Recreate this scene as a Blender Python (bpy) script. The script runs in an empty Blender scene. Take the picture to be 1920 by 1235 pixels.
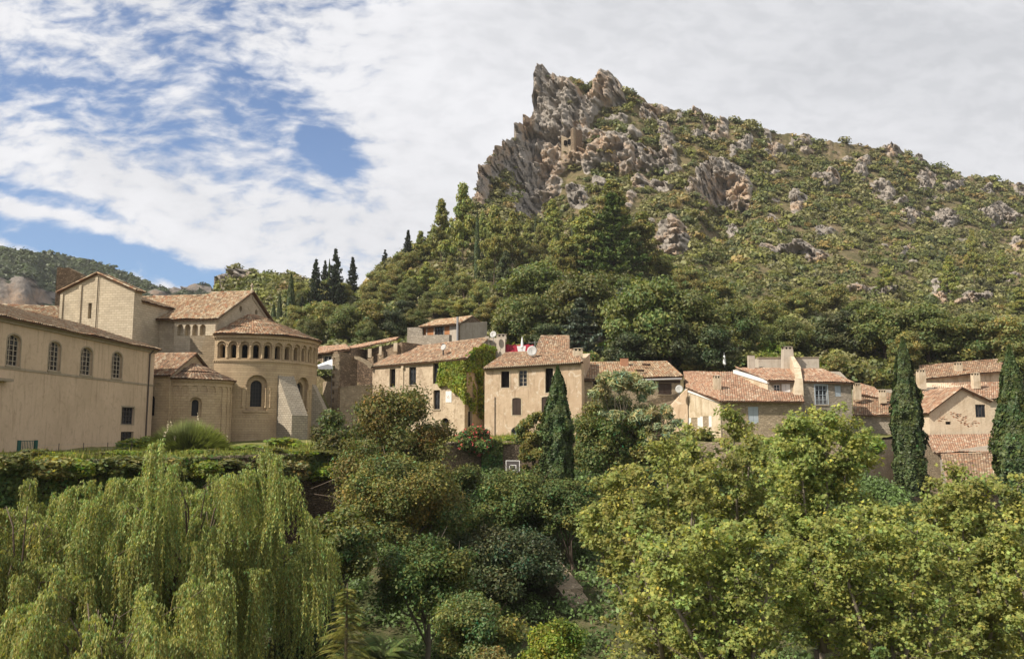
import bpy, bmesh, math, random
import numpy as np
from mathutils import Vector
R = math.radians
S = bpy.context.scene
C = S.collection
F = 1600.0; HZ = 190.0; PITCH = math.atan(HZ / F)
cp, sp = math.cos(PITCH), math.sin(PITCH)

# ---------------------------------------------------------------- camera
cam = bpy.data.cameras.new('camera'); cam.lens = 30; cam.sensor_width = 36
cam.clip_start = 0.3; cam.clip_end = 6000
camo = bpy.data.objects.new('camera', cam); C.objects.link(camo)
camo.location = (0, 0, 0); camo.rotation_euler = (R(90) + PITCH, 0, 0)
S.camera = camo

# ---------------------------------------------------------------- exposure, sun
S.view_settings.view_transform = 'Standard'; S.view_settings.look = 'None'
S.view_settings.exposure = 0.52; S.view_settings.gamma = 1
SUN = Vector((-0.85, -0.50, 0.92)).normalized()
EL = math.asin(SUN.z)
sl = bpy.data.lights.new('sun', 'SUN'); sl.energy = 4.6; sl.angle = R(0.6); sl.color = (1.0, 0.925, 0.82)
so = bpy.data.objects.new('sun', sl); C.objects.link(so)
so.rotation_euler = SUN.to_track_quat('Z', 'Y').to_euler()
S.cycles.max_bounces = 6; S.cycles.diffuse_bounces = 3; S.cycles.transparent_max_bounces = 4
S.cycles.glossy_bounces = 2; S.cycles.transmission_bounces = 3; S.cycles.caustics_reflective = False
S.cycles.sample_clamp_indirect = 3

def ray(px, py):
    a, b = (px - 960), -(py - 617.5)
    return Vector((a, cp * F - sp * b, sp * F + cp * b))
def at(px, py, Y):
    d = ray(px, py); return d * (Y / d.y)
def gx(px, Y):                      # ground x for a pixel column near the horizon
    return at(px, 780, Y).x
def proj(V):                        # numpy (N,3) -> px, py
    x, y, z = V[:, 0], V[:, 1], V[:, 2]
    fw = y * cp + z * sp; up = -y * sp + z * cp
    return 960 + F * x / fw, 617.5 - F * up / fw

# ---------------------------------------------------------------- node helper
class NT:
    def __init__(s, tree): s.t = tree; s.n = tree.nodes; s.l = tree.links
    def add(s, typ, ins=None, **kw):
        n = s.n.new('ShaderNode' + typ)
        for k, v in kw.items(): setattr(n, k, v)
        if ins:
            for k, v in ins.items(): s.set(n.inputs[k], v)
        return n
    def set(s, sock, v):
        if hasattr(v, 'outputs'): v = v.outputs[0]
        if isinstance(v, bpy.types.NodeSocket): s.l.new(v, sock)
        else:
            if sock.type == 'RGBA' and len(v) == 3: v = (*v, 1)
            sock.default_value = v
    def math(s, op, a, b=0.0, clamp=False):
        n = s.add('Math', operation=op, use_clamp=clamp); s.set(n.inputs[0], a); s.set(n.inputs[1], b); return n.outputs[0]
    def mix(s, f, a, b, mode='MIX'):
        n = s.add('Mix', data_type='RGBA', blend_type=mode)
        s.set(n.inputs[0], f); s.set(n.inputs[6], a); s.set(n.inputs[7], b); return n.outputs[2]
    def ramp(s, f, stops, interp='LINEAR'):
        n = s.add('ValToRGB'); s.set(n.inputs[0], f); r = n.color_ramp; r.interpolation = interp
        while len(r.elements) < len(stops): r.elements.new(0.5)
        for e, (p, c) in zip(r.elements, stops): e.position = p; e.color = (*c, 1) if len(c) == 3 else c
        return n.outputs[0]
    def step(s, v, a, b):
        n = s.add('MapRange', interpolation_type='SMOOTHSTEP'); s.set(n.inputs[0], v)
        n.inputs[1].default_value = a; n.inputs[2].default_value = b; return n.outputs[0]
    def noise(s, vec, scale, detail=4, rough=.55, dist=0):
        return s.add('TexNoise', {'Vector': vec, 'Scale': scale, 'Detail': detail, 'Roughness': rough, 'Distortion': dist}).outputs[0]

# ---------------------------------------------------------------- sky
w = bpy.data.worlds.new('World'); S.world = w; w.use_nodes = True
w.node_tree.nodes.clear(); T = NT(w.node_tree)
sky = T.add('TexSky', sky_type='NISHITA', sun_disc=False, sun_elevation=EL,
            sun_rotation=math.atan2(SUN.x, SUN.y), altitude=200, air_density=1.0, dust_density=0.6, ozone_density=2.5)
tc = T.add('TexCoord'); sx = T.add('SeparateXYZ', {0: tc.outputs['Generated']})
ay = T.math('MAXIMUM', T.math('ABSOLUTE', sx.outputs[1]), 0.15)
U = T.math('DIVIDE', sx.outputs[0], ay); V_ = T.math('DIVIDE', sx.outputs[2], ay)
uv = T.add('CombineXYZ', {0: U, 1: V_}).outputs[0]
def ellipse(px, py, rx, ry, ang, soft=1.0):
    """soft blob of clear sky about one direction (tangent-plane coordinates of the sky)"""
    d = ray(px, py); u, v = d.x / d.y, d.z / d.y
    m = T.add('Mapping', {'Vector': uv}, vector_type='TEXTURE')
    m.inputs['Location'].default_value = (u, v, 0); m.inputs['Rotation'].default_value = (0, 0, R(ang))
    m.inputs['Scale'].default_value = (rx / 1590, ry / 1590, 1)
    l = T.add('VectorMath', {0: m.outputs[0]}, operation='LENGTH').outputs['Value']
    n = T.add('MapRange', interpolation_type='SMOOTHERSTEP'); T.set(n.inputs[0], l)
    n.inputs[1].default_value = 1.25; n.inputs[2].default_value = 0.15; n.inputs[4].default_value = soft
    return n.outputs[0]
gap = None
for e in [(615, 280, 120, 62, -40, 1.3), (470, 190, 330, 120, -36, .70), (230, 210, 420, 120, -22, .68), (40, 150, 260, 110, -12, .66), (250, 60, 380, 70, -16, .5),
          (130, 455, 350, 42, -13, 1.35), (330, 510, 240, 34, -10, 1.2), (60, 365, 240, 26, -14, .8), (430, 20, 190, 55, -10, .55), (560, 350, 160, 20, -18, .5),
          (-500, 350, 500, 300, 0, .6), (1870, 292, 150, 45, 18, .18), (640, 8, 160, 22, 0, .4)]:
    g = ellipse(*e); gap = g if gap is None else T.math('MAXIMUM', gap, g)
warp = T.add('VectorMath', {0: uv, 1: T.add('VectorMath', {0: T.add('TexNoise', {'Vector': uv, 'Scale': 5.0, 'Detail': 3}).outputs[1], 1: (.07, .05, 0)}, operation='MULTIPLY').outputs[0]}, operation='ADD').outputs[0]
mp = T.add('Mapping', {'Vector': warp}); mp.inputs['Rotation'].default_value = (0, 0, R(22)); mp.inputs['Scale'].default_value = (1.0, 2.1, 1)
puff = T.noise(mp.outputs[0], 24, 7, .56, .2)
big = T.noise(mp.outputs[0], 4.2, 4, .5, .3)
pf = T.math('ADD', T.math('MULTIPLY', T.math('SUBTRACT', puff, .5), 2.9), T.math('MULTIPLY', T.math('SUBTRACT', big, .5), 1.2))
cover = T.step(T.math('SUBTRACT', T.math('ADD', T.math('ADD', pf, 1.02), T.math('MULTIPLY', T.step(U, -.22, .02), .8)), T.math('MULTIPLY', gap, 1.16)), -0.15, 1.05)
mp2 = T.add('Mapping', {'Vector': uv}); mp2.inputs['Rotation'].default_value = (0, 0, R(-25)); mp2.inputs['Scale'].default_value = (1.0, 1.9, 1)
soft = T.noise(mp2.outputs[0], 2.6, 6, .5, .5)
grey = T.math('ADD', T.math('MULTIPLY', T.step(U, -0.25, 0.45), .38), T.math('MULTIPLY', T.step(soft, .32, .68), .5))
grey = T.math('ADD', grey, T.math('MULTIPLY', T.step(puff, .62, .35), .22), True)
CL = 6.6
cc = T.mix(grey, (CL * 1.0, CL * 1.0, CL * 1.03), (CL * .66, CL * .675, CL * .71))
hor = T.step(V_, 0.0, -0.12)
skyc = T.mix(cover, T.mix(1.0, sky, (.72, .84, .98), 'MULTIPLY'), cc)
skyc = T.mix(hor, skyc, (1.2, 1.15, .9))
bg = T.add('Background', {'Color': skyc, 'Strength': 0.1})
T.l.new(bg.outputs[0], T.add('OutputWorld').inputs[0])

# ---------------------------------------------------------------- numpy noise
def _h(ix, iy, iz, seed):
    h = (ix * 374761393 + iy * 668265263 + iz * 2147483647 + seed * 1274126177) & 0xffffffff
    h = ((h ^ (h >> 13)) * 1274126177) & 0xffffffff
    return ((h ^ (h >> 16)) & 0xffff) / 65535.0
def vnoise(P, seed=0):
    I = np.floor(P).astype(np.int64); f = P - I; f = f * f * (3 - 2 * f); r = 0
    for dx in (0, 1):
        for dy in (0, 1):
            for dz in (0, 1):
                wt = (f[:, 0] if dx else 1 - f[:, 0]) * (f[:, 1] if dy else 1 - f[:, 1]) * (f[:, 2] if dz else 1 - f[:, 2])
                r = r + wt * _h(I[:, 0] + dx, I[:, 1] + dy, I[:, 2] + dz, seed)
    return r
def fbm(P, octv=4, seed=0, ridged=False):
    a, s, r, n = 1.0, 1.0, 0, 0
    for o in range(octv):
        v = vnoise(P * s + 17.3 * o, seed + o)
        if ridged: v = 1 - np.abs(2 * v - 1)
        r = r + a * v; n += a; a *= .5; s *= 2.03
    return r / n

# ---------------------------------------------------------------- objects
def rootloc(p):
    v = Vector((0, 0, 0))
    while p is not None: v = v + Vector(p.location); p = p.parent
    return v
def props(o, label=None, cat=None, group=None, kind=None):
    if label: o['label'] = label
    if cat: o['category'] = cat
    if group: o['group'] = group
    if kind: o['kind'] = kind
    return o
def thing(name, label, cat, loc=(0, 0, 0), group=None):
    o = bpy.data.objects.new(name, None); C.objects.link(o); o.location = loc; o.empty_display_size = .5
    return props(o, label, cat, group)
def link(name, me, m, parent):
    o = bpy.data.objects.new(name, me); C.objects.link(o)
    if m: me.materials.append(m)
    if parent is not None: o.parent = parent
    return o
def npmesh(name, V, Fa, m, parent=None, tint=None, smooth=False, attrs=None, uvbox=False):
    V = np.asarray(V, dtype=np.float64)
    if parent is not None: V = V - np.array(rootloc(parent))
    me = bpy.data.meshes.new(name); n, k = Fa.shape
    me.vertices.add(len(V)); me.vertices.foreach_set('co', V.astype(np.float32).ravel())
    me.loops.add(n * k); me.loops.foreach_set('vertex_index', Fa.astype(np.int32).ravel())
    me.polygons.add(n); me.polygons.foreach_set('loop_start', np.arange(0, n * k, k, dtype=np.int32))
    if smooth: me.polygons.foreach_set('use_smooth', np.ones(n, dtype=bool))
    me.update(calc_edges=True)
    if tint is not None:
        a = me.attributes.new('tint', 'FLOAT_COLOR', 'FACE')
        c = np.ones((n, 4), dtype=np.float32); c[:, :3] = tint; a.data.foreach_set('color', c.ravel())
    for an, arr in (attrs or {}).items():
        a = me.attributes.new(an, 'FLOAT', 'POINT'); a.data.foreach_set('value', arr.astype(np.float32))
    if uvbox: boxuv(me)
    return link(name, me, m, parent)
def boxuv(me):
    """UVs in metres: along the wall and up it"""
    uvl = me.uv_layers.new(name='UVMap').data
    for p in me.polygons:
        n = p.normal
        if abs(n.z) > .75: t, b = Vector((1, 0, 0)), Vector((0, 1, 0))
        else:
            t = Vector((-n.y, n.x, 0)).normalized(); b = Vector((0, 0, 1))
            if abs(n.z) > .2: b = n.cross(t)
        for li in p.loop_indices:
            co = me.vertices[me.loops[li].vertex_index].co
            uvl[li].uv = (co.dot(t), co.dot(b))
def pymesh(name, V, Fa, m, parent=None, smooth=False):
    loc = rootloc(parent) if parent is not None else Vector((0, 0, 0))
    me = bpy.data.meshes.new(name)
    me.from_pydata([tuple(Vector(v) - loc) for v in V], [], Fa); me.update(); me.validate()
    if smooth:
        for p in me.polygons: p.use_smooth = True
    boxuv(me)
    return link(name, me, m, parent)

class MB:
    """collects boxes, prisms, tubes; builds one mesh"""
    def __init__(s): s.v = []; s.f = []
    def add(s, V, Fa):
        b = len(s.v); s.v += [Vector(v) for v in V]; s.f += [[i + b for i in f] for f in Fa]; return s
    def hexa(s, p):                       # 8 points: bottom 4 ccw, top 4 ccw
        return s.add(p, [(3, 2, 1, 0), (4, 5, 6, 7), (0, 1, 5, 4), (1, 2, 6, 5), (2, 3, 7, 6), (3, 0, 4, 7)])
    def box(s, c, t, n, u, hw, hd, hh):   # centre, tangent, normal, up, half sizes
        p = [c + t * (a * hw) + n * (b * hd) + u * (e * hh) for e in (-1, 1) for a, b in ((-1, -1), (1, -1), (1, 1), (-1, 1))]
        return s.hexa(p)
    def prism(s, ring0, ring1):
        n = len(ring0); V = list(ring0) + list(ring1)
        Fa = [list(range(n))[::-1], list(range(n, 2 * n))] + [[i, (i + 1) % n, n + (i + 1) % n, n + i] for i in range(n)]
        return s.add(V, Fa)
    def tube(s, pts, rad, k=8):
        pts = [Vector(p) for p in pts]; V = []; Fa = []
        for i, p in enumerate(pts):
            d = (pts[min(i + 1, len(pts) - 1)] - pts[max(i - 1, 0)]).normalized()
            a = d.cross(Vector((0, 1, .1))); a = a.normalized() if a.length > .01 else Vector((1, 0, 0)); b = d.cross(a)
            r = rad[i] if hasattr(rad, '__len__') else rad
            V += [p + (a * math.cos(2 * math.pi * j / k) + b * math.sin(2 * math.pi * j / k)) * r for j in range(k)]
        for i in range(len(pts) - 1):
            Fa += [[i * k + j, i * k + (j + 1) % k, (i + 1) * k + (j + 1) % k, (i + 1) * k + j] for j in range(k)]
        Fa += [list(range(k))[::-1], [(len(pts) - 1) * k + j for j in range(k)]]
        return s.add(V, Fa)
    def build(s, name, m, parent=None, smooth=False): return pymesh(name, s.v, s.f, m, parent, smooth)

def dup(root, loc, rotz=0, scale=(1, 1, 1), label=None, group=None):
    r = root.copy(); C.objects.link(r); r.location = loc; r.rotation_euler = (0, 0, rotz); r.scale = scale
    if label: r['label'] = label
    if group: r['group'] = group
    for ch in list(root.children):
        c = ch.copy(); C.objects.link(c); c.parent = r
        for g in ch.children:
            d = g.copy(); C.objects.link(d); d.parent = c
    return r

# ---------------------------------------------------------------- materials
def newmat(name):
    m = bpy.data.materials.new(name); m.use_nodes = True; m.node_tree.nodes.clear(); return m, NT(m.node_tree)
def finish(t, col, rough=.9, bump=None, spec=.2, bs=1.0, bd=.03, extra=None):
    b = t.add('BsdfPrincipled', {'Base Color': col, 'Roughness': rough}); b.inputs['Specular IOR Level'].default_value = spec
    if bump is not None:
        bn = t.add('Bump', {'Height': bump, 'Strength': bs, 'Distance': bd}); t.l.new(bn.outputs[0], b.inputs['Normal'])
    o = t.add('OutputMaterial'); t.l.new((extra(b) if extra else b).outputs[0], o.inputs[0])
def stonemat(name, c1, c2, mortar, bw, bh, ms=.03, stain=(.25, .2, .15), st=.35, bd=.05, rough_noise=.0):
    m, t = newmat(name); g = t.add('NewGeometry'); uvn = t.add('UVMap').outputs[0]
    if rough_noise:
        off = t.add('TexNoise', {'Vector': uvn, 'Scale': 1.6, 'Detail': 3}).outputs[1]
        off = t.add('VectorMath', {0: t.add('VectorMath', {0: off, 1: (.5, .5, .5)}, operation='SUBTRACT').outputs[0], 1: (rough_noise, rough_noise, 0)}, operation='MULTIPLY').outputs[0]
        uvn = t.add('VectorMath', {0: uvn, 1: off}, operation='ADD').outputs[0]
    br = t.add('TexBrick', {'Vector': uvn, 'Color1': c1, 'Color2': c2, 'Mortar': mortar, 'Scale': 1.0, 'Mortar Size': ms, 'Mortar Smooth': .4, 'Bias': 0.0, 'Brick Width': bw, 'Row Height': bh})
    n1 = t.noise(g.outputs[0], .55, 6, .65); n2 = t.noise(g.outputs[0], 6, 4, .6)
    col = t.mix(t.math('MULTIPLY', t.step(n1, .42, .72), st), br.outputs[0], stain)
    col = t.mix(t.math('MULTIPLY', n2, .5), col, t.mix(1.0, col, (.55, .5, .45), 'MULTIPLY'))
    h = t.math('ADD', t.math('MULTIPLY', br.outputs[1], -1.0), t.math('MULTIPLY', n2, .8))
    finish(t, col, .92, h, .15, 1.0, bd); return m
def plastermat(name, c, c2, stain, st=.5, sc=.5, bd=.03, streak=.3, patch=None, pt=(.62, .66)):
    m, t = newmat(name); g = t.add('NewGeometry'); P = g.outputs[0]
    n1 = t.noise(P, sc, 6, .62, .4); n2 = t.noise(P, 5, 5, .65); n3 = t.noise(P, 1.7, 5, .7, .8)
    mpn = t.add('Mapping', {'Vector': P}); mpn.inputs['Scale'].default_value = (2.2, 2.2, .22)
    n4 = t.noise(mpn.outputs[0], 1.3, 4, .6)
    col = t.mix(t.step(n1, .38, .66), c, c2)
    col = t.mix(t.math('MULTIPLY', t.step(n3, .48, .75), st), col, stain)
    col = t.mix(t.math('MULTIPLY', t.step(n4, .5, .72), streak), col, t.mix(1.0, col, (.5, .46, .42), 'MULTIPLY'))
    if patch is not None: col = t.mix(t.step(t.noise(P, 1.1, 5, .6, 1.0), *pt), col, patch)
    col = t.mix(t.math('MULTIPLY', n2, .35), col, t.mix(1.0, col, (.6, .57, .52), 'MULTIPLY'))
    finish(t, col, .93, t.math('ADD', n2, t.math('MULTIPLY', n3, 1.5)), .12, .8, bd); return m
def flatmat(name, c, rough=.7, spec=.3, metal=0, var=.25):
    m, t = newmat(name); g = t.add('NewGeometry'); n = t.noise(g.outputs[0], 3.5, 5, .6)
    col = t.mix(t.math('MULTIPLY', n, var), c, tuple(x * .4 for x in c)); b = None
    finish(t, col, rough, n, spec, .3, .01); return m
def leafmat(name, c, trans=.28, rough=.55, spec=.35, lift=1.0):
    m, t = newmat(name); a = t.add('Attribute', attribute_name='tint')
    g = t.add('NewGeometry'); oi = t.add('ObjectInfo')
    col = t.mix(1.0, a.outputs[0], c, 'MULTIPLY')
    hs = t.add('HueSaturation', {'Color': col}); hs.inputs['Saturation'].default_value = 1.0
    t.set(hs.inputs['Value'], t.math('ADD', t.math('MULTIPLY', oi.outputs['Random'], .3), .85)); t.set(hs.inputs['Hue'], t.math('ADD', t.math('MULTIPLY', oi.outputs['Random'], .03), .485))
    tr = t.add('BsdfTranslucent', {'Color': t.mix(1.0, hs.outputs[0], (1.5, 1.6, .7), 'MULTIPLY')})
    def ex(b): return t.add('MixShader', {0: trans, 1: b.outputs[0], 2: tr.outputs[0]})
    finish(t, hs.outputs[0], rough, None, spec, extra=ex); return m
M = {}
M['church'] = stonemat('cut_stone_warm', (.60, .46, .29), (.52, .395, .245), (.40, .30, .19), .62, .26, .016, (.36, .26, .165), .65, .02)
M['church_grey'] = stonemat('cut_stone_pale', (.62, .53, .385), (.52, .44, .315), (.38, .31, .225), .6, .26, .016, (.34, .285, .21), .65, .02)
M['buttress'] = stonemat('cut_stone_buttress', (.48, .42, .325), (.38, .33, .25), (.25, .21, .16), .5, .25, .025, (.24, .22, .19), .5, .04)
def rubblemat(name, c1, c2, mortar, sc=3.2, bd=.08, st=.45):
    m, t = newmat(name); g = t.add('NewGeometry'); P = g.outputs[0]
    mp_ = t.add('Mapping', {'Vector': P}); mp_.inputs['Scale'].default_value = (1, 1, 1.9)
    wv = t.add('VectorMath', {0: mp_.outputs[0], 1: t.add('VectorMath', {0: t.add('TexNoise', {'Vector': P, 'Scale': 1.5, 'Detail': 3}).outputs[1], 1: (.5, .5, .3)}, operation='MULTIPLY').outputs[0]}, operation='ADD').outputs[0]
    vo = t.add('TexVoronoi', {'Vector': wv, 'Scale': sc}); ve = t.add('TexVoronoi', {'Vector': wv, 'Scale': sc}, feature='DISTANCE_TO_EDGE')
    sep = t.add('SeparateXYZ', {0: vo.outputs['Color']}); e = t.step(ve.outputs[0], .02, .13)
    n1 = t.noise(P, .45, 6, .65); n2 = t.noise(P, 6, 4, .65)
    col = t.mix(sep.outputs[0], c1, c2); col = t.mix(t.math('MULTIPLY', t.step(sep.outputs[1], .8, .9), .6), col, tuple(min(1, x * 1.5) for x in c1))
    col = t.mix(e, mortar, col); col = t.mix(t.math('MULTIPLY', t.step(n1, .42, .7), st), col, tuple(x * .5 for x in c2))
    col = t.mix(t.math('MULTIPLY', n2, .55), col, t.mix(1.0, col, (.5, .46, .42), 'MULTIPLY'))
    finish(t, col, .95, t.math('ADD', t.math('MULTIPLY', e, .8), t.math('MULTIPLY', n2, .6)), .1, 1.0, bd); return m
M['rubble'] = rubblemat('rubble_stone', (.40, .30, .20), (.27, .20, .135), (.20, .15, .10))
M['rubble_pale'] = rubblemat('rubble_stone_pale', (.50, .40, .275), (.37, .29, .195), (.42, .34, .24), 3.0, .06, .35)
M['rubble_grey'] = rubblemat('rubble_stone_grey', (.42, .365, .29), (.33, .285, .22), (.38, .33, .265), 3.0, .05, .4)
M['rubble_dark'] = rubblemat('rubble_stone_dark', (.25, .175, .115), (.155, .11, .072), (.10, .07, .05), 2.6, .12, .5)
M['facade'] = plastermat('facade_plaster', (.66, .50, .345), (.57, .43, .29), (.40, .29, .19), .55, .25, .015, .4)
M['trim'] = plastermat('stone_trim', (.40, .33, .235), (.34, .28, .195), (.28, .22, .15), .4, 1.0, .01, .3)
M['plaster_a'] = plastermat('plaster_buff', (.58, .465, .33), (.46, .36, .25), (.33, .245, .165), .75, .6, .05, .5, (.38, .29, .20), (.54, .60))
M['plaster_b'] = plastermat('plaster_ochre', (.58, .44, .305), (.50, .365, .245), (.42, .31, .20), .8, .5, .03, .6, (.64, .53, .40), (.56, .64))
M['plaster_d'] = plastermat('plaster_cream', (.62, .52, .38), (.46, .36, .235), (.36, .28, .18), .55, .7, .03, .55)
M['plaster_g'] = plastermat('plaster_pale', (.66, .55, .40), (.58, .46, .32), (.42, .32, .21), .5, .5, .04, .3, (.40, .17, .09), (.66, .70))
M['plaster_grey'] = plastermat('plaster_grey', (.50, .44, .36), (.42, .36, .29), (.33, .28, .22), .5, .8, .02, .4)
M['white'] = flatmat('white_paint', (.74, .72, .68), .6)
M['shutter_blue'] = flatmat('grey_blue_paint', (.42, .47, .50), .6)
M['shutter_brown'] = flatmat('dark_brown_wood', (.055, .035, .025), .7)
M['shutter_orange'] = flatmat('orange_wood', (.40, .17, .065), .6)
M['frame'] = flatmat('pale_wood_frame', (.50, .42, .31), .6)
M['frame_dark'] = flatmat('dark_frame', (.07, .06, .055), .6)
M['metal_green'] = flatmat('green_paint', (.02, .09, .07), .5)
M['metal_grey'] = flatmat('grey_metal', (.30, .30, .30), .45)
M['zinc'] = flatmat('zinc', (.42, .41, .39), .5)
M['pipe'] = flatmat('brown_pipe', (.10, .075, .06), .6)
M['brick'] = stonemat('brick', (.50, .20, .09), (.42, .16, .08), (.45, .34, .24), .22, .075, .012, (.3, .14, .08), .3, .01)
M['dish'] = flatmat('dish_white', (.45, .44, .41), .6)
M['red_cloth'] = flatmat('red_cloth', (.28, .025, .04), .8, .1)
M['sail'] = flatmat('white_sail', (.75, .75, .74), .8, .1, 0, .05)
M['bark'] = flatmat('bark_grey', (.16, .12, .09), .9, .1, 0, .6)
M['bark_pale'] = flatmat('bark_pale', (.24, .20, .15), .9, .1, 0, .6)
M['twig'] = flatmat('yellow_twig', (.30, .24, .07), .7, .2, 0, .3)
m, t = newmat('window_glass'); g = t.add('NewGeometry')
finish(t, t.mix(t.step(t.noise(g.outputs[0], 1.2, 2), .45, .6), (.012, .014, .016), (.035, .04, .045)), .2, None, .35); M['glass'] = m
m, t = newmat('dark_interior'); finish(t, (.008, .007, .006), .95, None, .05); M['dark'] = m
m, t = newmat('leaded_glass'); finish(t, (.014, .014, .013), .45, None, .25); M['lead_glass'] = m
m, t = newmat('roof_tiles'); a = t.add('Attribute', attribute_name='tint'); g = t.add('NewGeometry')
n1 = t.noise(g.outputs[0], .7, 5, .6); n2 = t.noise(g.outputs[0], 9, 3, .6)
col = t.mix(t.math('MULTIPLY', t.step(n1, .45, .75), .45), a.outputs[0], (.25, .20, .14))
col = t.mix(t.math('MULTIPLY', n2, .6), col, t.mix(1.0, col, (.5, .45, .42), 'MULTIPLY'))
finish(t, col, .88, n2, .2, .6, .02); M['tile'] = m
m, t = newmat('tile_gaps'); finish(t, (.13, .075, .045), .9, None, .1); M['tile_dark'] = m
# ---------------------------------------------------------------- rock, hill, ground
def rockcol(t, P, scale=1.0):
    """grey limestone with vertical streaks and warm fresh faces"""
    mpn = t.add('Mapping', {'Vector': P}); mpn.inputs['Scale'].default_value = (.32 * scale, .32 * scale, .09 * scale)
    st = t.noise(mpn.outputs[0], 1.0, 7, .66, .6)
    pt = t.noise(P, .055 * scale, 5, .6, .5); fine = t.noise(P, .9 * scale, 6, .7)
    col = t.ramp(st, [(.25, (.10, .09, .078)), (.38, (.23, .205, .175)), (.54, (.35, .31, .265)), (.8, (.46, .41, .345))])
    col = t.mix(t.math('MULTIPLY', t.step(pt, .50, .62), .7), col, t.mix(t.step(fine, .4, .6), (.50, .33, .20), (.42, .33, .24)))
    return t.mix(t.math('MULTIPLY', t.step(fine, .5, .75), .45), col, (.10, .09, .08)), t.math('ADD', st, t.math('MULTIPLY', fine, .6))
m, t = newmat('hillside'); g = t.add('NewGeometry'); P = g.outputs[0]
rk, rh = rockcol(t, P); at_ = t.add('Attribute', attribute_name='rock').outputs[2]
n1 = t.noise(P, .06, 6, .6); n2 = t.noise(P, .5, 5, .7)
grd = t.ramp(t.math('ADD', t.math('MULTIPLY', n1, .5), t.math('MULTIPLY', n2, .5)), [(.3, (.06, .06, .025)), (.46, (.12, .105, .05)), (.58, (.20, .15, .085)), (.7, (.30, .25, .19))])
f = t.step(t.math('ADD', at_, t.math('MULTIPLY', t.math('SUBTRACT', n2, .5), .5)), .38, .55)
finish(t, t.mix(f, grd, rk), .95, t.math('ADD', rh, n2), .1, 1.0, .7); M['hill'] = m
m, t = newmat('rock'); g = t.add('NewGeometry'); rk, rh = rockcol(t, g.outputs[0], 1.6); finish(t, rk, .95, rh, .1, 1.0, .35); M['rock'] = m
m, t = newmat('far_hill'); g = t.add('NewGeometry'); P = g.outputs[0]; rk, rh = rockcol(t, P, .5)
at_ = t.add('Attribute', attribute_name='rock').outputs[2]; n2 = t.noise(P, .05, 5, .7)
grd = t.ramp(n2, [(.3, (.03, .045, .02)), (.55, (.06, .075, .035)), (.75, (.13, .12, .07))])
finish(t, t.mix(t.step(t.math('ADD', at_, t.math('SUBTRACT', n2, .5)), .4, .6), grd, t.mix(1.0, rk, (.55, .54, .54), 'MULTIPLY')), .95, rh, .1, 1, 1.5); M['far'] = m
m, t = newmat('ground_soil'); g = t.add('NewGeometry'); P = g.outputs[0]
n1 = t.noise(P, .3, 6, .6); n2 = t.noise(P, 3, 5, .7)
finish(t, t.ramp(t.math('ADD', t.math('MULTIPLY', n1, .6), t.math('MULTIPLY', n2, .4)), [(.35, (.03, .04, .015)), (.5, (.07, .075, .03)), (.62, (.15, .12, .07)), (.75, (.22, .17, .1))]), .95, n2, .1, 1, .1); M['soil'] = m
m, t = newmat('terrace_grass'); g = t.add('NewGeometry'); P = g.outputs[0]
n1 = t.noise(P, .5, 6, .6); n2 = t.noise(P, 4, 5, .7)
finish(t, t.ramp(t.math('ADD', t.math('MULTIPLY', n1, .5), t.math('MULTIPLY', n2, .5)), [(.3, (.06, .08, .02)), (.48, (.13, .14, .04)), (.6, (.24, .21, .09)), (.75, (.34, .28, .16))]), .95, n2, .1, 1, .08); M['lawn'] = m

SKY = np.array([(-400, 720), (300, 640), (380, 580), (405, 556), (412, 532), (425, 520), (445, 507), (472, 505), (490, 515), (540, 520), (590, 532), (640, 548), (672, 545), (700, 522), (720, 500), (750, 482), (780, 462),
    (812, 442), (850, 420), (878, 398), (888, 380), (893, 360), (903, 352), (908, 325), (918, 318), (924, 300), (940, 294), (955, 276), (968, 270), (974, 248), (990, 238), (1003, 226), (1007, 190), (1010, 150), (1013, 128),
    (1021, 124), (1030, 139), (1048, 146), (1066, 143), (1084, 148), (1100, 162), (1114, 150), (1130, 142), (1150, 143), (1164, 158), (1176, 170), (1195, 178), (1215, 190), (1250, 205), (1290, 214), (1310, 206),
    (1322, 221), (1360, 226), (1405, 232), (1440, 248), (1500, 256), (1550, 266), (1600, 270), (1640, 280), (1660, 278), (1672, 272), (1690, 288), (1715, 296), (1728, 294), (1745, 310), (1800, 328), (1850, 338), (1920, 348), (2100, 372), (2500, 430)], float)
YR = np.array([(-400, 260), (400, 240), (650, 225), (850, 255), (1010, 325), (1100, 335), (1300, 345), (1600, 385), (1920, 430), (2500, 470)], float)
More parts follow.
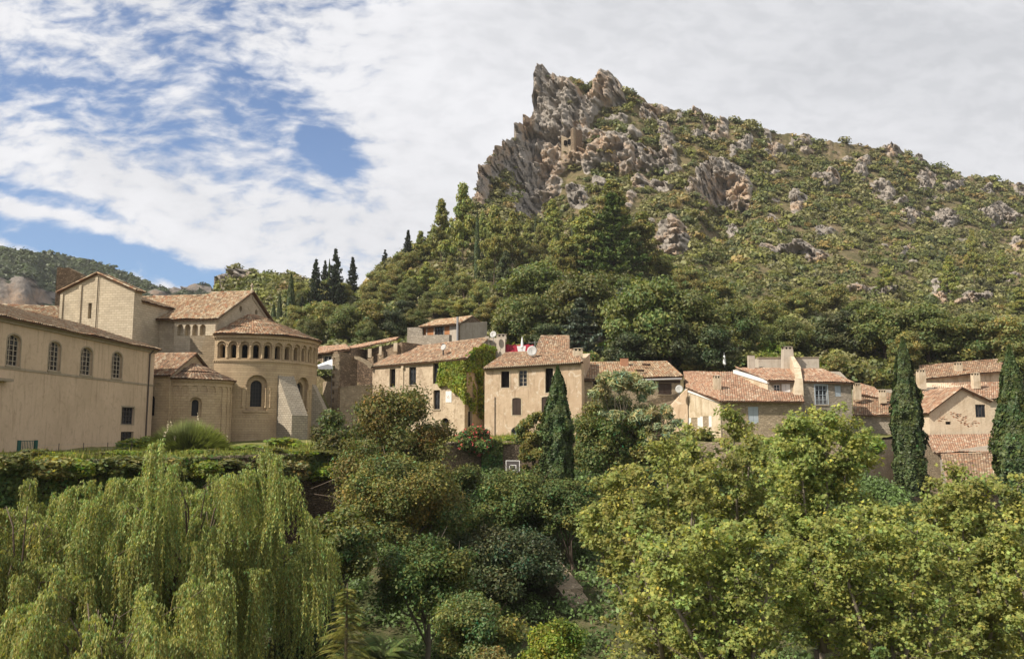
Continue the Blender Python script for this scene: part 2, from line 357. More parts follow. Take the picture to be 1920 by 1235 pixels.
ROCKP = [[(1004, 230), (1060, 240), (1095, 215), (1110, 250), (1075, 300), (1045, 330), (1000, 350), (960, 345), (940, 310), (965, 270)], [(1010, 128), (1025, 124), (1034, 140), (1062, 150), (1086, 165), (1092, 205), (1083, 250), (1060, 275), (1040, 292), (1012, 285), (996, 262), (1003, 200)],
    [(1004, 225), (975, 245), (960, 270), (935, 290), (915, 310), (898, 350), (886, 385), (908, 392), (925, 345), (950, 315), (985, 295), (1014, 288)],
    [(1095, 205), (1122, 182), (1132, 200), (1110, 235), (1100, 247), (1086, 238)], [(1110, 145), (1140, 138), (1170, 160), (1180, 190), (1150, 207), (1132, 203), (1118, 172)],
    [(1086, 305), (1110, 280), (1150, 258), (1182, 266), (1240, 288), (1270, 298), (1270, 328), (1220, 324), (1170, 314), (1120, 312), (1095, 330)],
    [(1237, 228), (1250, 230), (1266, 260), (1270, 305), (1250, 302), (1236, 270)], [(983, 372), (1000, 345), (1030, 328), (1058, 338), (1048, 378), (1012, 402), (988, 418)],
    [(1062, 355), (1090, 348), (1108, 375), (1098, 398), (1068, 394)], [(1310, 303), (1340, 297), (1372, 307), (1402, 322), (1414, 370), (1407, 402), (1370, 400), (1330, 393), (1288, 363), (1286, 340), (1308, 330)]]
ROCKE = [(1560, 337, 18, 18), (1617, 322, 15, 27), (1653, 360, 22, 22), (1497, 380, 21, 24), (1735, 340, 17, 20), (1781, 351, 10, 14), (1870, 402, 40, 22), (1703, 408, 23, 14), (1774, 408, 26, 17), (1672, 282, 18, 12), (1725, 297, 15, 10),
    (1400, 273, 13, 18), (1374, 283, 9, 20), (1453, 287, 18, 12), (1478, 466, 46, 11), (1530, 480, 30, 10), (1642, 545, 60, 11), (1763, 548, 19, 24), (1827, 563, 42, 11), (1371, 430, 15, 15), (1910, 458, 20, 11), (1310, 212, 11, 12),
    (1262, 450, 33, 40), (1048, 315, 18, 14), (962, 362, 14, 14), (975, 392, 12, 16), (900, 372, 9, 20), (1185, 372, 13, 13), (1210, 214, 13, 12), (1130, 345, 20, 12), (1165, 220, 14, 10), (1205, 345, 22, 12), (425, 530, 12, 14), (455, 515, 18, 12),
    (1535, 330, 12, 9), (1690, 380, 14, 8), (1800, 450, 16, 8), (1590, 300, 16, 8), (1850, 355, 14, 10), (1440, 330, 12, 9), (1345, 255, 14, 8), (1700, 470, 18, 8), (1560, 440, 14, 8), (1890, 520, 20, 9), (1240, 350, 26, 10)]
def inpoly(x, y, poly):
    r = np.zeros(x.shape, bool); n = len(poly)
    for i in range(n):
        (x0, y0), (x1, y1) = poly[i], poly[(i + 1) % n]
        c = ((y0 > y) != (y1 > y)) & (x < (x1 - x0) * (y - y0) / ((y1 - y0) or 1e-9) + x0); r ^= c
    return r
def blur(A, k):
    K = np.ones(2 * k + 1) / (2 * k + 1)
    for ax in (0, 1):
        pad = [(k, k) if a == ax else (0, 0) for a in (0, 1)]
        B = np.pad(A, pad, mode='edge'); A = np.apply_along_axis(lambda v: np.convolve(v, K, 'valid'), ax, B)
    return A
def rayn(px, py):
    a, b = px - 960, -(py - 617.5)
    return np.stack([a, cp * F - sp * b, sp * F + cp * b], -1)
NC, NR = 980, 400
cols = np.concatenate([np.linspace(-300, 380, 30, endpoint=False), np.linspace(380, 2150, NC - 30)])
vv = np.linspace(0, 1, NR)
PX = np.repeat(cols[:, None], NR, 1)
skyl = np.interp(cols, SKY[:, 0], SKY[:, 1])
rng = np.random.default_rng(5)
skys = np.convolve(np.pad(skyl, 40, mode='edge'), np.hanning(83)[1:-1] / np.hanning(83).sum(), 'valid')
skyl = skyl + (fbm(np.stack([cols / 9, cols * 0, cols * 0], 1), 4, 3) - .5) * 11 * (cols > 700) + (fbm(np.stack([cols / 9, cols * 0, cols * 0], 1), 4, 3) - .5) * 5 * (cols <= 700)
BASE = 706.0
PY = BASE + (skys[:, None] - BASE) * vv[None, :] + (skyl - skys)[:, None] * (vv ** 7)[None, :]
wx = (fbm(np.stack([PX.ravel() / 14, PY.ravel() / 14, PX.ravel() * 0], 1), 4, 9) - .5).reshape(PX.shape) * 26
wy = (fbm(np.stack([PX.ravel() / 14, PY.ravel() / 14, PX.ravel() * 0 + 7], 1), 4, 10) - .5).reshape(PX.shape) * 26
rock = np.zeros(PX.shape)
for pl in ROCKP: rock = np.maximum(rock, inpoly(PX + wx * .7, PY + wy * .7, pl) * 1.0)
for (a, b, c, d) in ROCKE: rock = np.maximum(rock, ((((PX + wx) - a) / c) ** 2 + (((PY + wy) - b) / d) ** 2 < 1) * .95)
up_ = np.interp(PY, [250, 420, 560], [.615, .665, .72]); pn_ = fbm(np.stack([PX.ravel() / 26, PY.ravel() / 17, PX.ravel() * 0], 1), 5, 71).reshape(PX.shape)
rock = np.maximum(rock, (pn_ > up_ + .05 * (PX > 1280)) * .9 * (PX > 900)); crest = (vv[None, :] > .93) & (fbm(np.stack([PX.ravel() / 20, PX.ravel() * 0, PX.ravel() * 0], 1), 3, 81).reshape(PX.shape) > .64) & (PX > 1150)
rock = np.maximum(rock, crest * .8); rs = blur(rock, 2)
bigr = blur(rock, 7)
wgt = 1.0 - .85 * blur(blur(rock, 16), 12)
wgt *= np.interp(vv, [0, .06, .2, .6, 1], [.5, .8, 1.1, 1.15, .9])[None, :]
cum = np.concatenate([np.zeros((NC, 1)), np.cumsum(wgt[:, 1:], 1)], 1)
tot = cum[:, -1:]
Y0 = 117.0; yr = np.interp(cols, YR[:, 0], YR[:, 1])[:, None]
HY = Y0 + (yr - Y0) * np.minimum(cum / tot, 1.35)
D = rayn(PX, PY); HP = D * (HY / D[..., 1])[..., None]
flat = HP.reshape(-1, 3)
rr = rs.ravel()
crag = fbm(flat * np.array([.16, .16, .07]), 5, 21, True) - .6
strat = fbm(flat * np.array([.03, .03, .45]), 3, 31) - .5
soft_ = fbm(flat * .09, 4, 41) - .5
crev = fbm(flat * np.array([.5, .5, .12]), 3, 61, True) - .6
def blocks(P, sc, seed):
    Q = P * sc + (np.stack([vnoise(P * .12 + 5 * k, seed + k) for k in range(3)], 1) - .5) * 1.6; I = np.floor(Q).astype(np.int64); return _h(I[:, 0], I[:, 1], I[:, 2], seed) - .5
blk = blocks(flat, np.array([.22, .22, .10]), 91) * 6.5 + blocks(flat, np.array([.5, .5, .24]), 92) * 3.6 + blocks(flat, np.array([1.1, 1.1, .6]), 93) * 1.2
push = rr * (.3 + .7 * bigr.ravel()) * blk + rr * (.25 + .75 * bigr.ravel()) * (crag * 5.0 + strat * 5.0 + crev * 4.0 + 3.2) + (1 - rr) * soft_ * 5.0
out = np.array([-.35, -.9, .1]); out /= np.linalg.norm(out)
flat = flat + push[:, None] * out[None, :] * (np.minimum(1, (vv * 8))[None, :].repeat(NC, 0).ravel())[:, None]
HP = flat.reshape(NC, NR, 3)
back = []                                   # the far side of the ridge
for dY, dz in ((12, -2), (60, -30), (260, -150)):
    B = HP[:, -1].copy(); B[:, 0] *= 1 + dY / B[:, 1]; B[:, 1] += dY; B[:, 2] += dz; back.append(B)
front = HP[:, 0].copy(); front[:, 2] -= 14; front[:, 1] -= 6
G = np.concatenate([front[:, None], HP] + [b[:, None] for b in back], 1)
rk_ = np.concatenate([np.zeros((NC, 1)), rs] + [rs[:, -1:]] * 3, 1)
def gridfaces(a, b, flip=False):
    i = np.arange(a * b).reshape(a, b)
    q = np.stack([i[:-1, :-1], i[1:, :-1], i[1:, 1:], i[:-1, 1:]], -1).reshape(-1, 4)
    return q[:, ::-1] if flip else q
o = npmesh('hillside', G.reshape(-1, 3), gridfaces(*G.shape[:2]), M['hill'], attrs={'rock': rk_.ravel()}, smooth=False); o['kind'] = 'structure'
HU = np.zeros(PX.shape)
def hill_at(px, py):
    """point of the hillside seen about pixel px, py"""
    c = np.interp(px, cols, np.arange(NC)); ci = int(round(float(c)))
    ri = int(np.argmin(np.abs(PY[ci] - py)))
    return Vector(HP[ci, ri]), rs[ci, ri]

# far hill on the left
FS = np.array([(-500, 430), (-200, 440), (0, 460), (60, 472), (130, 480), (170, 486), (200, 498), (250, 517), (290, 535), (330, 545), (358, 541), (375, 533), (392, 531), (405, 543), (430, 552), (520, 560), (700, 580)], float)
fc = np.linspace(-500, 700, 330); fv = np.linspace(0, 1, 110)
fs = np.interp(fc, FS[:, 0], FS[:, 1]) + (fbm(np.stack([fc / 8, fc * 0, fc * 0], 1), 4, 13) - .5) * 7
FX = np.repeat(fc[:, None], 110, 1); FY = 690 + (fs[:, None] - 690) * fv[None]
frk = np.zeros(FX.shape); fw = (fbm(np.stack([FX.ravel() / 20, FY.ravel() / 20, FX.ravel() * 0], 1), 4, 19) - .5).reshape(FX.shape) * 40
for (a, b, c, d) in [(30, 560, 80, 22), (60, 535, 22, 10), (90, 560, 30, 14), (14, 532, 14, 10), (375, 541, 22, 9), (395, 545, 20, 8), (300, 552, 20, 6), (340, 550, 14, 5), (-80, 545, 60, 20)]:
    frk = np.maximum(frk, ((((FX + fw) - a) / c) ** 2 + (((FY + fw * .5) - b) / d) ** 2 < 1) * 1.0)
fd = 330 + 420 * np.cumsum(1 - .8 * blur(frk, 2), 1) / 110
D = rayn(FX, FY); FP = D * (fd / D[..., 1])[..., None]
fl = FP.reshape(-1, 3); fl = fl + ((fbm(fl * np.array([.03, .03, .02]), 5, 77, True) - .6) * (8 + 22 * frk.ravel()))[:, None] * np.array([-.3, -.9, .1])[None]
FP = fl.reshape(FP.shape)
bk = FP[:, -1:].copy(); bk[:, :, 1] += 200; bk[:, :, 2] -= 120
o = npmesh('far_hills', np.concatenate([FP, bk], 1).reshape(-1, 3), gridfaces(330, 111), M['far'], attrs={'rock': np.concatenate([blur(frk, 1), frk[:, -1:] * 0], 1).ravel()}, smooth=True); o['kind'] = 'structure'

# ground: lower valley sheet and the terrace the village stands on
WL = [(-420, 37), (0, 44), (330, 52), (590, 63), (690, 68), (850, 76), (985, 80), (1120, 82), (1300, 83), (1600, 83), (1690, 99.5), (2150, 100)]
WLp = np.array([(gx(a, b), b) for a, b in WL])
def ywall(x): return np.interp(x, WLp[:, 0], WLp[:, 1])
def zlow(x, y):
    a = np.interp(y, [0, 30, 45, 70, 90], [-14, -14, -12.5, -4.6, -4.2]); b = np.interp(y, [0, 36, 46, 62, 80], [-14, -13.5, -11, -9, -8.5])
    f = np.clip((x + 12) / 10, 0, 1); return a * f + b * (1 - f) - 4.5 * np.clip((x - 30) / 6, 0, 1) * np.clip((y - 60) / 10, 0, 1)
gxs = np.concatenate([[-3000, -800, -200], np.linspace(-80, 80, 160), [200, 800, 3000]]); gys = np.concatenate([[-1500, -200, -20], np.linspace(0, 130, 130), [400, 1200, 3500]])
XX, YY = np.meshgrid(gxs, gys, indexing='ij')
ZZ = zlow(XX, YY) + (fbm(np.stack([XX.ravel() * .12, YY.ravel() * .12, XX.ravel() * 0], 1), 4, 2) - .5).reshape(XX.shape) * 1.6 * (np.abs(XX) < 90)
ZZ = np.where(YY > 128, -14, ZZ)
o = npmesh('ground', np.stack([XX, YY, ZZ], -1).reshape(-1, 3), gridfaces(*XX.shape), M['soil'], smooth=True); o['kind'] = 'structure'
def zterr(x, y):
    z = -1.6 + np.clip((y - 66) / 40, 0, 1) * (.7 + np.clip((x + 14) / 16, 0, 1) * .6)
    return z + np.clip((y - 107) / 10, 0, 1) * 6.5
tx = np.linspace(-75, 78, 220); tv = np.linspace(0, 1, 90)
TX = np.repeat(tx[:, None], 90, 1); yw = ywall(tx)[:, None] + .35; TY = yw + (119.5 - yw) * tv[None]
TZ = zterr(TX, TY) + (fbm(np.stack([TX.ravel() * .3, TY.ravel() * .3, TX.ravel() * 0], 1), 4, 12) - .5).reshape(TX.shape) * .5
o = npmesh('terrace_ground', np.stack([TX, TY, TZ], -1).reshape(-1, 3), gridfaces(220, 90), M['lawn'], smooth=True); o['kind'] = 'structure'
# ---------------------------------------------------------------- building helpers
UP = Vector((0, 0, 1)); RND = random.Random(11)
def block(name, foot, tops, zb, m, parent, topf=None):
    """solid prism: foot = ccw corner points, tops = height of each corner"""
    n = len(foot); V = [Vector((p[0], p[1], zb)) for p in foot] + [Vector((p[0], p[1], z)) for p, z in zip(foot, tops)]
    if not topf: topf = {4: [[0, 1, 2], [0, 2, 3]], 6: [[0, 1, 4, 5], [1, 2, 3, 4]]}.get(n, [list(range(n))])
    Fa = [list(range(n))[::-1]] + [[n + i for i in f] for f in topf]
    Fa += [[i, (i + 1) % n, n + (i + 1) % n, n + i] for i in range(n)]
    o = pymesh(name, V, Fa, m, parent); outward(o.data); return o
def outward(me):
    bm = bmesh.new(); bm.from_mesh(me); bmesh.ops.recalc_face_normals(bm, faces=bm.faces); bm.to_mesh(me); bm.free(); me.update()
def cut(o, cutters, parent):
    """carve the openings out of a wall"""
    if not cutters: return
    cm = MB()
    for k in cutters: cm.prism(*k)
    k = cm.build('cutter', None, parent); outward(k.data)
    md = o.modifiers.new('b', 'BOOLEAN'); md.object = k; md.operation = 'DIFFERENCE'; md.solver = 'EXACT'; md.use_self = True
    dg = bpy.context.evaluated_depsgraph_get(); dg.update()
    me = bpy.data.meshes.new_from_object(o.evaluated_get(dg)); o.modifiers.clear()
    old = o.data; me.name = old.name; mat0 = old.materials[0]; o.data = me
    if len(me.materials) == 0: me.materials.append(mat0)
    while len(me.materials) > 1: me.materials.pop()
    for p in me.polygons: p.material_index = 0
    for u in list(me.uv_layers): me.uv_layers.remove(u)
    boxuv(me); bpy.data.meshes.remove(old); bpy.data.objects.remove(k)
class Wall:
    """a vertical wall plane from P0 to P1 (left to right as seen from outside)"""
    def __init__(s, P0, P1):
        s.p = Vector((P0[0], P0[1], 0)); d = Vector((P1[0] - P0[0], P1[1] - P0[1], 0)); s.len = d.length
        s.t = d.normalized(); s.n = Vector((s.t.y, -s.t.x, 0)); s.cuts = []
    def hit(s, px, py):
        D = ray(px, py); k = s.n.dot(s.p) / s.n.dot(D); q = D * k; return (q - s.p).dot(s.t), q.z
    def L(s, u, z, d=0): return s.p + s.t * u + UP * z + s.n * d
    def uz(s, rect):
        x0, y0, x1, y1 = rect; xm, ym = (x0 + x1) / 2, (y0 + y1) / 2
        return s.hit(x0, ym)[0], s.hit(xm, y1)[1], s.hit(x1, ym)[0], s.hit(xm, y0)[1]
def outline(u0, z0, u1, z1, arch, k=10):
    """opening outline; arch = rise as a share of half the width"""
    if not arch: return [(u0, z0), (u1, z0), (u1, z1), (u0, z1)]
    h = (u1 - u0) / 2; r = h * arch; c = (u0 + u1) / 2
    return [(u0, z0), (u1, z0)] + [(c + h * math.cos(a), z1 - r + r * math.sin(a)) for a in [math.pi * i / k for i in range(k + 1)]]
def cutter(W, u0, z0, u1, z1, arch, depth, front=.12):
    pts = outline(u0, z0, u1, z1, arch)
    return ([W.L(u, z, front) for u, z in pts], [W.L(u, z, -depth) for u, z in pts])
def slab(mb, W, pts, d0, d1): mb.prism([W.L(u, z, d1) for u, z in pts], [W.L(u, z, d0) for u, z in pts])
def barbox(mb, W, u0, z0, u1, z1, d0, d1):
    mb.hexa([W.L(u0, z0, d1), W.L(u0, z0, d0), W.L(u1, z0, d0), W.L(u1, z0, d1), W.L(u0, z1, d1), W.L(u0, z1, d0), W.L(u1, z1, d0), W.L(u1, z1, d1)])
def window(root, W, rect, style='pane', arch=0, depth=.3, frame='frame', cols=2, rows=3, sill=False, surround=None, shut=None, name='window', uzr=None):
    u0, z0, u1, z1 = uzr or W.uz(rect); w_, h_ = u1 - u0, z1 - z0
    W.cuts.append(cutter(W, u0, z0, u1, z1, arch, depth))
    mb = MB(); b = min(.07, w_ * .09)
    if style != 'hole':
        pts = outline(u0, z0, u1, z1, arch); inn = outline(u0 + b, z0 + b, u1 - b, z1 - b, arch)
        n = len(pts); V = [W.L(u, z, -depth * .6) for u, z in pts] + [W.L(u, z, -depth * .6) for u, z in inn] + [W.L(u, z, -depth * .6 - .06) for u, z in inn]
        mb.add(V, [[i, (i + 1) % n, n + (i + 1) % n, n + i] for i in range(n)] + [[n + i, n + (i + 1) % n, 2 * n + (i + 1) % n, 2 * n + i] for i in range(n)])
        if style == 'pane':
            for i in range(1, cols): barbox(mb, W, u0 + w_ * i / cols - b * .4, z0 + b, u0 + w_ * i / cols + b * .4, z1 - b * (1.2 if not arch else 1.5), -depth * .6 - .05, -depth * .6 + .01)
            for i in range(1, rows): barbox(mb, W, u0 + b, z0 + h_ * i / rows - b * .28, u1 - b, z0 + h_ * i / rows + b * .28, -depth * .6 - .045, -depth * .6 + .005)
    else:
        barbox(mb, W, u0 + .01, z0 - .02, u1 - .01, z0 + .05, -depth + .03, -.02)
    wn = mb.build(name, M[frame], root)
    g = MB(); slab(g, W, outline(u0 + .01, z0 + .01, u1 - .01, z1 - .01, arch), -depth + .005, -depth * .6 - .07); g.build('pane' if style != 'hole' else 'opening', M['glass'] if style != 'hole' else M['dark'], wn)
    if style == 'shutter':
        for s_ in (0, 1):
            a, c = (u0 + .015, (u0 + u1) / 2 - .01) if s_ == 0 else ((u0 + u1) / 2 + .01, u1 - .015)
            k = MB(); q = 3; zt = z1 - (w_ * .5 * arch * .75 if arch else .01)
            for i in range(q): barbox(k, W, a + (c - a) * i / q + .005, z0 + .02, a + (c - a) * (i + 1) / q - .005, zt if not arch else z1 - w_ * .5 * arch * (1 - math.sqrt(max(0, 1 - ((a + (c - a) * (i + .5) / q - (u0 + u1) / 2) / (w_ / 2)) ** 2))) - .01, -.10, -.05)
            for zz in (.2, .75): barbox(k, W, a + .02, z0 + h_ * zz, c - .02, z0 + h_ * zz + .07, -.05, -.03)
            k.build('shutter', M[shut or 'shutter_brown'], wn)
    if style == 'open' or (shut and style == 'pane'):
        for s_ in (0, 1):
            a = u0 - w_ * .48 if s_ == 0 else u1 + .02; k = MB(); barbox(k, W, a, z0, a + w_ * .46, z1, .03, .075)
            k.build('shutter', M[shut or 'shutter_blue'], wn)
    if sill: k = MB(); barbox(k, W, u0 - .12, z0 - .14, u1 + .12, z0 - .005, -.1, .09); k.build('sill', M['trim' if sill is True else sill], wn)
    if surround:
        k = MB(); s_ = .13; pts = outline(u0 - .002, z0, u1 + .002, z1, arch); o2 = outline(u0 - s_, z0 - s_ * .6, u1 + s_, z1 + s_, arch); n = len(pts)
        V = [W.L(u, z, .022) for u, z in pts] + [W.L(u, z, .022) for u, z in o2] + [W.L(u, z, -.02) for u, z in o2]
        k.add(V, [[n + i, n + (i + 1) % n, (i + 1) % n, i] for i in range(n)] + [[2 * n + i, 2 * n + (i + 1) % n, n + (i + 1) % n, n + i] for i in range(n)])
        k.build('surround', M[surround], wn)
    return wn
PALF = np.array([.90, .945, .93])
PAL = {'warm': [(.50, .27, .16), (.56, .33, .19), (.52, .38, .25), (.33, .18, .11), (.62, .46, .32), (.44, .28, .17)],
       'tan': [(.50, .33, .20), (.56, .41, .27), (.46, .28, .165), (.36, .24, .155), (.64, .51, .36), (.42, .21, .12)],
       'brown': [(.38, .235, .15), (.46, .31, .20), (.31, .19, .125), (.25, .16, .11), (.54, .41, .29), (.42, .22, .13)],
       'red': [(.47, .26, .165), (.53, .33, .22), (.44, .235, .15), (.34, .20, .14), (.62, .46, .34), (.52, .36, .25)]}
def tiles(root, fn, nt, nr, pal, name='roof', thick=.13, hgt=.055, seed=0, parent=None):
    """canal-tile surface over fn(s, t): s along the eave, t up the slope"""
    rg = np.random.default_rng(seed + nt * 7 + nr); per = 4; ns = nt * per + 1
    ss = np.linspace(0, 1, ns); jit = rg.normal(0, .012, (nr, nt + 1))
    tl = []; 
    for r in range(nr): tl += [(r, r / nr, 1), (r, (r + .985) / nr, 0)]
    prof = np.sin(np.pi * (np.arange(ns) % per) / per) * hgt * 1.3
    V = np.zeros((ns, len(tl), 3)); e = 1e-3
    for j, (r, tt, low) in enumerate(tl):
        for i in range(ns):
            V[i, j] = fn(ss[i], tt)
    A, B_, D_ = V[0, 0], V[-1, 0], V[ns // 2, -1]
    du = V[1:, :, :] - V[:-1, :, :]; du = np.concatenate([du, du[-1:]], 0)
    dv = V[:, -1:, :] - V[:, :1, :]; dv = np.repeat(dv, len(tl), 1)
    N = np.cross(du, dv); N /= np.linalg.norm(N, axis=-1, keepdims=True) + 1e-9
    N *= np.sign(N[..., 2:3] + 1e-9)
    sag = (fbm(V.reshape(-1, 3) * .35, 3, seed + 5) - .5).reshape(ns, len(tl)) * .34
    hh = np.zeros((ns, len(tl)))
    for j, (r, tt, low) in enumerate(tl):
        jj = jit[r][np.minimum(np.arange(ns) // per, nt)]
        hh[:, j] = prof + (.045 if low else 0.0) + jj
    V = V + N * (hh + sag)[..., None]
    Fa = gridfaces(ns, len(tl)); P_ = np.array(PAL[pal]) * PALF
    ti = np.repeat(np.arange(ns - 1) // per, len(tl) - 1); rj = np.tile(np.array([x[0] for x in tl])[:-1], ns - 1)
    tcol = P_[rg.choice(len(P_), (nt + 1, nr + 1), p=[.24, .2, .18, .14, .1, .14])] * rg.uniform(.8, 1.12, (nt + 1, nr + 1, 1))
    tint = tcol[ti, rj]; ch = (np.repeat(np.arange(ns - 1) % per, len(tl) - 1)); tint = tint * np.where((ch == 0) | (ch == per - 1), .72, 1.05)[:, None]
    n0 = len(V.reshape(-1, 3)); under = V - N * (hh[..., None] * 0 + thick)
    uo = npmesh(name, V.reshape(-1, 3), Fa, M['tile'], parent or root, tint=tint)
    # the boards and mortar below the tiles
    mb = MB(); K = 12
    for i in range(K):
        s0, s1 = i / K, (i + 1) / K
        q = [Vector(fn(s0, 0)), Vector(fn(s1, 0)), Vector(fn(s1, 1)), Vector(fn(s0, 1))]
        nn = (q[1] - q[0]).cross(q[3] - q[0]) if (q[3] - q[0]).length > .01 else (q[1] - q[0]).cross(q[2] - q[1])
        nn = nn.normalized(); nn = nn if nn.z > 0 else -nn
        mb.hexa([p - nn * thick for p in q] + [p - nn * .03 for p in q])
    mb.build('eave_boards', M['tile_dark'], uo)
    return uo
def lerpq(A, B, Cc, D_):
    A, B, Cc, D_ = [np.array(p) for p in (A, B, Cc, D_)]
    return lambda s, t: (A * (1 - s) + B * s) * (1 - t) + (D_ * (1 - s) + Cc * s) * t
def roof(root, A, B, Cc, D_, pal='brown', cap=True, seed=0, tile=.27, name='roof', verge=True):
    L1 = max((B - A).length, (Cc - D_).length); L2 = ((D_ - A).length + (Cc - B).length) / 2
    o = tiles(root, lerpq(A, B, Cc, D_), max(3, int(L1 / tile)), max(2, int(L2 / .42)), pal, name, seed=seed)
    if cap and (Cc - D_).length > .5: caps(o, D_, Cc, pal, 'ridge_tiles', seed)
    if verge:
        for P0, P1 in ((A, D_), (B, Cc)): caps(o, P0, P1, pal, 'verge_tiles', seed + 3)
    return o
def caps(par, P0, P1, pal, name, seed=0):
    P0, P1 = Vector(P0), Vector(P1); n = max(2, int((P1 - P0).length / .42)); d = (P1 - P0).normalized(); a = d.cross(UP).normalized(); b = a.cross(d)
    rg = np.random.default_rng(seed); V = []; Fa = []; tint = []; P_ = np.array(PAL[pal]) * PALF
    for i in range(n):
        c = P_[rg.integers(len(P_))] * rg.uniform(.8, 1.1); base = len(V)
        for e_, rr_ in ((0, .13), (1.1, .10)):
            q = P0 + (P1 - P0) * min(1, (i + e_) / n)
            V += [q + a * (rr_ * math.cos(x)) + b * (rr_ * math.sin(x) + .015) for x in (0, math.pi / 4, math.pi / 2, 3 * math.pi / 4, math.pi)]
        for k in range(4): Fa.append([base + k, base + k + 1, base + 6 + k, base + 5 + k]); tint.append(c)
    return npmesh(name, np.array([tuple(v) for v in V]), np.array(Fa), M['tile'], par, tint=np.array(tint))
def genoise(root, P0, P1, n, z0, z1, rows=2, name='cornice', m='trim'):
    """rows of half tiles built into the wall under the eave"""
    d = (Vector(P1) - Vector(P0)); d.z = 0; L_ = d.length; t_ = d.normalized(); mb = MB()
    for r in range(rows):
        k = int(L_ / .25)
        for i in range(k):
            f = (i + .5) / k; zc = (z0 * (1 - f) + z1 * f) - .08 - .15 * (rows - 1 - r)
            c = Vector((P0[0], P0[1], 0)) + t_ * (L_ * f) + n * (.06 + .11 * r); c.z = zc
            mb.box(c, t_, n, UP, .07, .06 + .11 * r, .05)
        a = Vector((P0[0], P0[1], z0 - .02 - .15 * (rows - 1 - r))); b = Vector((P1[0], P1[1], z1 - .02 - .15 * (rows - 1 - r)))
        q = [a, b, b + n * (.16 + .13 * r), a + n * (.16 + .13 * r)]
        mb.hexa([p - UP * .02 for p in q] + [p + UP * .02 for p in q])
    return mb.build(name, M[m], root)
def chimney(root, px, Y, w_, d_, ytop, ybot, m='plaster_grey', cap='tile', name='chimney', rot=0.0, holes=True, taper=1.0):
    a, b = at(px, ytop, Y), at(px, ybot, Y); zt, zb = a.z, b.z - .5; c = Vector((a.x, a.y + d_ / 2, 0))
    t_ = Vector((math.cos(rot), math.sin(rot), 0)); n_ = Vector((t_.y, -t_.x, 0))
    def ring(z, k): return [c + t_ * (x * w_ / 2 * k) + n_ * (y * d_ / 2 * k) + UP * z for x, y in ((-1, 1), (1, 1), (1, -1), (-1, -1))][::-1]
    hc = min(.35, (zt - zb) * .3) if holes else .06
    mb = MB(); mb.hexa(ring(zb, taper) + ring(zt - hc, 1)); o = mb.build(name, M[m], root)
    k = MB()
    if holes:
        for x in (-.8, 0, .8):
            for y in (-1, 1): k.box(c + t_ * (x * w_ / 2 * .95) + n_ * (y * d_ / 2 * .8) + UP * (zt - hc * .6), t_, n_, UP, w_ * .09, d_ * .1, hc * .42)
        q = MB(); q.box(c + UP * (zt - hc * .6), t_, n_, UP, w_ * .4, d_ * .36, hc * .38); q.build('flue', M['dark'], o)
    k.hexa(ring(zt - hc * .2, 1.16) + ring(zt, 1.08 if cap != 'tile' else .6)); k.build('chimney_cap', M['tile' if cap == 'x' else ('tile_dark' if cap == 'dark' else m)], o)
    return o
def dish(px, py, Y, r, label, facing=(-.3, -1, .35), group=None):
    c = at(px, py, Y); root = thing('satellite_dish', label, 'satellite dish', c - UP * .9); f = Vector(facing).normalized()
    a = f.cross(UP).normalized(); b = a.cross(f); V = []; Fa = []; K = 20
    for j, (rr_, dd) in enumerate(((0, -.22), (.35, -.19), (.7, -.1), (1, 0), (1, -.04), (.7, -.14), (.35, -.23), (0, -.26))):
        V += [c + f * (dd * r) + (a * math.cos(2 * math.pi * i / K) + b * math.sin(2 * math.pi * i / K) * 1.08) * (rr_ * r) for i in range(K)]
    for j in range(7): Fa += [[j * K + i, j * K + (i + 1) % K, (j + 1) * K + (i + 1) % K, (j + 1) * K + i] for i in range(K)]
    pymesh('reflector', V, Fa, M['dish'], root, True)
    k = MB(); k.tube([c - f * .25 * r - UP * .05, c - f * .35 * r - UP * .35, c - f * .35 * r - UP * .95], .03); k.build('mast', M['metal_grey'], root)
    k = MB(); k.tube([c - UP * r, c + f * r * .8 - UP * .15 * r], .018, 5); k.tube([c + f * r * .78 - UP * .15 * r, c + f * r * .95 - UP * .1 * r], .04, 6); k.build('receiver_arm', M['metal_grey'], root)
    return root
def centre(foot, zb):
    n = len(foot); return Vector((sum(p[0] for p in foot) / n, sum(p[1] for p in foot) / n, zb))
def G2(px, Y, py=780): p = at(px, py, Y); return Vector((p.x, p.y, 0))
# ---------------------------------------------------------------- abbey church
PHI = R(10); gd = Vector((math.sin(PHI), math.cos(PHI), 0)); gn = Vector((math.cos(PHI), -math.sin(PHI), 0))   # along the gable, out of the gable
N0 = G2(397, 95); RA = 8.08; CA = N0 + gd * RA; ZB = -1.9
church = thing('abbey_church', 'large honey stone Romanesque church with round arcaded apse and tiled roofs', 'church', (CA.x, CA.y, ZB))
def cylpts(Cc, r, a0, a1, k):          # angle 0 points at the viewer, in the church's turned frame
    return [Cc + gn * (r * math.sin(R(a))) - gd * (r * math.cos(R(a))) for a in np.linspace(a0, a1, k)]
class Tan(Wall):                        # wall plane tangent to a round apse
    def __init__(s, Cc, r, a):
        s.n = gn * math.sin(R(a)) - gd * math.cos(R(a)); s.t = Vector((-s.n.y, s.n.x, 0)); s.p = Cc + s.n * r; s.p.z = 0; s.cuts = []; s.len = 1
def apse_angle(px, Cc, r):
    D = ray(px, 700); D.z = 0; D.normalize(); b = D.dot(Cc); cc_ = Cc.dot(Cc) - r * r; k = b - math.sqrt(max(0, b * b - cc_))
    q = D * k - Cc; return math.degrees(math.atan2(q.dot(gn), -q.dot(gd)))
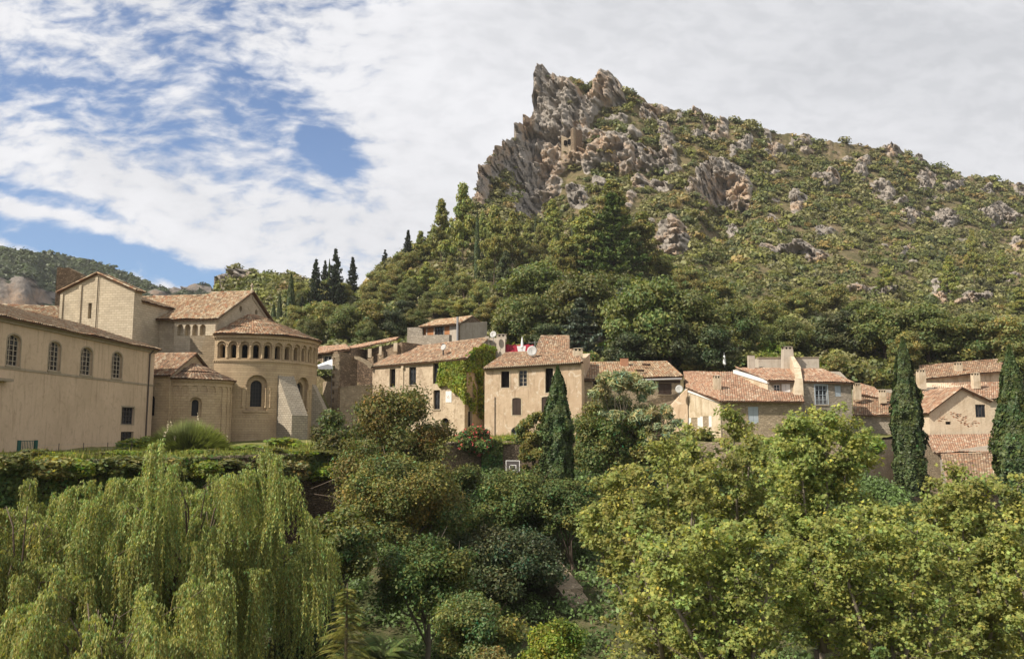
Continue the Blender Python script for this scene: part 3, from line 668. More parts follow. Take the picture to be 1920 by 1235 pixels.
# main apse
zc = at(397, 628, 95).z; arc = cylpts(CA, RA, 0, 180, 73)
foot = arc + [arc[-1] - gn * 3, arc[0] - gn * 3]
apse = block('apse_wall', foot, [zc] * len(foot), ZB, M['church'], church)
k1, k2 = [], []
a0 = apse_angle(414, CA, RA); a1 = apse_angle(520.6, CA, RA); stp = (a1 - a0) / 5
nich = [a0 + stp * i for i in range(13)]
for a in nich:
    W = Tan(CA, RA, a); hw = RA * R(stp) * .5
    k1.append(cutter(W, -hw * .78, zc - 2.62, hw * .78, zc - .68, 1, .22, .3))
    k2.append(cutter(W, -hw * .5, zc - 2.55, hw * .5, zc - 1.0, 1, 1.25, .3))
aw = [apse_angle(482.5, CA, RA), apse_angle(569, CA, RA)]
zt, zo = at(482, 703, 96.5).z, at(482, 770, 96.5).z
k3 = []
for a in aw:
    W = Tan(CA, RA, a); k1.append(cutter(W, -1.15, zo, 1.15, zt, 1, .5, .4)); k3.append((W, zo + .45, zt - .62))
    k2.append(cutter(W, -.62, zo + .45, .62, zt - .62, 1, 1.0, .4))
cut(apse, k1, church); cut(apse, k2, church)
mb = MB(); vo = MB(); colm = MB()
for i, a in enumerate(nich):
    W = Tan(CA, RA, a); hw = RA * R(stp) * .5
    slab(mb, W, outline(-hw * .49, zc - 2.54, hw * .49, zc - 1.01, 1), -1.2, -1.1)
    # moulded arch over the niche
    for r0, r1, d1 in ((.80, .94, .07), (.52, .60, -.10)):
        zt_ = zc - .68 if r0 > .7 else zc - 1.0
        K = 12; p0 = [(hw * r0 * math.cos(math.pi * j / K), zt_ - hw * (.78 if r0 > .7 else .5) + hw * r0 * math.sin(math.pi * j / K)) for j in range(K + 1)]
        p1 = [(hw * r1 * math.cos(math.pi * j / K), zt_ - hw * (.78 if r0 > .7 else .5) + hw * r1 * math.sin(math.pi * j / K)) for j in range(K + 1)]
        for j in range(K):
            q = [p0[j], p1[j], p1[j + 1], p0[j + 1]]
            vo.hexa([W.L(u, z, d1 - .22) for u, z in q] + [W.L(u, z, d1) for u, z in q])
    W2 = Tan(CA, RA, a + stp / 2); b_ = W2.L(0, zc - 2.6, -.02)
    colm = MB(); colm.tube([b_, b_ + UP * .1, b_ + UP * .14, b_ + UP * 1.12, b_ + UP * 1.18, b_ + UP * 1.42], [.13, .13, .085, .075, .11, .15], 8); colm.build('colonnette', M['church'], church, True)
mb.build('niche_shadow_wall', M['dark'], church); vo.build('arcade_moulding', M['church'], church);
for i, (a, (W, z0_, z1_)) in enumerate(zip(aw, k3)):
    wn = MB(); n_ = outline(-.64, z0_ - .01, .64, z1_ + .01, 1)
    for u in (-.3, 0, .3): barbox(wn, W, u - .012, z0_, u + .012, z1_ - .1, -.86, -.84)
    for j in range(1, 7): barbox(wn, W, -.6, z0_ + j * .42, .6, z0_ + j * .42 + .024, -.865, -.845)
    wo = wn.build('window', M['frame_dark'], church); g_ = MB(); slab(g_, W, outline(-.61, z0_ + .01, .61, z1_ - .01, 1), -.99, -.88); g_.build('pane', M['lead_glass'], wo)
    g_ = MB(); barbox(g_, W, -1.35, zo - .16, 1.35, zo - .005, -.3, .10); g_.build('sill', M['church'], wo)
    g_ = MB()
    for s_ in (-1, 1):
        for u_ in (1.02, 1.5):
            b_ = W.L(s_ * u_, zo + .35, -.14 if u_ < 1.2 else .03 - (u_ ** 2) / 16); g_.tube([b_, b_ + UP * .12, b_ + UP * .16, b_ + UP * 1.9, b_ + UP * 1.95, b_ + UP * 2.2], [.12, .12, .08, .08, .1, .15], 8)
    K = 14; p0 = [(1.12 * math.cos(math.pi * j / K), zt - 1.15 + 1.12 * math.sin(math.pi * j / K)) for j in range(K + 1)]; p1 = [(x * 1.15, zt - 1.15 + (y - zt + 1.15) * 1.15) for x, y in p0]
    for j in range(K):
        q = [p0[j], p1[j], p1[j + 1], p0[j + 1]]; g_.hexa([W.L(u, z, -.12) for u, z in q] + [W.L(u, z, .05 - u * u / 17) for u, z in q])
    g_.build('window_surround', M['church'], wo)
# bands: cornice, dentils, string course
def ringband(name, Cc, r0, r1, z0, z1, a0_, a1_, m, k=64, parent=None):
    mb = MB(); an = np.linspace(a0_, a1_, k)
    for i in range(k - 1):
        p = []
        for z in (z0, z1):
            for r_, a in ((r0, an[i]), (r1, an[i]), (r1, an[i + 1]), (r0, an[i + 1])): q = Cc + gn * (r_ * math.sin(R(a))) - gd * (r_ * math.cos(R(a))); q.z = z; p.append(q)
        mb.hexa(p)
    return mb.build(name, M[m], parent or church)
ringband('cornice', CA, RA - .1, RA + .22, zc - .28, zc, -1, 150, 'church'); ringband('cornice_moulding', CA, RA - .1, RA + .36, zc - .02, zc + .1, -1, 150, 'church')
ringband('string_course', CA, RA - .1, RA + .12, zc - 2.9, zc - 2.76, 0, 150, 'church')
db = MB()
for a in np.arange(0, 130, 1.75): W = Tan(CA, RA, a); db.box(W.L(0, zc - 2.96, .05), W.t, W.n, UP, .065, .06, .06)
for a in np.arange(0, 130, 2.2): W = Tan(CA, RA, a); db.box(W.L(0, zc - .36, .07), W.t, W.n, UP, .07, .08, .07)
db.build('dentils', M['church'], church)
za = at(463, 587, CA.y).z
def cone(Cc, r, z0, z1, out):
    def f(s, t):
        a = R(180 * s); rr_ = (r + out) * (1 - t) + .02; q = Cc + gn * (rr_ * math.sin(a)) - gd * (rr_ * math.cos(a)); return np.array([q.x, q.y, z0 + (z1 - z0) * t])
    return f
def conetiles(name, Cc, r, z0, z1, out, bands, pal, seed):
    """the tile courses thin out towards the top, so the cone is laid in rings"""
    f = cone(Cc, r, z0, z1, out); o = None; L_ = math.hypot(r, z1 - z0)
    for i in range(len(bands) - 1):
        t0, t1 = bands[i], bands[i + 1]; n_ = max(8, int(math.pi * (r + out) * (1 - (t0 + t1) / 2) / .28))
        q = tiles(church, lambda s, t: f(s, t0 + (t1 - t0) * t), n_, max(2, int(L_ * (t1 - t0) / .42)), pal, name if o is None else 'upper_tiles', seed=seed + i, parent=o)
        o = o or q
    return o
conetiles('apse_roof', CA, RA, zc + .12, za, .5, [0, .3, .52, .7, .84, .96], 'warm', 40)
# choir gable and side wall
zg, ze = at(465, 548, CA.y).z, at(393, 597, 95).z
Fp = N0 + gd * 2 * RA; LB = 5.0
cf = [N0 - gn * LB, N0, CA, Fp, Fp - gn * LB, CA - gn * LB]
choir = block('choir_wall', cf, [ze, ze, zg, ze, ze, zg], ZB, M['church_grey'], church, [[0, 1, 2, 5], [5, 2, 3, 4]])
Wl = Wall(cf[0], N0); kk = []
for x0, x1 in ((333.6, 342), (348, 355.5), (362, 369.5), (376, 384)):
    u0, z0_, u1, z1_ = Wl.uz((x0, 608, x1, 629)); kk.append(cutter(Wl, u0 - .1, z0_, u1 + .1, z1_, 1, .6))
Wg = Wall(N0, Fp); gb = MB()
for px, py in ((451.5, 579), (480.5, 586)):
    u, z_ = Wg.hit(px, py); c_ = [(u + .38 * math.cos(a), z_ + .38 * math.sin(a)) for a in np.linspace(0, 2 * math.pi, 15)[:-1]]
    kk.append(([Wg.L(a, b, .1) for a, b in c_], [Wg.L(a, b, -.35) for a, b in c_]))
cut(choir, kk, church)
for f_ in np.arange(.04, .97, .035):       # corbels under the gable verge
    for s_ in (0, 1):
        u = RA * f_ if s_ == 0 else 2 * RA - RA * f_; z_ = ze + (zg - ze) * f_ - .42
        gb.box(Wg.L(u, z_, .05), Wg.t, Wg.n, UP, .09, .07, .13)
for x in np.arange(.15, LB, .4): gb.box(Wl.L(x, ze - .18, .06), Wl.t, Wl.n, UP, .1, .08, .13)
u_, z_ = Wg.hit(467, 578); gb.box(Wg.L(u_, z_, .02), Wg.t, Wg.n, UP, .3, .04, .14)
gb.build('corbels', M['church_grey'], church)
ov = .35
def lift(p, z): return Vector((p.x, p.y, z))
n1 = -gd; sl_ = (zg - ze) / RA
def nave(root, x0, x1, z_e, z_r, half, pal, seed, name, out_=.35):
    """gable roof along the church axis from gable distance x0 back to x1 (metres)"""
    sl = (z_r - z_e) / half
    A = lift(CA - gn * x1 - gd * (half + out_), z_e - sl * out_ + .1); B = lift(CA - gn * x0 - gd * (half + out_), z_e - sl * out_ + .1)
    Cc = lift(CA - gn * x0, z_r + .1); D_ = lift(CA - gn * x1, z_r + .1)
    o = roof(root, A, B, Cc, D_, pal, seed=seed, name=name)
    A2, B2 = lift(CA - gn * x1 + gd * (half + out_), z_e - sl * out_ + .1), lift(CA - gn * x0 + gd * (half + out_), z_e - sl * out_ + .1)
    roof(root, A2, B2, Cc, D_, pal, seed=seed + 1, name=name, cap=False); return o
nave(church, -.3, LB + .2, ze, zg, RA, 'tan', 50, 'choir_roof')
block('nave_wall', [CA - gn * 22 - gd * 7.4, CA - gn * LB - gd * 7.4, CA - gn * LB + gd * 7.4, CA - gn * 22 + gd * 7.4], [ze + .1] * 4, ZB, M['church_grey'], church)
nave(church, LB + .15, 22, ze + .4, zg - .3, 7.4, 'tan', 52, 'nave_roof', .9)
fx = MB(); q = lift(CA + gn * .1, zg + .1); fx.tube([q, q + UP * .2, q + UP * .3], [.16, .16, .08]); fx.box(q + UP * .62, gd, gn, UP, .09, .07, .4); fx.box(q + UP * .68, gd, gn, UP, .3, .07, .09); fx.build('stone_cross', M['church_grey'], church)
# sloping buttresses
def buttress(a, p, w_, ztop, zfront, extra=0):
    W = Tan(CA, RA, a); h = w_ / 2; mb = MB()
    mb.hexa([W.L(-h, ZB, -.5), W.L(-h, ZB, p), W.L(h, ZB, p), W.L(h, ZB, -.5), W.L(-h, ztop, -.5), W.L(-h, zfront, p), W.L(h, zfront, p), W.L(h, ztop, -.5)])
    o = mb.build('buttress', M['buttress'], church); o['label'] = 'grey sloping stone buttress'; return o
ab = apse_angle(541, CA, RA)
buttress(ab - 2, 2.9, 2.1, at(540, 692, 97).z, at(550, 778, 94.5).z); buttress(99, 1.7, 1.8, at(590, 706, 103).z, at(600, 775, 103).z)
# small side apse with its own little gable
N1 = G2(320, 88); r1 = 4.03; C1 = N1 + gd * r1; z1c = at(320, 711, 88).z; arc = cylpts(C1, r1, 0, 180, 41)
a1o = block('side_apse_wall', arc + [arc[-1] - gn, arc[0] - gn], [z1c] * 43, ZB, M['church'], church)
kk = []; kk2 = []; aa = [apse_angle(x, C1, r1) for x in (326, 345, 366, 384, 397, 410, 421)]
wa = apse_angle(369, C1, r1); wb = apse_angle(411, C1, r1)
for a in np.arange(6, 150, 13.2):
    W = Tan(C1, r1, a); kk.append(cutter(W, -.36, -1.6 if int((a - 6) / 13.2) % 2 else z1c - 1.3, .36, z1c - .62, 1, .1, .3))
cut(a1o, kk, church)
W = Tan(C1, r1, wa); zz0, zz1 = at(370, 782, 88.5).z, at(370, 744, 88.5).z
kk = [cutter(W, -.62, zz0, .62, zz1, 1, .35, .3)]; kk2 = [cutter(W, -.34, zz0 + .1, .34, zz1 - .25, 1, .9, .3)]
Wb = Tan(C1, r1, wb); kk.append(cutter(Wb, -.4, zz0 - .1, .4, zz1 - .05, 1, .2, .3))
cut(a1o, kk, church); cut(a1o, kk2, church)
mb = MB(); barbox(mb, W, -.34, zz0 + .1, .34, zz0 + .16, -.8, -.3); o_ = mb.build('window', M['trim'], church); mb = MB(); slab(mb, W, outline(-.33, zz0 + .11, .33, zz1 - .26, 1), -.88, -.7); mb.build('pane', M['lead_glass'], o_)
mb = MB(); slab(mb, Wb, outline(-.38, zz0 - .08, .38, zz1 - .07, 1), -.19, -.12); mb.build('blind_window', M['church'], church)
ringband('cornice', C1, r1 - .1, r1 + .2, z1c - .2, z1c, 0, 150, 'church', 36)
z1a = at(353, 680, C1.y).z; conetiles('side_apse_roof', C1, r1, z1c + .1, z1a, .4, [0, .4, .68, .95], 'brown', 60)
z1e, z1g = at(320, 702, 88).z, at(358, 664.5, C1.y).z
cf1 = [N1 - gn * 7 - gd * .4, N1 - gd * .4, C1, N1 + gd * (2 * r1 + .4), N1 + gd * (2 * r1 + .4) - gn * 7, C1 - gn * 7]
ch1 = block('chapel_wall', cf1, [z1e, z1e, z1g, z1e, z1e, z1g], ZB, M['church'], church, [[0, 1, 2, 5], [5, 2, 3, 4]])
W = Wall(cf1[0], cf1[1]); wr = (276, 741, 290, 779); window(church, W, wr, 'plain', 1, .6, 'frame_dark')
u0, z0_, u1, z1_ = W.uz((277, 718, 303, 727))
for i in range(2): W.cuts.append(cutter(W, u0 + i * .85, z1_ - .6, u0 + i * .85 + .7, z1_, 1, .12))
cut(ch1, W.cuts, church)
sl = (z1g - z1e) / r1
A = lift(N1 - gn * 7 - gd * .8, z1e - .15); B = lift(N1 + gn * .2 - gd * .8, z1e - .15); Cc = lift(C1 + gn * .2, z1g + .12); D_ = lift(C1 - gn * 7, z1g + .12)
roof(church, A, B, Cc, D_, 'brown', seed=63, name='chapel_roof')
roof(church, lift(N1 + gd * (2 * r1 + .8) - gn * 7, z1e - .15), lift(N1 + gd * (2 * r1 + .8) + gn * .2, z1e - .15), Cc, D_, 'brown', seed=64, cap=False, name='chapel_roof')
# transept arm: gabled block, lower wing behind it
T0 = G2(240, 92); T1 = T0 - gn * 9.03; zte = at(240, 544, 92).z; ztm = (T0 + T1) / 2 + gd * 0; ztg = at(177, 514, ztm.y).z
tf = [T1, ztm, T0, T0 + gd * 1.4, ztm + gd * 1.4, T1 + gd * 1.4]
tr = block('transept_wall', tf, [zte, ztg, zte, zte, ztg, zte], ZB, M['church_grey'], church, [[0, 1, 4, 5], [1, 2, 3, 4]])
W = Wall(T1, T0); W.cuts.append(cutter(W, *[W.uz((165, 568, 171.5, 597))[i] for i in range(4)], 0, .7)); cut(tr, W.cuts, church)
mb = MB(); u0, z0_, u1, z1_ = W.uz((165, 568, 171.5, 597)); barbox(mb, W, u0 + .01, z0_ + .01, u1 - .01, z1_ - .01, -.69, -.5); mb.build('slit_opening', M['dark'], church)
pb = MB()
for x in (114, 148, 178, 182):
    u, _ = W.hit(x, 600); f_ = 1 - abs(u - W.len / 2) / (W.len / 2); barbox(pb, W, u - .16 if x < 180 else u - .05, ZB, u + (.16 if x < 180 else .05), zte + (ztg - zte) * f_ - .25, -.1, .13 if x < 180 else .05)
pb.build('pilaster_strips', M['church_grey'], church)
sl = (ztg - zte) / (W.len / 2); o1 = .35
for sgn, P_ in ((1, T0), (-1, T1)):
    e_ = P_ + gn * (sgn * o1); A = lift(e_ - gd * .25, zte - sl * o1 + .12); B = lift(e_ + gd * 1.55, zte - sl * o1 + .12); Cc = lift(ztm + gd * 1.55, ztg + .12); D_ = lift(ztm - gd * .25, ztg + .12)
    roof(church, A, B, Cc, D_, 'tan', seed=70 + sgn, name='transept_roof', cap=sgn > 0)
w0 = T0 + gd * 1.4; w1 = T0 + gd * 8.4; z0_, z1_ = at(254, 566, w0.y).z, at(322, 583, w1.y).z
block('transept_wing_wall', [w0 - gn * 9, w0 - gn * .01, w1 - gn * .01, w1 - gn * 9], [z0_, z0_, z1_, z1_], ZB, M['church_grey'], church)
A = lift(w0 + gn * .25, z0_ + .05); B = lift(w1 + gn * .25, z1_ + .05); roof(church, A, B, lift(w1 - gn * 4.5, z1_ + 1.7), lift(w0 - gn * 4.5, z0_ + 1.7), 'tan', seed=74, name='wing_roof')

# ---------------------------------------------------------------- abbey wing on the left
FW0 = Vector((-37.5, 44, 0)); FW1 = G2(284.5, 87); zfe = at(284, 657, 87).z
wing = thing('abbey_wing', 'long beige plastered abbey building with four tall arched windows and a downpipe', 'building', (-44, 66, ZB))
f_ = [FW0, FW1, FW1 + Vector((-14, 1.5, 0)), FW0 + Vector((-14, 0, 0))]
wo = block('wall', f_, [zfe] * 4, ZB, M['facade'], wing)
W = Wall(FW0, FW1)
def awin(r_, cols=3, rows=6): window(wing, W, r_, 'pane', .55, .32, 'frame', cols, rows, True, 'trim')
for r_ in ((13, 627, 38, 686), (91.5, 640, 113, 695), (151.6, 651, 173, 703), (210, 660, 228.8, 709)): awin(r_)
window(wing, W, (228, 763, 251, 795), 'pane', 0, .3, 'frame_dark', 4, 4, False, 'trim'); window(wing, W, (226, 809, 250, 842), 'pane', 0, .4, 'frame_dark', 2, 3, False, None, None, 'doorway')
cut(wo, W.cuts, wing)
u0, zb1 = W.hit(30, 691); mb = MB(); zband = (W.hit(30, 691)[1] + W.hit(262, 719)[1]) / 2
barbox(mb, W, 0, zband - .11, W.len, zband + .07, -.1, .05); mb.build('string_band', M['trim'], wing)
mb = MB(); barbox(mb, W, 0, zfe - .3, W.len + .1, zfe - .12, -.1, .16); barbox(mb, W, 0, zfe - .12, W.len + .2, zfe + .06, -.1, .3); mb.build('cornice', M['trim'], wing)
mb = MB(); barbox(mb, W, W.hit(0, 713)[0] - 3, W.hit(11, 713)[1] - .1, W.hit(11, 713)[0], W.hit(11, 713)[1] + .1, 0, .6); mb.build('door_canopy', M['trim'], wing)
u, _ = W.hit(277, 720); mb = MB(); mb.tube([W.L(u + .35, zfe - .1, .3), W.L(u, zfe - .5, .1), W.L(u - .05, 0, .1), W.L(u - .05, ZB, .1)], .07); mb.build('downpipe', M['pipe'], wing)
A = Vector((FW0.x + .5, FW0.y, zfe + .06)); B = Vector((FW1.x + .55, FW1.y + .3, zfe + .06)); Cc = Vector((-43.6, 86.6, zfe + 2.5)); D_ = Vector((-44.2, 44, zfe + 2.5))
roof(wing, A, B, Cc, D_, 'tan', seed=80, name='roof')
B2 = Vector((FW1.x - 13, FW1.y + 2, zfe)); roof(wing, Vector((-51, 88.7, zfe)), B, Cc, Cc + Vector((-.2, 0, 0)), 'tan', seed=81, name='hip_roof')
# rear range
rear = thing('rear_range', 'low abbey range with orange tiled roof seen behind the beige wing', 'building', (-58, 96, ZB))
a, b = G2(-60, 93), G2(112, 96); block('wall', [a, b, b + Vector((0, 9, 0)), a + Vector((0, 9, 0))], [at(50, 600, 94).z] * 4, ZB, M['church_grey'], rear)
za_, zb_ = at(0, 603, 93).z, at(98, 576, 100).z
roof(rear, Vector((a.x, a.y - .4, za_)), Vector((b.x, b.y - .4, za_)), Vector((b.x, b.y + 5, zb_)), Vector((a.x, a.y + 5, zb_)), 'tan', seed=82)
# ruined wall stub
ruin = thing('ruined_wall', 'jagged brown ruined wall stub rising behind the gabled stone transept', 'ruin', at(122, 545, 106) - UP * 3)
mb = MB(); tops = [(107, 502), (112, 500), (119, 503), (127, 501), (135, 505), (145, 510), (152, 513), (164, 530)]
for i in range(len(tops) - 1):
    p0, p1 = at(tops[i][0], tops[i][1], 106 + i * .4), at(tops[i + 1][0], tops[i + 1][1], 106.4 + i * .4)
    b0, b1 = Vector((p0.x, p0.y, 8)), Vector((p1.x, p1.y, 8)); dd = Vector((0, 1.4, 0))
    mb.hexa([b0, b1, b1 + dd, b0 + dd, p0, p1, p1 + dd, p0 + dd])
mb.build('wall', M['rubble'], ruin)
# ---------------------------------------------------------------- village houses
def house(name, label, corners, depth, zb, m, cat='house', rad=False, tops=None, group=None):
    """corners: front corners as (px, Y), left to right; the back is set `depth` metres behind"""
    P_ = [G2(a, b) for a, b, c in corners]; zt = [at(a, c, b).z for a, b, c in corners]
    d = (P_[-1] - P_[0]).normalized(); n_in = Vector((-d.y, d.x, 0)); bk = [p * (1 + depth / p.y) if rad else p + n_in * depth for p in P_][::-1]
    foot = P_ + bk; root = thing(name, label, cat, centre(foot, zb), group)
    wl = block('wall', foot, zt + (tops or zt[::-1]), zb, M[m], root)
    return root, wl, [Wall(P_[i], P_[i + 1]) for i in range(len(P_) - 1)] + [Wall(P_[-1], bk[0])], P_, bk, n_in, zt
# -- ivy-clad house
A_, wl, WW, P_, bk, nin, zt = house('village_house', 'buff plastered house with bright green creeper over its right front corner', [(697, 112, 686), (871, 104, 671)], 8, -1.5, 'plaster_a', tops=[11.5, 11.2])
W, WS = WW
window(A_, W, (730.5, 691, 741.5, 726), 'hole', 0, .45, 'frame_dark', surround='plaster_d')
window(A_, W, (767, 688, 780, 721), 'pane', 0, .3, 'frame_dark', 2, 1, True)
window(A_, W, (768, 732, 780.5, 744), 'hole', 0, .4, 'frame_dark')
window(A_, W, (812, 681, 824, 719), 'pane', 0, .4, 'frame_dark', 2, 1, False, 'plaster_d')
window(A_, W, (813, 731, 825, 767), 'pane', 0, .4, 'frame_dark', 2, 1, True, 'plaster_d')
window(A_, W, (827, 783, 842, 798), 'hole', 1, .4, 'frame_dark')
window(A_, WS, (877.5, 771, 885, 800), 'hole', 0, .4, 'frame_dark', surround='plaster_grey', name='doorway')
cut(wl, W.cuts + WS.cuts, A_)
mb = MB(); u0, z0_, u1, z1_ = W.uz((836, 733, 847, 754)); barbox(mb, W, u0, z0_, u1, z1_, -.05, .05); pn = mb.build('sundial_panel', M['white'], A_)
mb = MB(); uc, zc_ = (u0 + u1) / 2, z0_ + (z1_ - z0_) * .62; mb.tube([W.L(uc, zc_, .04), W.L(uc - .02, zc_ - .35, .3)], .018, 5)
for i in range(9):
    a = math.pi + math.pi * i / 8; barbox(mb, W, uc + .3 * math.cos(a) - .012, zc_ + .3 * math.sin(a) - .05, uc + .3 * math.cos(a) + .012, zc_ + .3 * math.sin(a) + .05, .045, .056)
mb.build('gnomon', M['shutter_orange'], pn)
A, B, Cc, D_ = at(692, 688.5, 112), at(874, 672, 103.2), at(917, 633, 109.5), at(763, 652, 118.5)
roof(A_, A, B, Cc, D_, 'brown', seed=101); genoise(A_, P_[0], P_[1], W.n, zt[0] + .05, zt[1] + .05)
u, z_ = W.hit(757, 690); mb = MB(); mb.tube([W.L(u, zt[0] - .2, .08), W.L(u, -1.5, .08)], .05, 6); mb.box(W.L(u, z_ + .1, .18), W.t, W.n, UP, .16, .14, .16); mb.build('downpipe', M['plaster_d'], A_)
q0 = G2(917, 110); q1 = G2(947, 109); tw = block('stair_tower', [q0, q1, q1 + Vector((0, 3, 0)), q0 + Vector((0, 3, 0))], [at(917, 633, 110).z, at(947, 634, 109).z] * 2, 0, M['plaster_grey'], A_)
chimney(A_, 940, 109.6, 1.3, .7, 626, 634, 'plaster_grey'); chimney(A_, 913.5, 109, .45, .45, 629, 650, 'plaster_grey', holes=False)
dish(924.5, 626.5, 108.6, .42, 'small white satellite dish beside the chimney of the creeper-clad house')
k = thing('roof_vent', 'dark metal cowl pipe with pale disc on the creeper-clad house roof', 'roof vent', at(831, 658, 107.5))
mb = MB(); b_ = at(831, 660, 107.6); mb.tube([b_ - UP * .5, b_ + UP * .9], .09); mb.tube([b_ + UP * .9, b_ + UP * .95, b_ + UP * 1.15], [.2, .26, .05]); mb.build('pipe', M['frame_dark'], k)
mb = MB(); b_ = at(831.5, 651, 107.2); mb.tube([b_, b_ + Vector((-.05, -.07, .02))], [.42, .36], 16); mb.build('disc', M['dish'], k)
# -- tall ochre house
B_, wl, WW, P_, bk, nin, zt = house('village_house', 'tall ochre plastered house with dark window holes and brown arched shutters', [(908.5, 101, 690), (1091, 98.5, 679)], 8, -1.5, 'plaster_b', tops=[9.6, 9.4])
W = WW[0]
window(B_, W, (939.5, 695.5, 955, 726.5), 'hole', 0, .5, 'frame_dark', surround='plaster_d')
window(B_, W, (972.5, 693.5, 988, 724), 'pane', 0, .45, 'frame', 2, 4, surround='plaster_d')
window(B_, W, (1022.5, 690, 1037, 736), 'hole', 0, .5, 'frame_dark', surround='plaster_d')
window(B_, W, (960.5, 745.5, 977, 778), 'shutter', .35, .2, 'frame', surround='plaster_d')
window(B_, W, (1015.5, 743.5, 1031, 776), 'shutter', .35, .2, 'frame', surround='plaster_d')
window(B_, W, (958, 799, 984, 828), 'pane', .7, .35, 'shutter_blue', 3, 2, name='doorway')
cut(wl, W.cuts, B_)
mb = MB(); u, _ = W.hit(928, 760); mb.tube([W.L(u, W.hit(928, 744)[1], .06), W.L(u, -1.5, .06)], .045, 6); mb.build('downpipe', M['pipe'], B_)
A, B, Cc, D_ = at(905, 691.5, 100.6), at(1094, 679.5, 98), at(1079, 655, 104.5), at(948, 662, 107.5)
roof(B_, A, B, Cc, D_, 'brown', seed=103, tile=.25); genoise(B_, P_[0], P_[1], W.n, zt[0] + .05, zt[1] + .05, 3)
chimney(B_, 1083.5, 101, 1.15, .9, 652, 677, 'plaster_d', 'tile')
dish(997.5, 657.5, 103, .6, 'round pale satellite dish on the ridge of the tall ochre house', (-.1, -1, .25))
k = thing('tv_antenna', 'thin metal television aerial behind the ridge of the tall ochre house', 'antenna', at(1003, 662, 106))
b_ = at(1003, 660, 106); mb = MB(); mb.tube([b_ - UP, b_ + UP * 1.4], .035, 5); mb.build('mast', M['metal_grey'], k)
mb = MB(); mb.tube([b_ + Vector((-.9, 0, 1.15)), b_ + Vector((.9, .1, 1.3))], .025, 5)
for i in range(7): q = b_ + Vector((-.8 + .26 * i, 0, 1.16 + .02 * i)); mb.tube([q - Vector((.05, .4, 0)), q + Vector((.05, .4, 0))], .015, 4)
mb.build('aerial', M['metal_grey'], k)
# -- steep small roof behind it
R_, wl, WW, P_, bk, nin, zt = house('village_house', 'small house showing only its steep brown tiled roof behind the tall ochre house', [(1005, 112, 663), (1066, 111, 658)], 8, 2, 'plaster_a')
roof(R_, at(1001, 664, 111.6), at(1067, 659, 110.6), at(1067, 630, 117), at(1015, 630, 118), 'brown', seed=105, tile=.3)
# red awning with white motif on the terrace
k = thing('awning', 'crimson cloth awning with a pale folded parasol in front of it on the roof terrace', 'awning', at(972, 665, 110))
mb = MB(); 
for i in range(12):
    x0, x1 = 947 + i * 4.4, 951.4 + i * 4.4; z_ = lambda x: 646 + 1.2 * math.sin(x * .5)
    p = [at(x0, 664, 109), at(x1, 664, 109.15 if i % 2 else 108.9), at(x1, z_(x1), 110.4), at(x0, z_(x0), 110.4)]
    mb.hexa([q - Vector((0, 0, .03)) for q in p] + p)
mb.build('cloth', M['red_cloth'], k)
mb = MB(); mb.hexa([at(972, 662, 108.7), at(984, 662, 108.7), at(984, 662, 108.9), at(972, 662, 108.9), at(969, 648.5, 108.7), at(986, 648.5, 108.7), at(986, 648.5, 108.9), at(969, 648.5, 108.9)]); mb.build('white_panel', M['sail'], k)
k = thing('parasol', 'furled pale pink parasol standing before the crimson awning', 'parasol', at(979, 664, 108))
b_ = at(979, 664, 108); mb = MB(); mb.tube([b_, b_ + UP * 2.3], .03, 6); mb.build('pole', M['metal_grey'], k); mb = MB(); mb.tube([b_ + UP * .7, b_ + UP * .9, b_ + UP * 1.8, b_ + UP * 2.25], [.05, .2, .11, .02], 9); mb.build('canopy', M['sail'], k)
# -- low stone house
C_, wl, WW, P_, bk, nin, zt = house('village_house', 'low stone house with an orange brick chimney and patched tile roof', [(1091.5, 101, 711), (1277, 103, 706)], 7, -1.5, 'rubble_pale', tops=[8.2, 8.4])
W = WW[0]; window(C_, W, (1234, 718, 1259.5, 739), 'shutter', 0, .2, 'frame_dark', sill=True); window(C_, W, (1217, 757, 1224, 781), 'hole', 0, .4, 'frame_dark'); window(C_, W, (1112, 714, 1124, 735), 'hole', 0, .4, 'frame_dark')
cut(wl, W.cuts, C_)
roof(C_, at(1090, 712, 100.5), at(1281, 706, 102.5), at(1250, 678, 109), at(1093, 680, 108), 'tan', seed=107, tile=.32)
mb = MB(); g0, g1 = at(1180, 713, 100.9), at(1278, 710, 102.4); mb.tube([g0, g1], .11, 8); mb.build('gutter', M['zinc'], C_)
u = 4; mb = MB(); barbox(mb, W, 0, zt[0] - .3, W.len, zt[0] + .0, .002, .1); mb.build('eave_band', M['shutter_brown'], C_)
chimney(C_, 1171, 106.5, .95, .7, 670.5, 681, 'brick', holes=False)
for i, (x, y) in enumerate(((1212, 685), (1200, 696))):
    p = at(x, y, 105.5 - i * 2.4); q = thing('roof_hatch', ['upper', 'lower'][i] + ' dark gap with slipped tiles in the roof of the low stone house', 'roof hatch', p)
    mb = MB(); 
    for j in range(3): mb.box(p + Vector((.35 * j - .35, 0, .12 - .04 * j)), Vector((1, 0, 0)), Vector((0, .93, .36)), Vector((0, -.36, .93)), .15, .25 - .05 * j, .05)
    mb.build('frame', M['tile_dark'], q); mb = MB(); mb.box(p + UP * .1, Vector((1, 0, 0)), Vector((0, .93, .36)), Vector((0, -.36, .93)), .5, .16, .07); mb.build('opening', M['dark'], q)
dish(1273.5, 729, 99.5, .44, 'white satellite dish on a pole at the right end of the low stone house', (-.25, -1, .2))
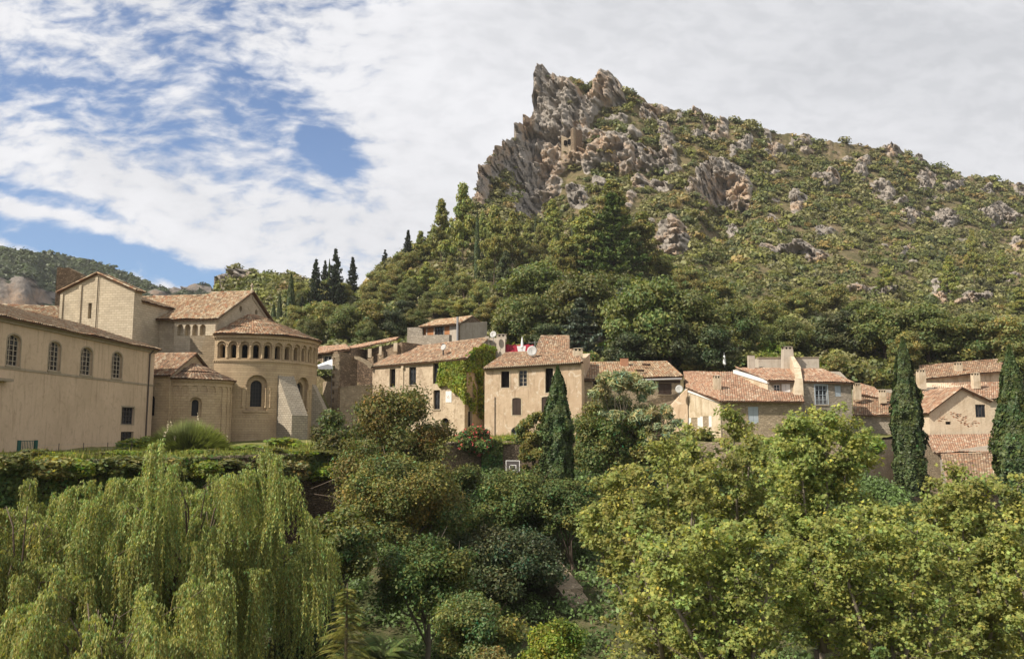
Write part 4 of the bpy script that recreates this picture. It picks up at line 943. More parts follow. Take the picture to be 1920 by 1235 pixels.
# -- house with the broad red roof: white side wall turned to the left
zb = -2
fl, f0, f1 = G2(1288, 101), G2(1351, 93), G2(1505, 93.5); bb1, bb0 = f1 + Vector((1, 14, 0)), G2(1283, 108)
D0 = thing('village_house', 'wide low house under a broad red roof with white rendered left side', 'house', centre([fl, f0, f1, bb1], zb))
tl_, t0_, t1_ = at(1288, 729, 101).z, at(1351, 752, 93).z, at(1505, 753, 93.5).z
wl = block('wall', [fl, f0, f1, bb1, bb0], [tl_, t0_, t1_, 7, 6.5], zb, M['rubble_pale'], D0)
W, WL_ = Wall(f0, f1), Wall(fl, f0)
window(D0, W, (1403, 762, 1422.5, 794), 'shutter', 0, .16, 'frame', shut='shutter_blue'); window(D0, W, (1481, 774, 1493.5, 806), 'shutter', 0, .2, 'frame', shut='shutter_blue', surround='plaster_grey')
cut(wl, W.cuts, D0)
mb = MB(); V = [WL_.L(0, zb, .06), WL_.L(WL_.len + .05, zb, .06), WL_.L(WL_.len + .05, t0_ - .1, .06), WL_.L(0, tl_ - .1, .06)]
mb.hexa([V[0] - WL_.n * .1, V[0], V[1], V[1] - WL_.n * .1, V[3] - WL_.n * .1, V[3], V[2], V[2] - WL_.n * .1]); sd = mb.build('side_render', M['plaster_d'], D0); outward(sd.data)
for r_ in ((1297, 783, 1309, 803), (1319, 780, 1330, 800)): window(D0, WL_, r_, 'open', 0, .12, 'frame', shut='white', name='window')
for c in WL_.cuts: pass
cut(sd, WL_.cuts, D0)
mb = MB(); q = [WL_.L(-.15, tl_ - .02, .14), WL_.L(WL_.len + .15, t0_ - .02, .14)]; mb.hexa([q[0] - UP * .22 - WL_.n * .3, q[0] - UP * .22, q[1] - UP * .22, q[1] - UP * .22 - WL_.n * .3, q[0] - WL_.n * .3, q[0], q[1], q[1] - WL_.n * .3]); mb.build('verge_band', M['white'], D0)
roof(D0, at(1348, 752, 92.3), at(1509, 753, 92.8), at(1492, 697, 107), at(1345, 697, 107), 'red', seed=110, cap=False, verge=False)
roof(D0, at(1286, 727.5, 101), at(1349, 752, 92.3), at(1346, 697, 107), at(1281, 697, 108.5), 'red', seed=111, cap=False, verge=False)
genoise(D0, f0, f1, W.n, t0_ + .02, t1_ + .02, 1)
chimney(D0, 1345, 97.5, .8, .65, 703, 727, 'plaster_d', holes=True)
# its lean outer wall on the left
k = thing('garden_wall', 'buff plastered wall sloping down left of the white rendered house side', 'wall', G2(1268, 99) + UP * zb)
a, b = G2(1246, 101.5), G2(1289, 100.3); mb = MB(); mb.hexa([lift(a, zb), lift(b, zb), lift(b, zb) + Vector((0, 1, 0)), lift(a, zb) + Vector((0, 1, 0)), at(1250, 768, 101.5), at(1289, 728, 100.3), at(1289, 728, 100.3) + Vector((0, 1, 0)), at(1250, 768, 101.5) + Vector((0, 1, 0))]); outward(mb.build('wall', M['plaster_b'], k).data)
# -- upper house rising out of it
fl, f0, f1, f2 = G2(1380, 105.5), G2(1442, 97), G2(1503, 96.6), G2(1599, 97.4); b2, b0 = f2 + Vector((1.5, 7, 0)), G2(1382, 107)
E_ = thing('village_house', 'grey stone house with pale blue french window, tapering chimney and roof terrace', 'house', centre([f0, f1, f2, b2], zb))
tl_, t0_, t1_, t2_ = at(1380, 694, 105.5).z, at(1442, 713, 97).z, at(1503, 714.5, 96.6).z, at(1599, 717, 97.4).z
wl = block('wall', [fl, f0, f1, f2, b2, b0], [tl_, t0_, t1_, t2_, 7.2, 7.7], zb, M['rubble_grey'], E_)
W1, W2, WL_ = Wall(f0, f1), Wall(f1, f2), Wall(fl, f0)
window(E_, W1, (1451, 720.5, 1462.5, 742), 'pane', 0, .16, 'white', 2, 3); window(E_, W1, (1466, 719.5, 1481.5, 742), 'shutter', 0, .08, 'white', shut='white')
window(E_, W2, (1529, 722, 1551, 758), 'pane', 0, .2, 'shutter_blue', 3, 4, True, 'shutter_blue'); window(E_, W2, (1565.5, 723, 1577, 743), 'shutter', 0, .12, 'shutter_blue', shut='shutter_blue'); window(E_, W2, (1539.5, 768, 1551, 783), 'hole', 0, .4, 'frame_dark')
mb = MB()
for i in range(9): u = W2.uz((1529, 722, 1551, 758))[0] + .15 * i; barbox(mb, W2, u, W2.hit(1540, 757)[1], u + .025, W2.hit(1540, 743)[1], .06, .085)
mb.build('balcony_rail', M['metal_grey'], E_)
cut(wl, W1.cuts + W2.cuts, E_)
mb = MB(); mb.hexa([WL_.L(0, zb, -.02), WL_.L(0, zb, .05), WL_.L(WL_.len + .04, zb, .05), WL_.L(WL_.len + .04, zb, -.02), WL_.L(0, tl_ - .1, -.02), WL_.L(0, tl_ - .1, .05), WL_.L(WL_.len + .04, t0_ - .1, .05), WL_.L(WL_.len + .04, t0_ - .1, -.02)]); outward(mb.build('side_render', M['plaster_d'], E_).data)
mb = MB(); q = [WL_.L(-.1, tl_ + .05, .16), WL_.L(WL_.len + .1, t0_ + .05, .16)]; mb.hexa([q[0] - UP * .42 - WL_.n * .3, q[0] - UP * .42, q[1] - UP * .42, q[1] - UP * .42 - WL_.n * .3, q[0] - WL_.n * .3, q[0], q[1], q[1] - WL_.n * .3]); mb.build('verge_band', M['white'], E_)
roof(E_, at(1442, 713, 96.2), at(1602, 718, 96.8), at(1541, 692, 104), at(1380, 688.5, 105.8), 'red', seed=113, cap=False)
genoise(E_, f0, f2, W2.n, t0_ + .02, t2_ + .02, 1)
a, b = G2(1426, 106), G2(1540, 105.5); zt1 = at(1480, 671, 106).z
mb = MB(); mb.hexa([lift(a, 5), lift(b, 5), lift(b, 5) + Vector((0, 4, 0)), lift(a, 5) + Vector((0, 4, 0)), lift(a, zt1), lift(b, zt1), lift(b, zt1) + Vector((0, 4, 0)), lift(a, zt1) + Vector((0, 4, 0))]); pa = mb.build('terrace_parapet', M['plaster_grey'], E_)
mb = MB(); mb.hexa([lift(a, zt1) + Vector((-.1, -.1, 0)), lift(b, zt1) + Vector((.1, -.1, 0)), lift(b, zt1) + Vector((.1, .5, 0)), lift(a, zt1) + Vector((-.1, .5, 0))] + [p + UP * .09 for p in [lift(a, zt1) + Vector((-.1, -.1, 0)), lift(b, zt1) + Vector((.1, -.1, 0)), lift(b, zt1) + Vector((.1, .5, 0)), lift(a, zt1) + Vector((-.1, .5, 0))]]); mb.build('coping', M['trim'], pa)
chimney(E_, 1478, 104.5, 1.15, 1.0, 649, 693, 'plaster_grey', holes=True, taper=1.25)
mb = MB(); c0, c1 = at(1488, 670, 104), at(1495, 694, 101); q0_, q1_ = at(1497, 715, 96.6), at(1497.5, 746, 95.8)
mb.hexa([c1 + Vector((-.45, 0, -1)), c1 + Vector((.45, 0, -1)), c0 + Vector((.25, 1, -1)), c0 + Vector((-.25, 1, -1)), c1 + Vector((-.4, -.2, .3)), c1 + Vector((.4, -.2, .3)), c0 + Vector((.2, .5, .2)), c0 + Vector((-.2, .5, .2))])
mb.hexa([q0_ + Vector((-.42, -.2, -.6)), q0_ + Vector((.42, -.2, -.6)), c1 + Vector((.45, 0, -1)), c1 + Vector((-.45, 0, -1)), q0_ + Vector((-.4, -.2, .35)), q0_ + Vector((.4, -.2, .35)), c1 + Vector((.4, 0, .3)), c1 + Vector((-.4, 0, .3))])
mb.hexa([q1_ + Vector((-.55, -.1, -.1)), q1_ + Vector((.55, -.1, -.1)), q1_ + Vector((.55, 1, -.1)), q1_ + Vector((-.55, 1, -.1)), q0_ + Vector((-.42, -.25, .3)), q0_ + Vector((.42, -.25, .3)), q0_ + Vector((.42, .6, .3)), q0_ + Vector((-.42, .6, .3))])
mb.build('chimney_shaft', M['plaster_d'], E_)
chimney(E_, 1409.5, 104.5, .75, .7, 665, 690, 'plaster_grey', 'tile', holes=False)
# -- small red-roofed house half behind the cypress
F_, wl, WW, P_, bk, nin, zt = house('village_house', 'small stone house with red roof and two pale chimneys beside the middle cypress', [(1600, 105, 778), (1690, 104, 778)], 10, -2, 'rubble_grey', tops=[5.5, 5.5], rad=True)
roof(F_, at(1598, 778, 104.5), at(1692, 778, 103.5), at(1690, 738, 112), at(1600, 733, 112), 'brown', seed=117, cap=False, verge=False); roof(F_, at(1606, 738, 110), at(1668, 748, 109), at(1640, 727, 114), at(1612, 719.5, 114.5), 'red', seed=118, verge=False)
genoise(F_, P_[0], P_[1], WW[0].n, zt[0] + .05, zt[1] + .05, 1)
chimney(F_, 1608.5, 107.5, .75, .6, 718, 742, 'plaster_d'); chimney(F_, 1656, 107, .75, .6, 730, 748, 'plaster_d')
# -- right-hand group
G_, wl, WW, P_, bk, nin, zt = house('village_house', 'pale gabled house with exposed red brick patches and a slanted window', [(1742, 98, 773), (1803.5, 98, 728), (1858, 98, 752)], 7, -1.2, 'plaster_g', tops=[3.4, 4.9, 2.1])
W = WW[1]; W.cuts = []
window(G_, W, (1829, 758, 1848, 782), 'pane', 0, .2, 'frame_dark', 3, 1, name='window'); WQ = WW[0]; window(G_, WQ, (1773, 790, 1783, 795.5), 'hole', 0, .35, 'frame_dark')
cut(wl, W.cuts + WQ.cuts, G_)
mb = MB()
for (x0, y0) in ((1787, 775), (1791, 779), (1796, 782), (1801, 786), (1806, 790), (1812, 795), (1818, 797), (1826, 792), (1832, 795), (1770, 784), (1764, 786), (1799, 779), (1808, 783)):
    Wq = WQ if x0 < 1803 else W; u, z_ = Wq.hit(x0, y0); rg = RND
    for j in range(7):
        uu, zz = u + rg.uniform(-.3, .3), z_ + round(rg.uniform(-.22, .22) / .09) * .09; barbox(mb, Wq, uu - .1, zz - .032, uu + .1, zz + .032, -.02, .012)
mb.build('exposed_brick', M['brick'], G_)
ap, l_, r_ = at(1803.5, 726, 97.6), at(1739, 775, 97.6), at(1861, 752, 97.6); bk3 = Vector((0, 7.4, 0))
roof(G_, l_, l_ + bk3, ap + bk3, ap, 'red', seed=120, cap=True); roof(G_, r_, r_ + bk3, ap + bk3, ap, 'red', seed=121, cap=False)
H2, wl, WW, P_, bk, nin, zt = house('village_house', 'pale house with wide red roof, shuttered side and three square chimneys behind the gable', [(1722, 104, 748), (1890, 104, 748)], 12, -1, 'plaster_g', tops=[8, 8], rad=True)
roof(H2, at(1719, 749, 103.5), at(1893, 748, 103.5), at(1890, 716, 111), at(1724, 719, 111), 'red', seed=123, cap=False)
W = WW[0]; window(H2, W, (1734, 752, 1745, 768), 'shutter', 0, .15, 'frame', shut='shutter_blue'); cut(wl, W.cuts, H2)
a, b = G2(1738, 111.2), G2(1890, 111); mb = MB(); mb.hexa([lift(a, 5), lift(b, 5), lift(b, 5) + Vector((0, 2, 0)), lift(a, 5) + Vector((0, 2, 0)), at(1738, 712, 111.2), at(1890, 696, 111), at(1890, 696, 111) + Vector((0, 2, 0)), at(1738, 712, 111.2) + Vector((0, 2, 0))]); mb.build('upper_wall', M['plaster_d'], H2)
roof(H2, at(1733, 710, 110.6), at(1893, 695, 110.4), at(1890, 672, 119), at(1724, 686, 119), 'brown', seed=125, name='upper_roof')
for x, Y_, y0, y1 in ((1729, 107, 692, 722), (1798.5, 113, 679, 701), (1831, 107.5, 698, 721)): chimney(H2, x, Y_, .85, .7, y0, y1, 'plaster_d')
L_, wl, WW, P_, bk, nin, zt = house('village_house', 'low building under a faded orange roof below the gabled house', [(1758, 88.5, 848), (1885, 88, 830)], 8, -6, 'plaster_grey', rad=True)
roof(L_, at(1752, 849, 88.2), at(1888, 846, 87.6), at(1885, 812, 97.5), at(1736, 814, 97.5), 'red', seed=127, cap=False)
K_, wl, WW, P_, bk, nin, zt = house('village_house', 'lowest building with large grey-brown tiled roof at the foot of the right cypress', [(1790, 78, 918), (1890, 77.5, 918)], 8, -9, 'rubble', rad=True)
roof(K_, at(1780, 919, 77.5), at(1893, 918, 77), at(1888, 848, 87), at(1766, 852, 87), 'brown', seed=129, cap=True)
# -- upper house on the slope
H_, wl, WW, P_, bk, nin, zt = house('hillside_house', 'stone house with orange-brown shutters on the slope above the village', [(790, 128, 612.5), (858, 124, 606)], 7, 10, 'plaster_grey', tops=[16.6, 16.9])
W, WS = WW
window(H_, W, (792, 616, 799, 630), 'shutter', 0, .15, 'frame', shut='shutter_orange'); window(H_, W, (801, 614, 813, 630), 'shutter', 0, .12, 'frame', shut='shutter_orange'); window(H_, W, (815, 612, 832, 628), 'pane', 0, .25, 'shutter_brown', 3, 2); window(H_, W, (833, 611, 843, 629), 'shutter', 0, .12, 'frame', shut='shutter_orange')
cut(wl, W.cuts, H_)
e0, e1, ra, rr_ = at(784, 613, 127.5), at(862, 606, 123), at(885.5, 592.5, 127.5), at(817, 600.5, 132)
roof(H_, e0, e1, ra, rr_, 'tan', seed=131); roof(H_, at(907, 609, 131.5), at(907, 609, 131.5) + (rr_ - ra), rr_, ra, 'tan', seed=132, cap=False)
s0, s1, s2 = G2(858, 123.9), G2(885.5, 127.5), G2(906, 131); mb = MB(); zg_ = [at(859, 607.5, 123.9).z, at(885.5, 594, 127.5).z, at(905, 610, 131).z]
off = Vector((-.8, .9, 0)); mb.add([lift(s0, 10), lift(s1, 10), lift(s2, 10), lift(s0, zg_[0]), lift(s1, zg_[1]), lift(s2, zg_[2])] + [p + off for p in [lift(s0, 10), lift(s1, 10), lift(s2, 10), lift(s0, zg_[0]), lift(s1, zg_[1]), lift(s2, zg_[2])]],
    [(0, 1, 4, 3), (1, 2, 5, 4), (7, 6, 9, 10), (8, 7, 10, 11), (3, 4, 10, 9), (4, 5, 11, 10), (2, 8, 11, 5), (6, 0, 3, 9), (1, 0, 6, 7), (2, 1, 7, 8)])
mb.build('gable_wall', M['rubble'], H_)
mb = MB(); p = at(858, 594, 123.3); mb.tube([p, lift(p, 11)], .16, 8); mb.build('flue_pipe', M['metal_grey'], H_)
def wallseg(name, label, pts, zb, m, th=.8, cat='wall', coping=False):
    """pts: (px, Y, py_top) along the wall, seen from the front"""
    P3 = [at(a, c, b) for a, b, c in pts]; root = thing(name, label, cat, lift(P3[len(P3) // 2], zb)); mb = MB()
    for p, q in zip(P3, P3[1:]):
        d = (q - p); d.z = 0; n = Vector((-d.y, d.x, 0)).normalized() * th
        mb.hexa([lift(p, zb), lift(q, zb), lift(q, zb) + n, lift(p, zb) + n, p, q, q + n, p + n])
    o = mb.build('wall', M[m], root)
    if coping:
        mb = MB()
        for p, q in zip(P3, P3[1:]):
            d = (q - p); L0 = d.length; d.normalize(); n = Vector((-d.y, d.x, 0)).normalized(); k = max(1, int(L0 / .45))
            for i in range(k):
                c = p + d * (L0 * (i + .5) / k) + n * (th / 2) + UP * .05; mb.box(c, d, n, UP, .2 + RND.uniform(-.03, .03), th / 2 + .06, .06 + RND.uniform(-.02, .03))
        mb.build('coping', M['rubble_pale'], root)
    return root
wallseg('stone_wall', 'pale stone terrace wall below the house with orange-brown shutters', [(763, 122, 629), (842, 119, 627)], 9, 'rubble_grey'); wallseg('stone_wall', 'short stone wall abutting the left end of the house with orange-brown shutters', [(764, 128, 614), (792, 127.3, 613)], 11, 'rubble_grey')
# -- roofs and ruins between the apse and the creeper house
I_, wl, WW, P_, bk, nin, zt = house('village_house', 'low brown house with flat pink-tiled roof between the apse and the ruin', [(580, 121, 664), (655, 117, 652)], 6, 5, 'rubble')
W = WW[0]; window(I_, W, (606, 667, 622, 692), 'pane', 0, .2, 'white', 2, 2, surround='plaster_d'); cut(wl, W.cuts, I_)
roof(I_, at(576, 665, 120.5), at(657, 655, 116.5), at(650, 646.5, 123), at(585, 652, 126), 'red', seed=133)
J_, wl, WW, P_, bk, nin, zt = house('village_house', 'dark stone building with long pale pink roof and a small roof loggia', [(684, 119, 655), (752, 115, 641)], 6, 4, 'rubble')
roof(J_, at(626, 662, 120), at(745, 636, 115), at(748, 632, 119), at(650, 650, 125), 'red', seed=135, cap=False)
mb = MB(); p = [at(694, 652, 117.5), at(742, 641, 115)]; 
for f_, w_ in ((0, .25), (.42, .18), (1, .25)): c = p[0] * (1 - f_) + p[1] * f_; mb = MB(); mb.box(c - UP * .75, Vector((1, 0, 0)), Vector((0, 1, 0)), UP, w_, .3, .6); mb.build('loggia_pier', M['plaster_d'], J_)
rg_ = [(623, 660), (636, 657.5), (650, 660), (668, 662), (669, 671)]
rt = thing('ruined_house', 'tall roofless ruin of dark rubble stone with pale corner quoins', 'ruin', G2(645, 111) + UP * -1.5)
a, b, c_ = G2(624, 113), G2(630, 110.5), G2(668, 113); mb = MB()
def wl4(mb, p, q, zp, zq, th=.8, zb=-1.5):
    d = (q - p).normalized(); n = Vector((-d.y, d.x, 0)) * th; mb.hexa([lift(p, zb), lift(q, zb), lift(q, zb) + n, lift(p, zb) + n, lift(p, zp), lift(q, zq), lift(q, zq) + n, lift(p, zp) + n])
zq = at(628, 658, 110.5).z
wl4(mb, b, G2(650, 111.8), zq, zq - .15); wl4(mb, G2(650, 111.8), c_, zq - .2, zq - .6); mb.build('wall', M['rubble'], rt)
mb = MB(); 
for i in range(22):
    z_ = -1.3 + i * (zq + 1.2) / 22; mb.box(lift(b, z_) + Vector((-.15 if i % 2 else .05, .2, 0)), Vector((1, 0, 0)), Vector((0, 1, 0)), UP, .42 if i % 2 else .3, .5, (zq + 1.2) / 46)
mb.build('corner_quoins', M['rubble_pale'], rt)
mb = MB(); wl4(mb, G2(604, 116), b + Vector((0, .3, 0)), at(604, 715, 116).z, at(628, 716, 111).z, .7); mb.build('lower_wall', M['rubble_pale'], rt)
# stone half arch leaning from the ruin to the house
mb = MB(); arcp = [(664, 672), (672, 675), (680, 679), (688, 685), (694, 692)]; up_ = [(664, 667), (673, 668), (682, 672), (690, 676), (699, 682)]
for i in range(4):
    p = [at(*arcp[i], 111.5), at(*arcp[i + 1], 111.5), at(*arcp[i + 1], 112.5), at(*arcp[i], 112.5), at(*up_[i], 111.5), at(*up_[i + 1], 111.5), at(*up_[i + 1], 112.5), at(*up_[i], 112.5)]; mb.hexa(p)
mb.build('broken_arch', M['rubble_pale'], rt)
wl5 = wallseg('stone_wall', 'brown stone wall in shade behind the broken arch', [(664, 117, 672), (700, 115.5, 682)], -1.5, 'rubble_dark')
wallseg('stone_wall', 'pale stone parapet wall in front of the roofless ruin', [(638, 107, 727), (699, 109.5, 721)], -1.5, 'rubble_pale', coping=True)
k = thing('shade_sail', 'white triangular shade sail stretched left of the roofless ruin', 'shade sail', at(605, 690, 112)); a, b, c_, d_ = at(583, 689, 113), at(623, 673, 111), at(624, 691, 110), at(604, 692, 110.2)
mb = MB(); mb.hexa([p - UP * .03 for p in (a, d_, c_, b)] + [a, d_, c_, b]); mb.build('cloth', M['sail'], k); mb = MB(); mb.tube([b + UP * .2, lift(b, 2)], .04, 6); mb.tube([a, lift(a, 2)], .04, 6); mb.build('pole', M['metal_grey'], k)
# castle ruin on the crag
q, _ = hill_at(1070, 268); cy = q.y - 9.5; cs = thing('castle_ruin', 'small ruined castle tower of warm stone perched below the crag', 'castle ruin', at(1068, 285, cy))
zb_ = at(1068, 290, cy).z - 3; a, b, c_ = G2(1052, cy + 1, 280), G2(1076, cy - 1.5, 280), G2(1092, cy + 5, 280)
def gxx(px, Y, py): p = at(px, py, Y); return Vector((p.x, p.y, 0))
a, m1, b, c_ = gxx(1052.5, cy + 1, 265), gxx(1066, cy, 262), gxx(1075.5, cy - 1.5, 262), gxx(1092, cy + 5, 262)
mb = MB(); th = 1.2
for p_, q_, y0, y1 in ((a, m1, 252, 260), (m1, m1 * .5 + b * .5, 259, 256), (m1 * .5 + b * .5, b, 243, 242)): wl4(mb, p_, q_, at(1060, y0, cy).z, at(1060, y1, cy).z, th, zb_)
o_ = mb.build('wall', M['rubble_pale'], cs); mb = MB(); wl4(mb, b, c_, at(1076, 242, cy - 1).z, at(1092, 246, cy + 5).z, th, zb_); mb.build('tower_wall', M['rubble'], cs)
Wc = Wall(a, m1); mb = MB()
for x, y in ((1060, 268), (1067, 266)): Wc_ = Wall(a, b); u, z_ = Wc_.hit(x, y); barbox(mb, Wc_, u - .5, z_ - .9, u + .5, z_ + .9, -.5, .3)
mb.build('window_opening', M['dark'], cs)

# ---------------------------------------------------------------- garden walls, gate, hoop
wallseg('retaining_wall', 'high brown earthen-looking stone retaining wall under the abbey garden', [(a, b, c) for a, b, c in ((-420, 37, 878), (0, 44, 868), (330, 52, 862), (590, 63, 851), (690, 68, 852))], -13, 'rubble_dark', 1.0, coping=True)
wallseg('retaining_wall', 'dry stone retaining wall below the red oleander', [(690, 68.2, 852), (850, 76, 831), (912, 78, 831)], -9, 'rubble', .9, coping=True)
wallseg('retaining_wall', 'dry stone retaining wall behind the basketball backboard', [(912, 79, 831), (985, 80, 829), (1120, 82, 829)], -8, 'rubble', .9, coping=True)
wallseg('retaining_wall', 'stone retaining wall behind the big plane trees', [(1120, 82, 829), (1300, 83, 829), (1600, 83, 829), (1690, 99.5, 822), (2150, 100, 822)], -9, 'rubble_pale', .9)
wallseg('stone_wall', 'low stone wall under the abbey facade behind the green gate', [(-60, 60, 846), (225, 80, 838)], -2.2, 'rubble', .4)
k = thing('garden_gate', 'dark green metal gate between two posts before the abbey facade', 'gate', at(55, 853, 56)); Wq = Wall(G2(39, 56), G2(71, 57))
z0_, z1_ = at(55, 851, 56).z, at(55, 825, 56).z; mb = MB()
for u in (0, Wq.len): barbox(mb, Wq, u - .08, z0_, u + .08, z1_, -.08, .08)
mb.build('post', M['metal_green'], k); mb = MB()
for i in range(9): u = .15 + (Wq.len - .3) * i / 8; barbox(mb, Wq, u - .015, z0_ + .12, u + .015, z1_ - .02, -.015, .015)
for z_ in (z0_ + .15, z1_ - .06): barbox(mb, Wq, .08, z_, Wq.len - .08, z_ + .04, -.02, .02)
mb.build('gate_bars', M['metal_green'], k)
k = thing('wire_fence', 'thin wire mesh fence on posts along the top of the abbey garden', 'fence', at(150, 853, 57)); mb = MB(); fp = [G2(x, 57 + i * 2.5) for i, x in enumerate((72, 114, 160, 205, 250))]
for p in fp: mb.tube([lift(p, -1.8), lift(p, -.85)], .03, 6)
mb.build('fence_posts', M['pipe'], k); mb = MB()
for p, q in zip(fp, fp[1:]):
    for z_ in (-1.65, -1.3, -.95): mb.tube([lift(p, z_), lift(q, z_)], .006, 4)
mb.build('wires', M['metal_grey'], k)
k = thing('basketball_hoop', 'basketball backboard of clear dark panel with white lines and hoop', 'basketball hoop', at(962, 905, 70)); Wq = Wall(G2(948.5, 70), G2(974.5, 69.6))
z0_, z1_ = at(961, 886, 70).z, at(961, 862.5, 70).z; mb = MB(); barbox(mb, Wq, 0, z0_, Wq.len, z1_, -.03, 0); mb.build('backboard', M['frame_dark'], k); mb = MB(); L0 = Wq.len
for r_ in ((0, z0_, L0, z0_ + .05), (0, z1_ - .05, L0, z1_), (0, z0_ + .05, .05, z1_ - .05), (L0 - .05, z0_ + .05, L0, z1_ - .05)): barbox(mb, Wq, *r_, 0, .015)
cx_, zz = L0 / 2, z0_ + .2
for r_ in ((cx_ - .3, zz, cx_ + .3, zz + .05), (cx_ - .3, zz + .4, cx_ + .3, zz + .45), (cx_ - .3, zz + .05, cx_ - .25, zz + .4), (cx_ + .25, zz + .05, cx_ + .3, zz + .4)): barbox(mb, Wq, *r_, 0, .015)
mb.build('white_lines', M['white'], k); mb = MB(); cc_ = Wq.L(cx_, z0_ + .15, .25); mb.tube([cc_ + Vector((.22 * math.cos(a), .22 * math.sin(a), 0)) for a in np.linspace(0, 2 * math.pi, 13)], .012, 5); mb.build('hoop', M['brick'], k)
mb = MB(); b_ = Wq.L(cx_, 0, -.6); mb.tube([lift(b_, -6), lift(b_, z0_ + .5), Wq.L(cx_, z0_ + .6, -.04)], .06, 8); mb.build('pole', M['metal_green'], k)
k = thing('parasol', 'closed white parasol standing on the slope behind the red-roofed houses', 'parasol', at(1358.5, 686, 116)); b_ = at(1358.5, 688, 116)
mb = MB(); mb.tube([b_, b_ + UP * 2.0], .035, 6); mb.build('pole', M['metal_grey'], k); mb = MB(); mb.tube([b_ + UP * .25, b_ + UP * .4, b_ + UP * 1.4, b_ + UP * 1.75], [.1, .22, .14, .02], 9); mb.build('canopy', M['sail'], k)
wallseg('stone_wall', 'sloping stone wall emerging from the dark laurels among the lower trees', [(1006, 55, 1052), (1048, 52, 1105), (1105, 50, 1180), (1150, 49, 1240)], -14, 'rubble_pale', 1.6)
wallseg('garden_wall', 'pale garden wall glimpsed through the leaves of the plane trees', [(1230, 72, 985), (1500, 71, 1000), (1780, 72, 985)], -12, 'rubble_pale', .8)
# ---------------------------------------------------------------- foliage
def leafquads(rg, P_, Nrm, size, aspect=1.6, droop=0.0, jitter=.8, shape='quad'):
    """one small leaf (or leaf clump) per point, turned roughly to its normal"""
    n = len(P_); Nn = Nrm + rg.normal(0, jitter, (n, 3)); Nn /= np.linalg.norm(Nn, axis=1, keepdims=True) + 1e-9
    a = np.cross(Nn, rg.normal(0, 1, (n, 3)) + np.array([0, 0, droop])); a /= np.linalg.norm(a, axis=1, keepdims=True) + 1e-9
    b = np.cross(Nn, a)
    if droop: a, b = b, a
    s = (size * rg.uniform(.6, 1.35, n))[:, None]; A = a * s * .5; B = b * s * .5 * aspect
    if shape == 'quad': pts = [-B, A * .9 - B * .1, B, -A * .9 - B * .1]
    elif shape == 'hex': pts = [-B, A * .8 - B * .5, A * .75 + B * .4, B, -A * .75 + B * .4, -A * .8 - B * .5]
    else:            # five-lobed plane leaf
        ang = np.linspace(0, 2 * np.pi, 11)[:-1] - np.pi / 2; rr_ = np.array([.25, .62, .5, 1.05, .55, 1.2, .55, 1.05, .5, .62])
        pts = [A * (math.cos(t_) * q) * 1.1 + B * (math.sin(t_) * q) for t_, q in zip(ang, rr_)]
    k = len(pts); V = np.stack([P_ + p for p in pts], 1).reshape(-1, 3)
    return V, np.arange(n * k).reshape(n, k)
def tintof(rg, n, cid, amt=.25, hue=.12, yellow=0.0, nc=None):
    nc = nc or (cid.max() + 1); cb = rg.normal(1, amt * .5, nc)[cid]; ch = rg.normal(0, hue * .6, nc)[cid]
    lb = rg.normal(1, amt, n); lh = rg.normal(0, hue, n) + ch
    t_ = np.stack([1 + lh * 1.6, np.ones(n), 1 - lh * .7], 1) * np.clip(cb * lb, .35, 1.9)[:, None]
    if yellow:
        y = rg.random(n) < yellow; t_[y] *= np.array([1.75, 1.5, 1.1])
    return np.clip(t_, .05, 4)
def clusters(rg, kind, K):
    """leaf masses of a crown inside the unit box (x, y in -.5...5, z in 0..1)"""
    c = []; 
    if kind == 'oak':
        for i in range(K):
            d = rg.normal(0, 1, 3); d /= np.linalg.norm(d); d[2] = d[2] if d[2] > -.55 else abs(d[2]); q = rg.uniform(.55, .92) if i % 4 else rg.uniform(.1, .5)
            c.append((d[0] * .5 * q * .86, d[1] * .5 * q * .86, .48 + d[2] * .5 * q, rg.uniform(.075, .15)))
    elif kind == 'tall':
        for i in range(K):
            z = rg.uniform(.12, .95); w_ = math.sin(math.pi * (z * .85 + .1)) ** .7 * .46; a = rg.uniform(0, 6.28); q = rg.uniform(.35, 1) ** .6
            c.append((math.cos(a) * w_ * q, math.sin(a) * w_ * q, z, rg.uniform(.07, .14)))
    elif kind == 'pine':
        for i in range(K):
            z = rg.uniform(.26, .98); w_ = (.46 * (1 - ((z - .26) / .72) ** 1.3) + .04) * (.75 + .25 * math.sin(z * 26)); a = rg.uniform(0, 6.28); q = rg.uniform(.3, 1)
            c.append((math.cos(a) * w_ * q, math.sin(a) * w_ * q, z + (1 - q) * .02, rg.uniform(.045, .085)))
    elif kind == 'bush':
        for i in range(K):
            d = rg.normal(0, 1, 3); d /= np.linalg.norm(d); d[2] = abs(d[2]); q = rg.uniform(.3, .9)
            c.append((d[0] * .42 * q, d[1] * .42 * q, .12 + d[2] * .7 * q, rg.uniform(.12, .22)))
    return np.array(c)
def crown(rg, kind, K, n, size, amt=.22, hue=.1, yellow=0, flat=.75, shape='quad', shell=.35, upb=.5, aspect=1.6, jitter=.75):
    cl = clusters(rg, kind, K); w_ = cl[:, 3] ** 2; cid = rg.choice(len(cl), n, p=w_ / w_.sum())
    d = rg.normal(0, 1, (n, 3)); d /= np.linalg.norm(d, axis=1, keepdims=True)
    r = cl[cid, 3] * rg.random(n) ** shell * rg.uniform(.75, 1.25, n)
    P_ = cl[cid, :3] + d * r[:, None] * np.array([1.15, 1.15, flat])
    Nn = d + np.array([0, 0, upb]) + (cl[cid, :3] - np.array([0, 0, .5])) * .8
    V, Fa = leafquads(rg, P_, Nn, size, aspect, 0, jitter, shape)
    return V, Fa, tintof(rg, n, cid, amt, hue, yellow), cl
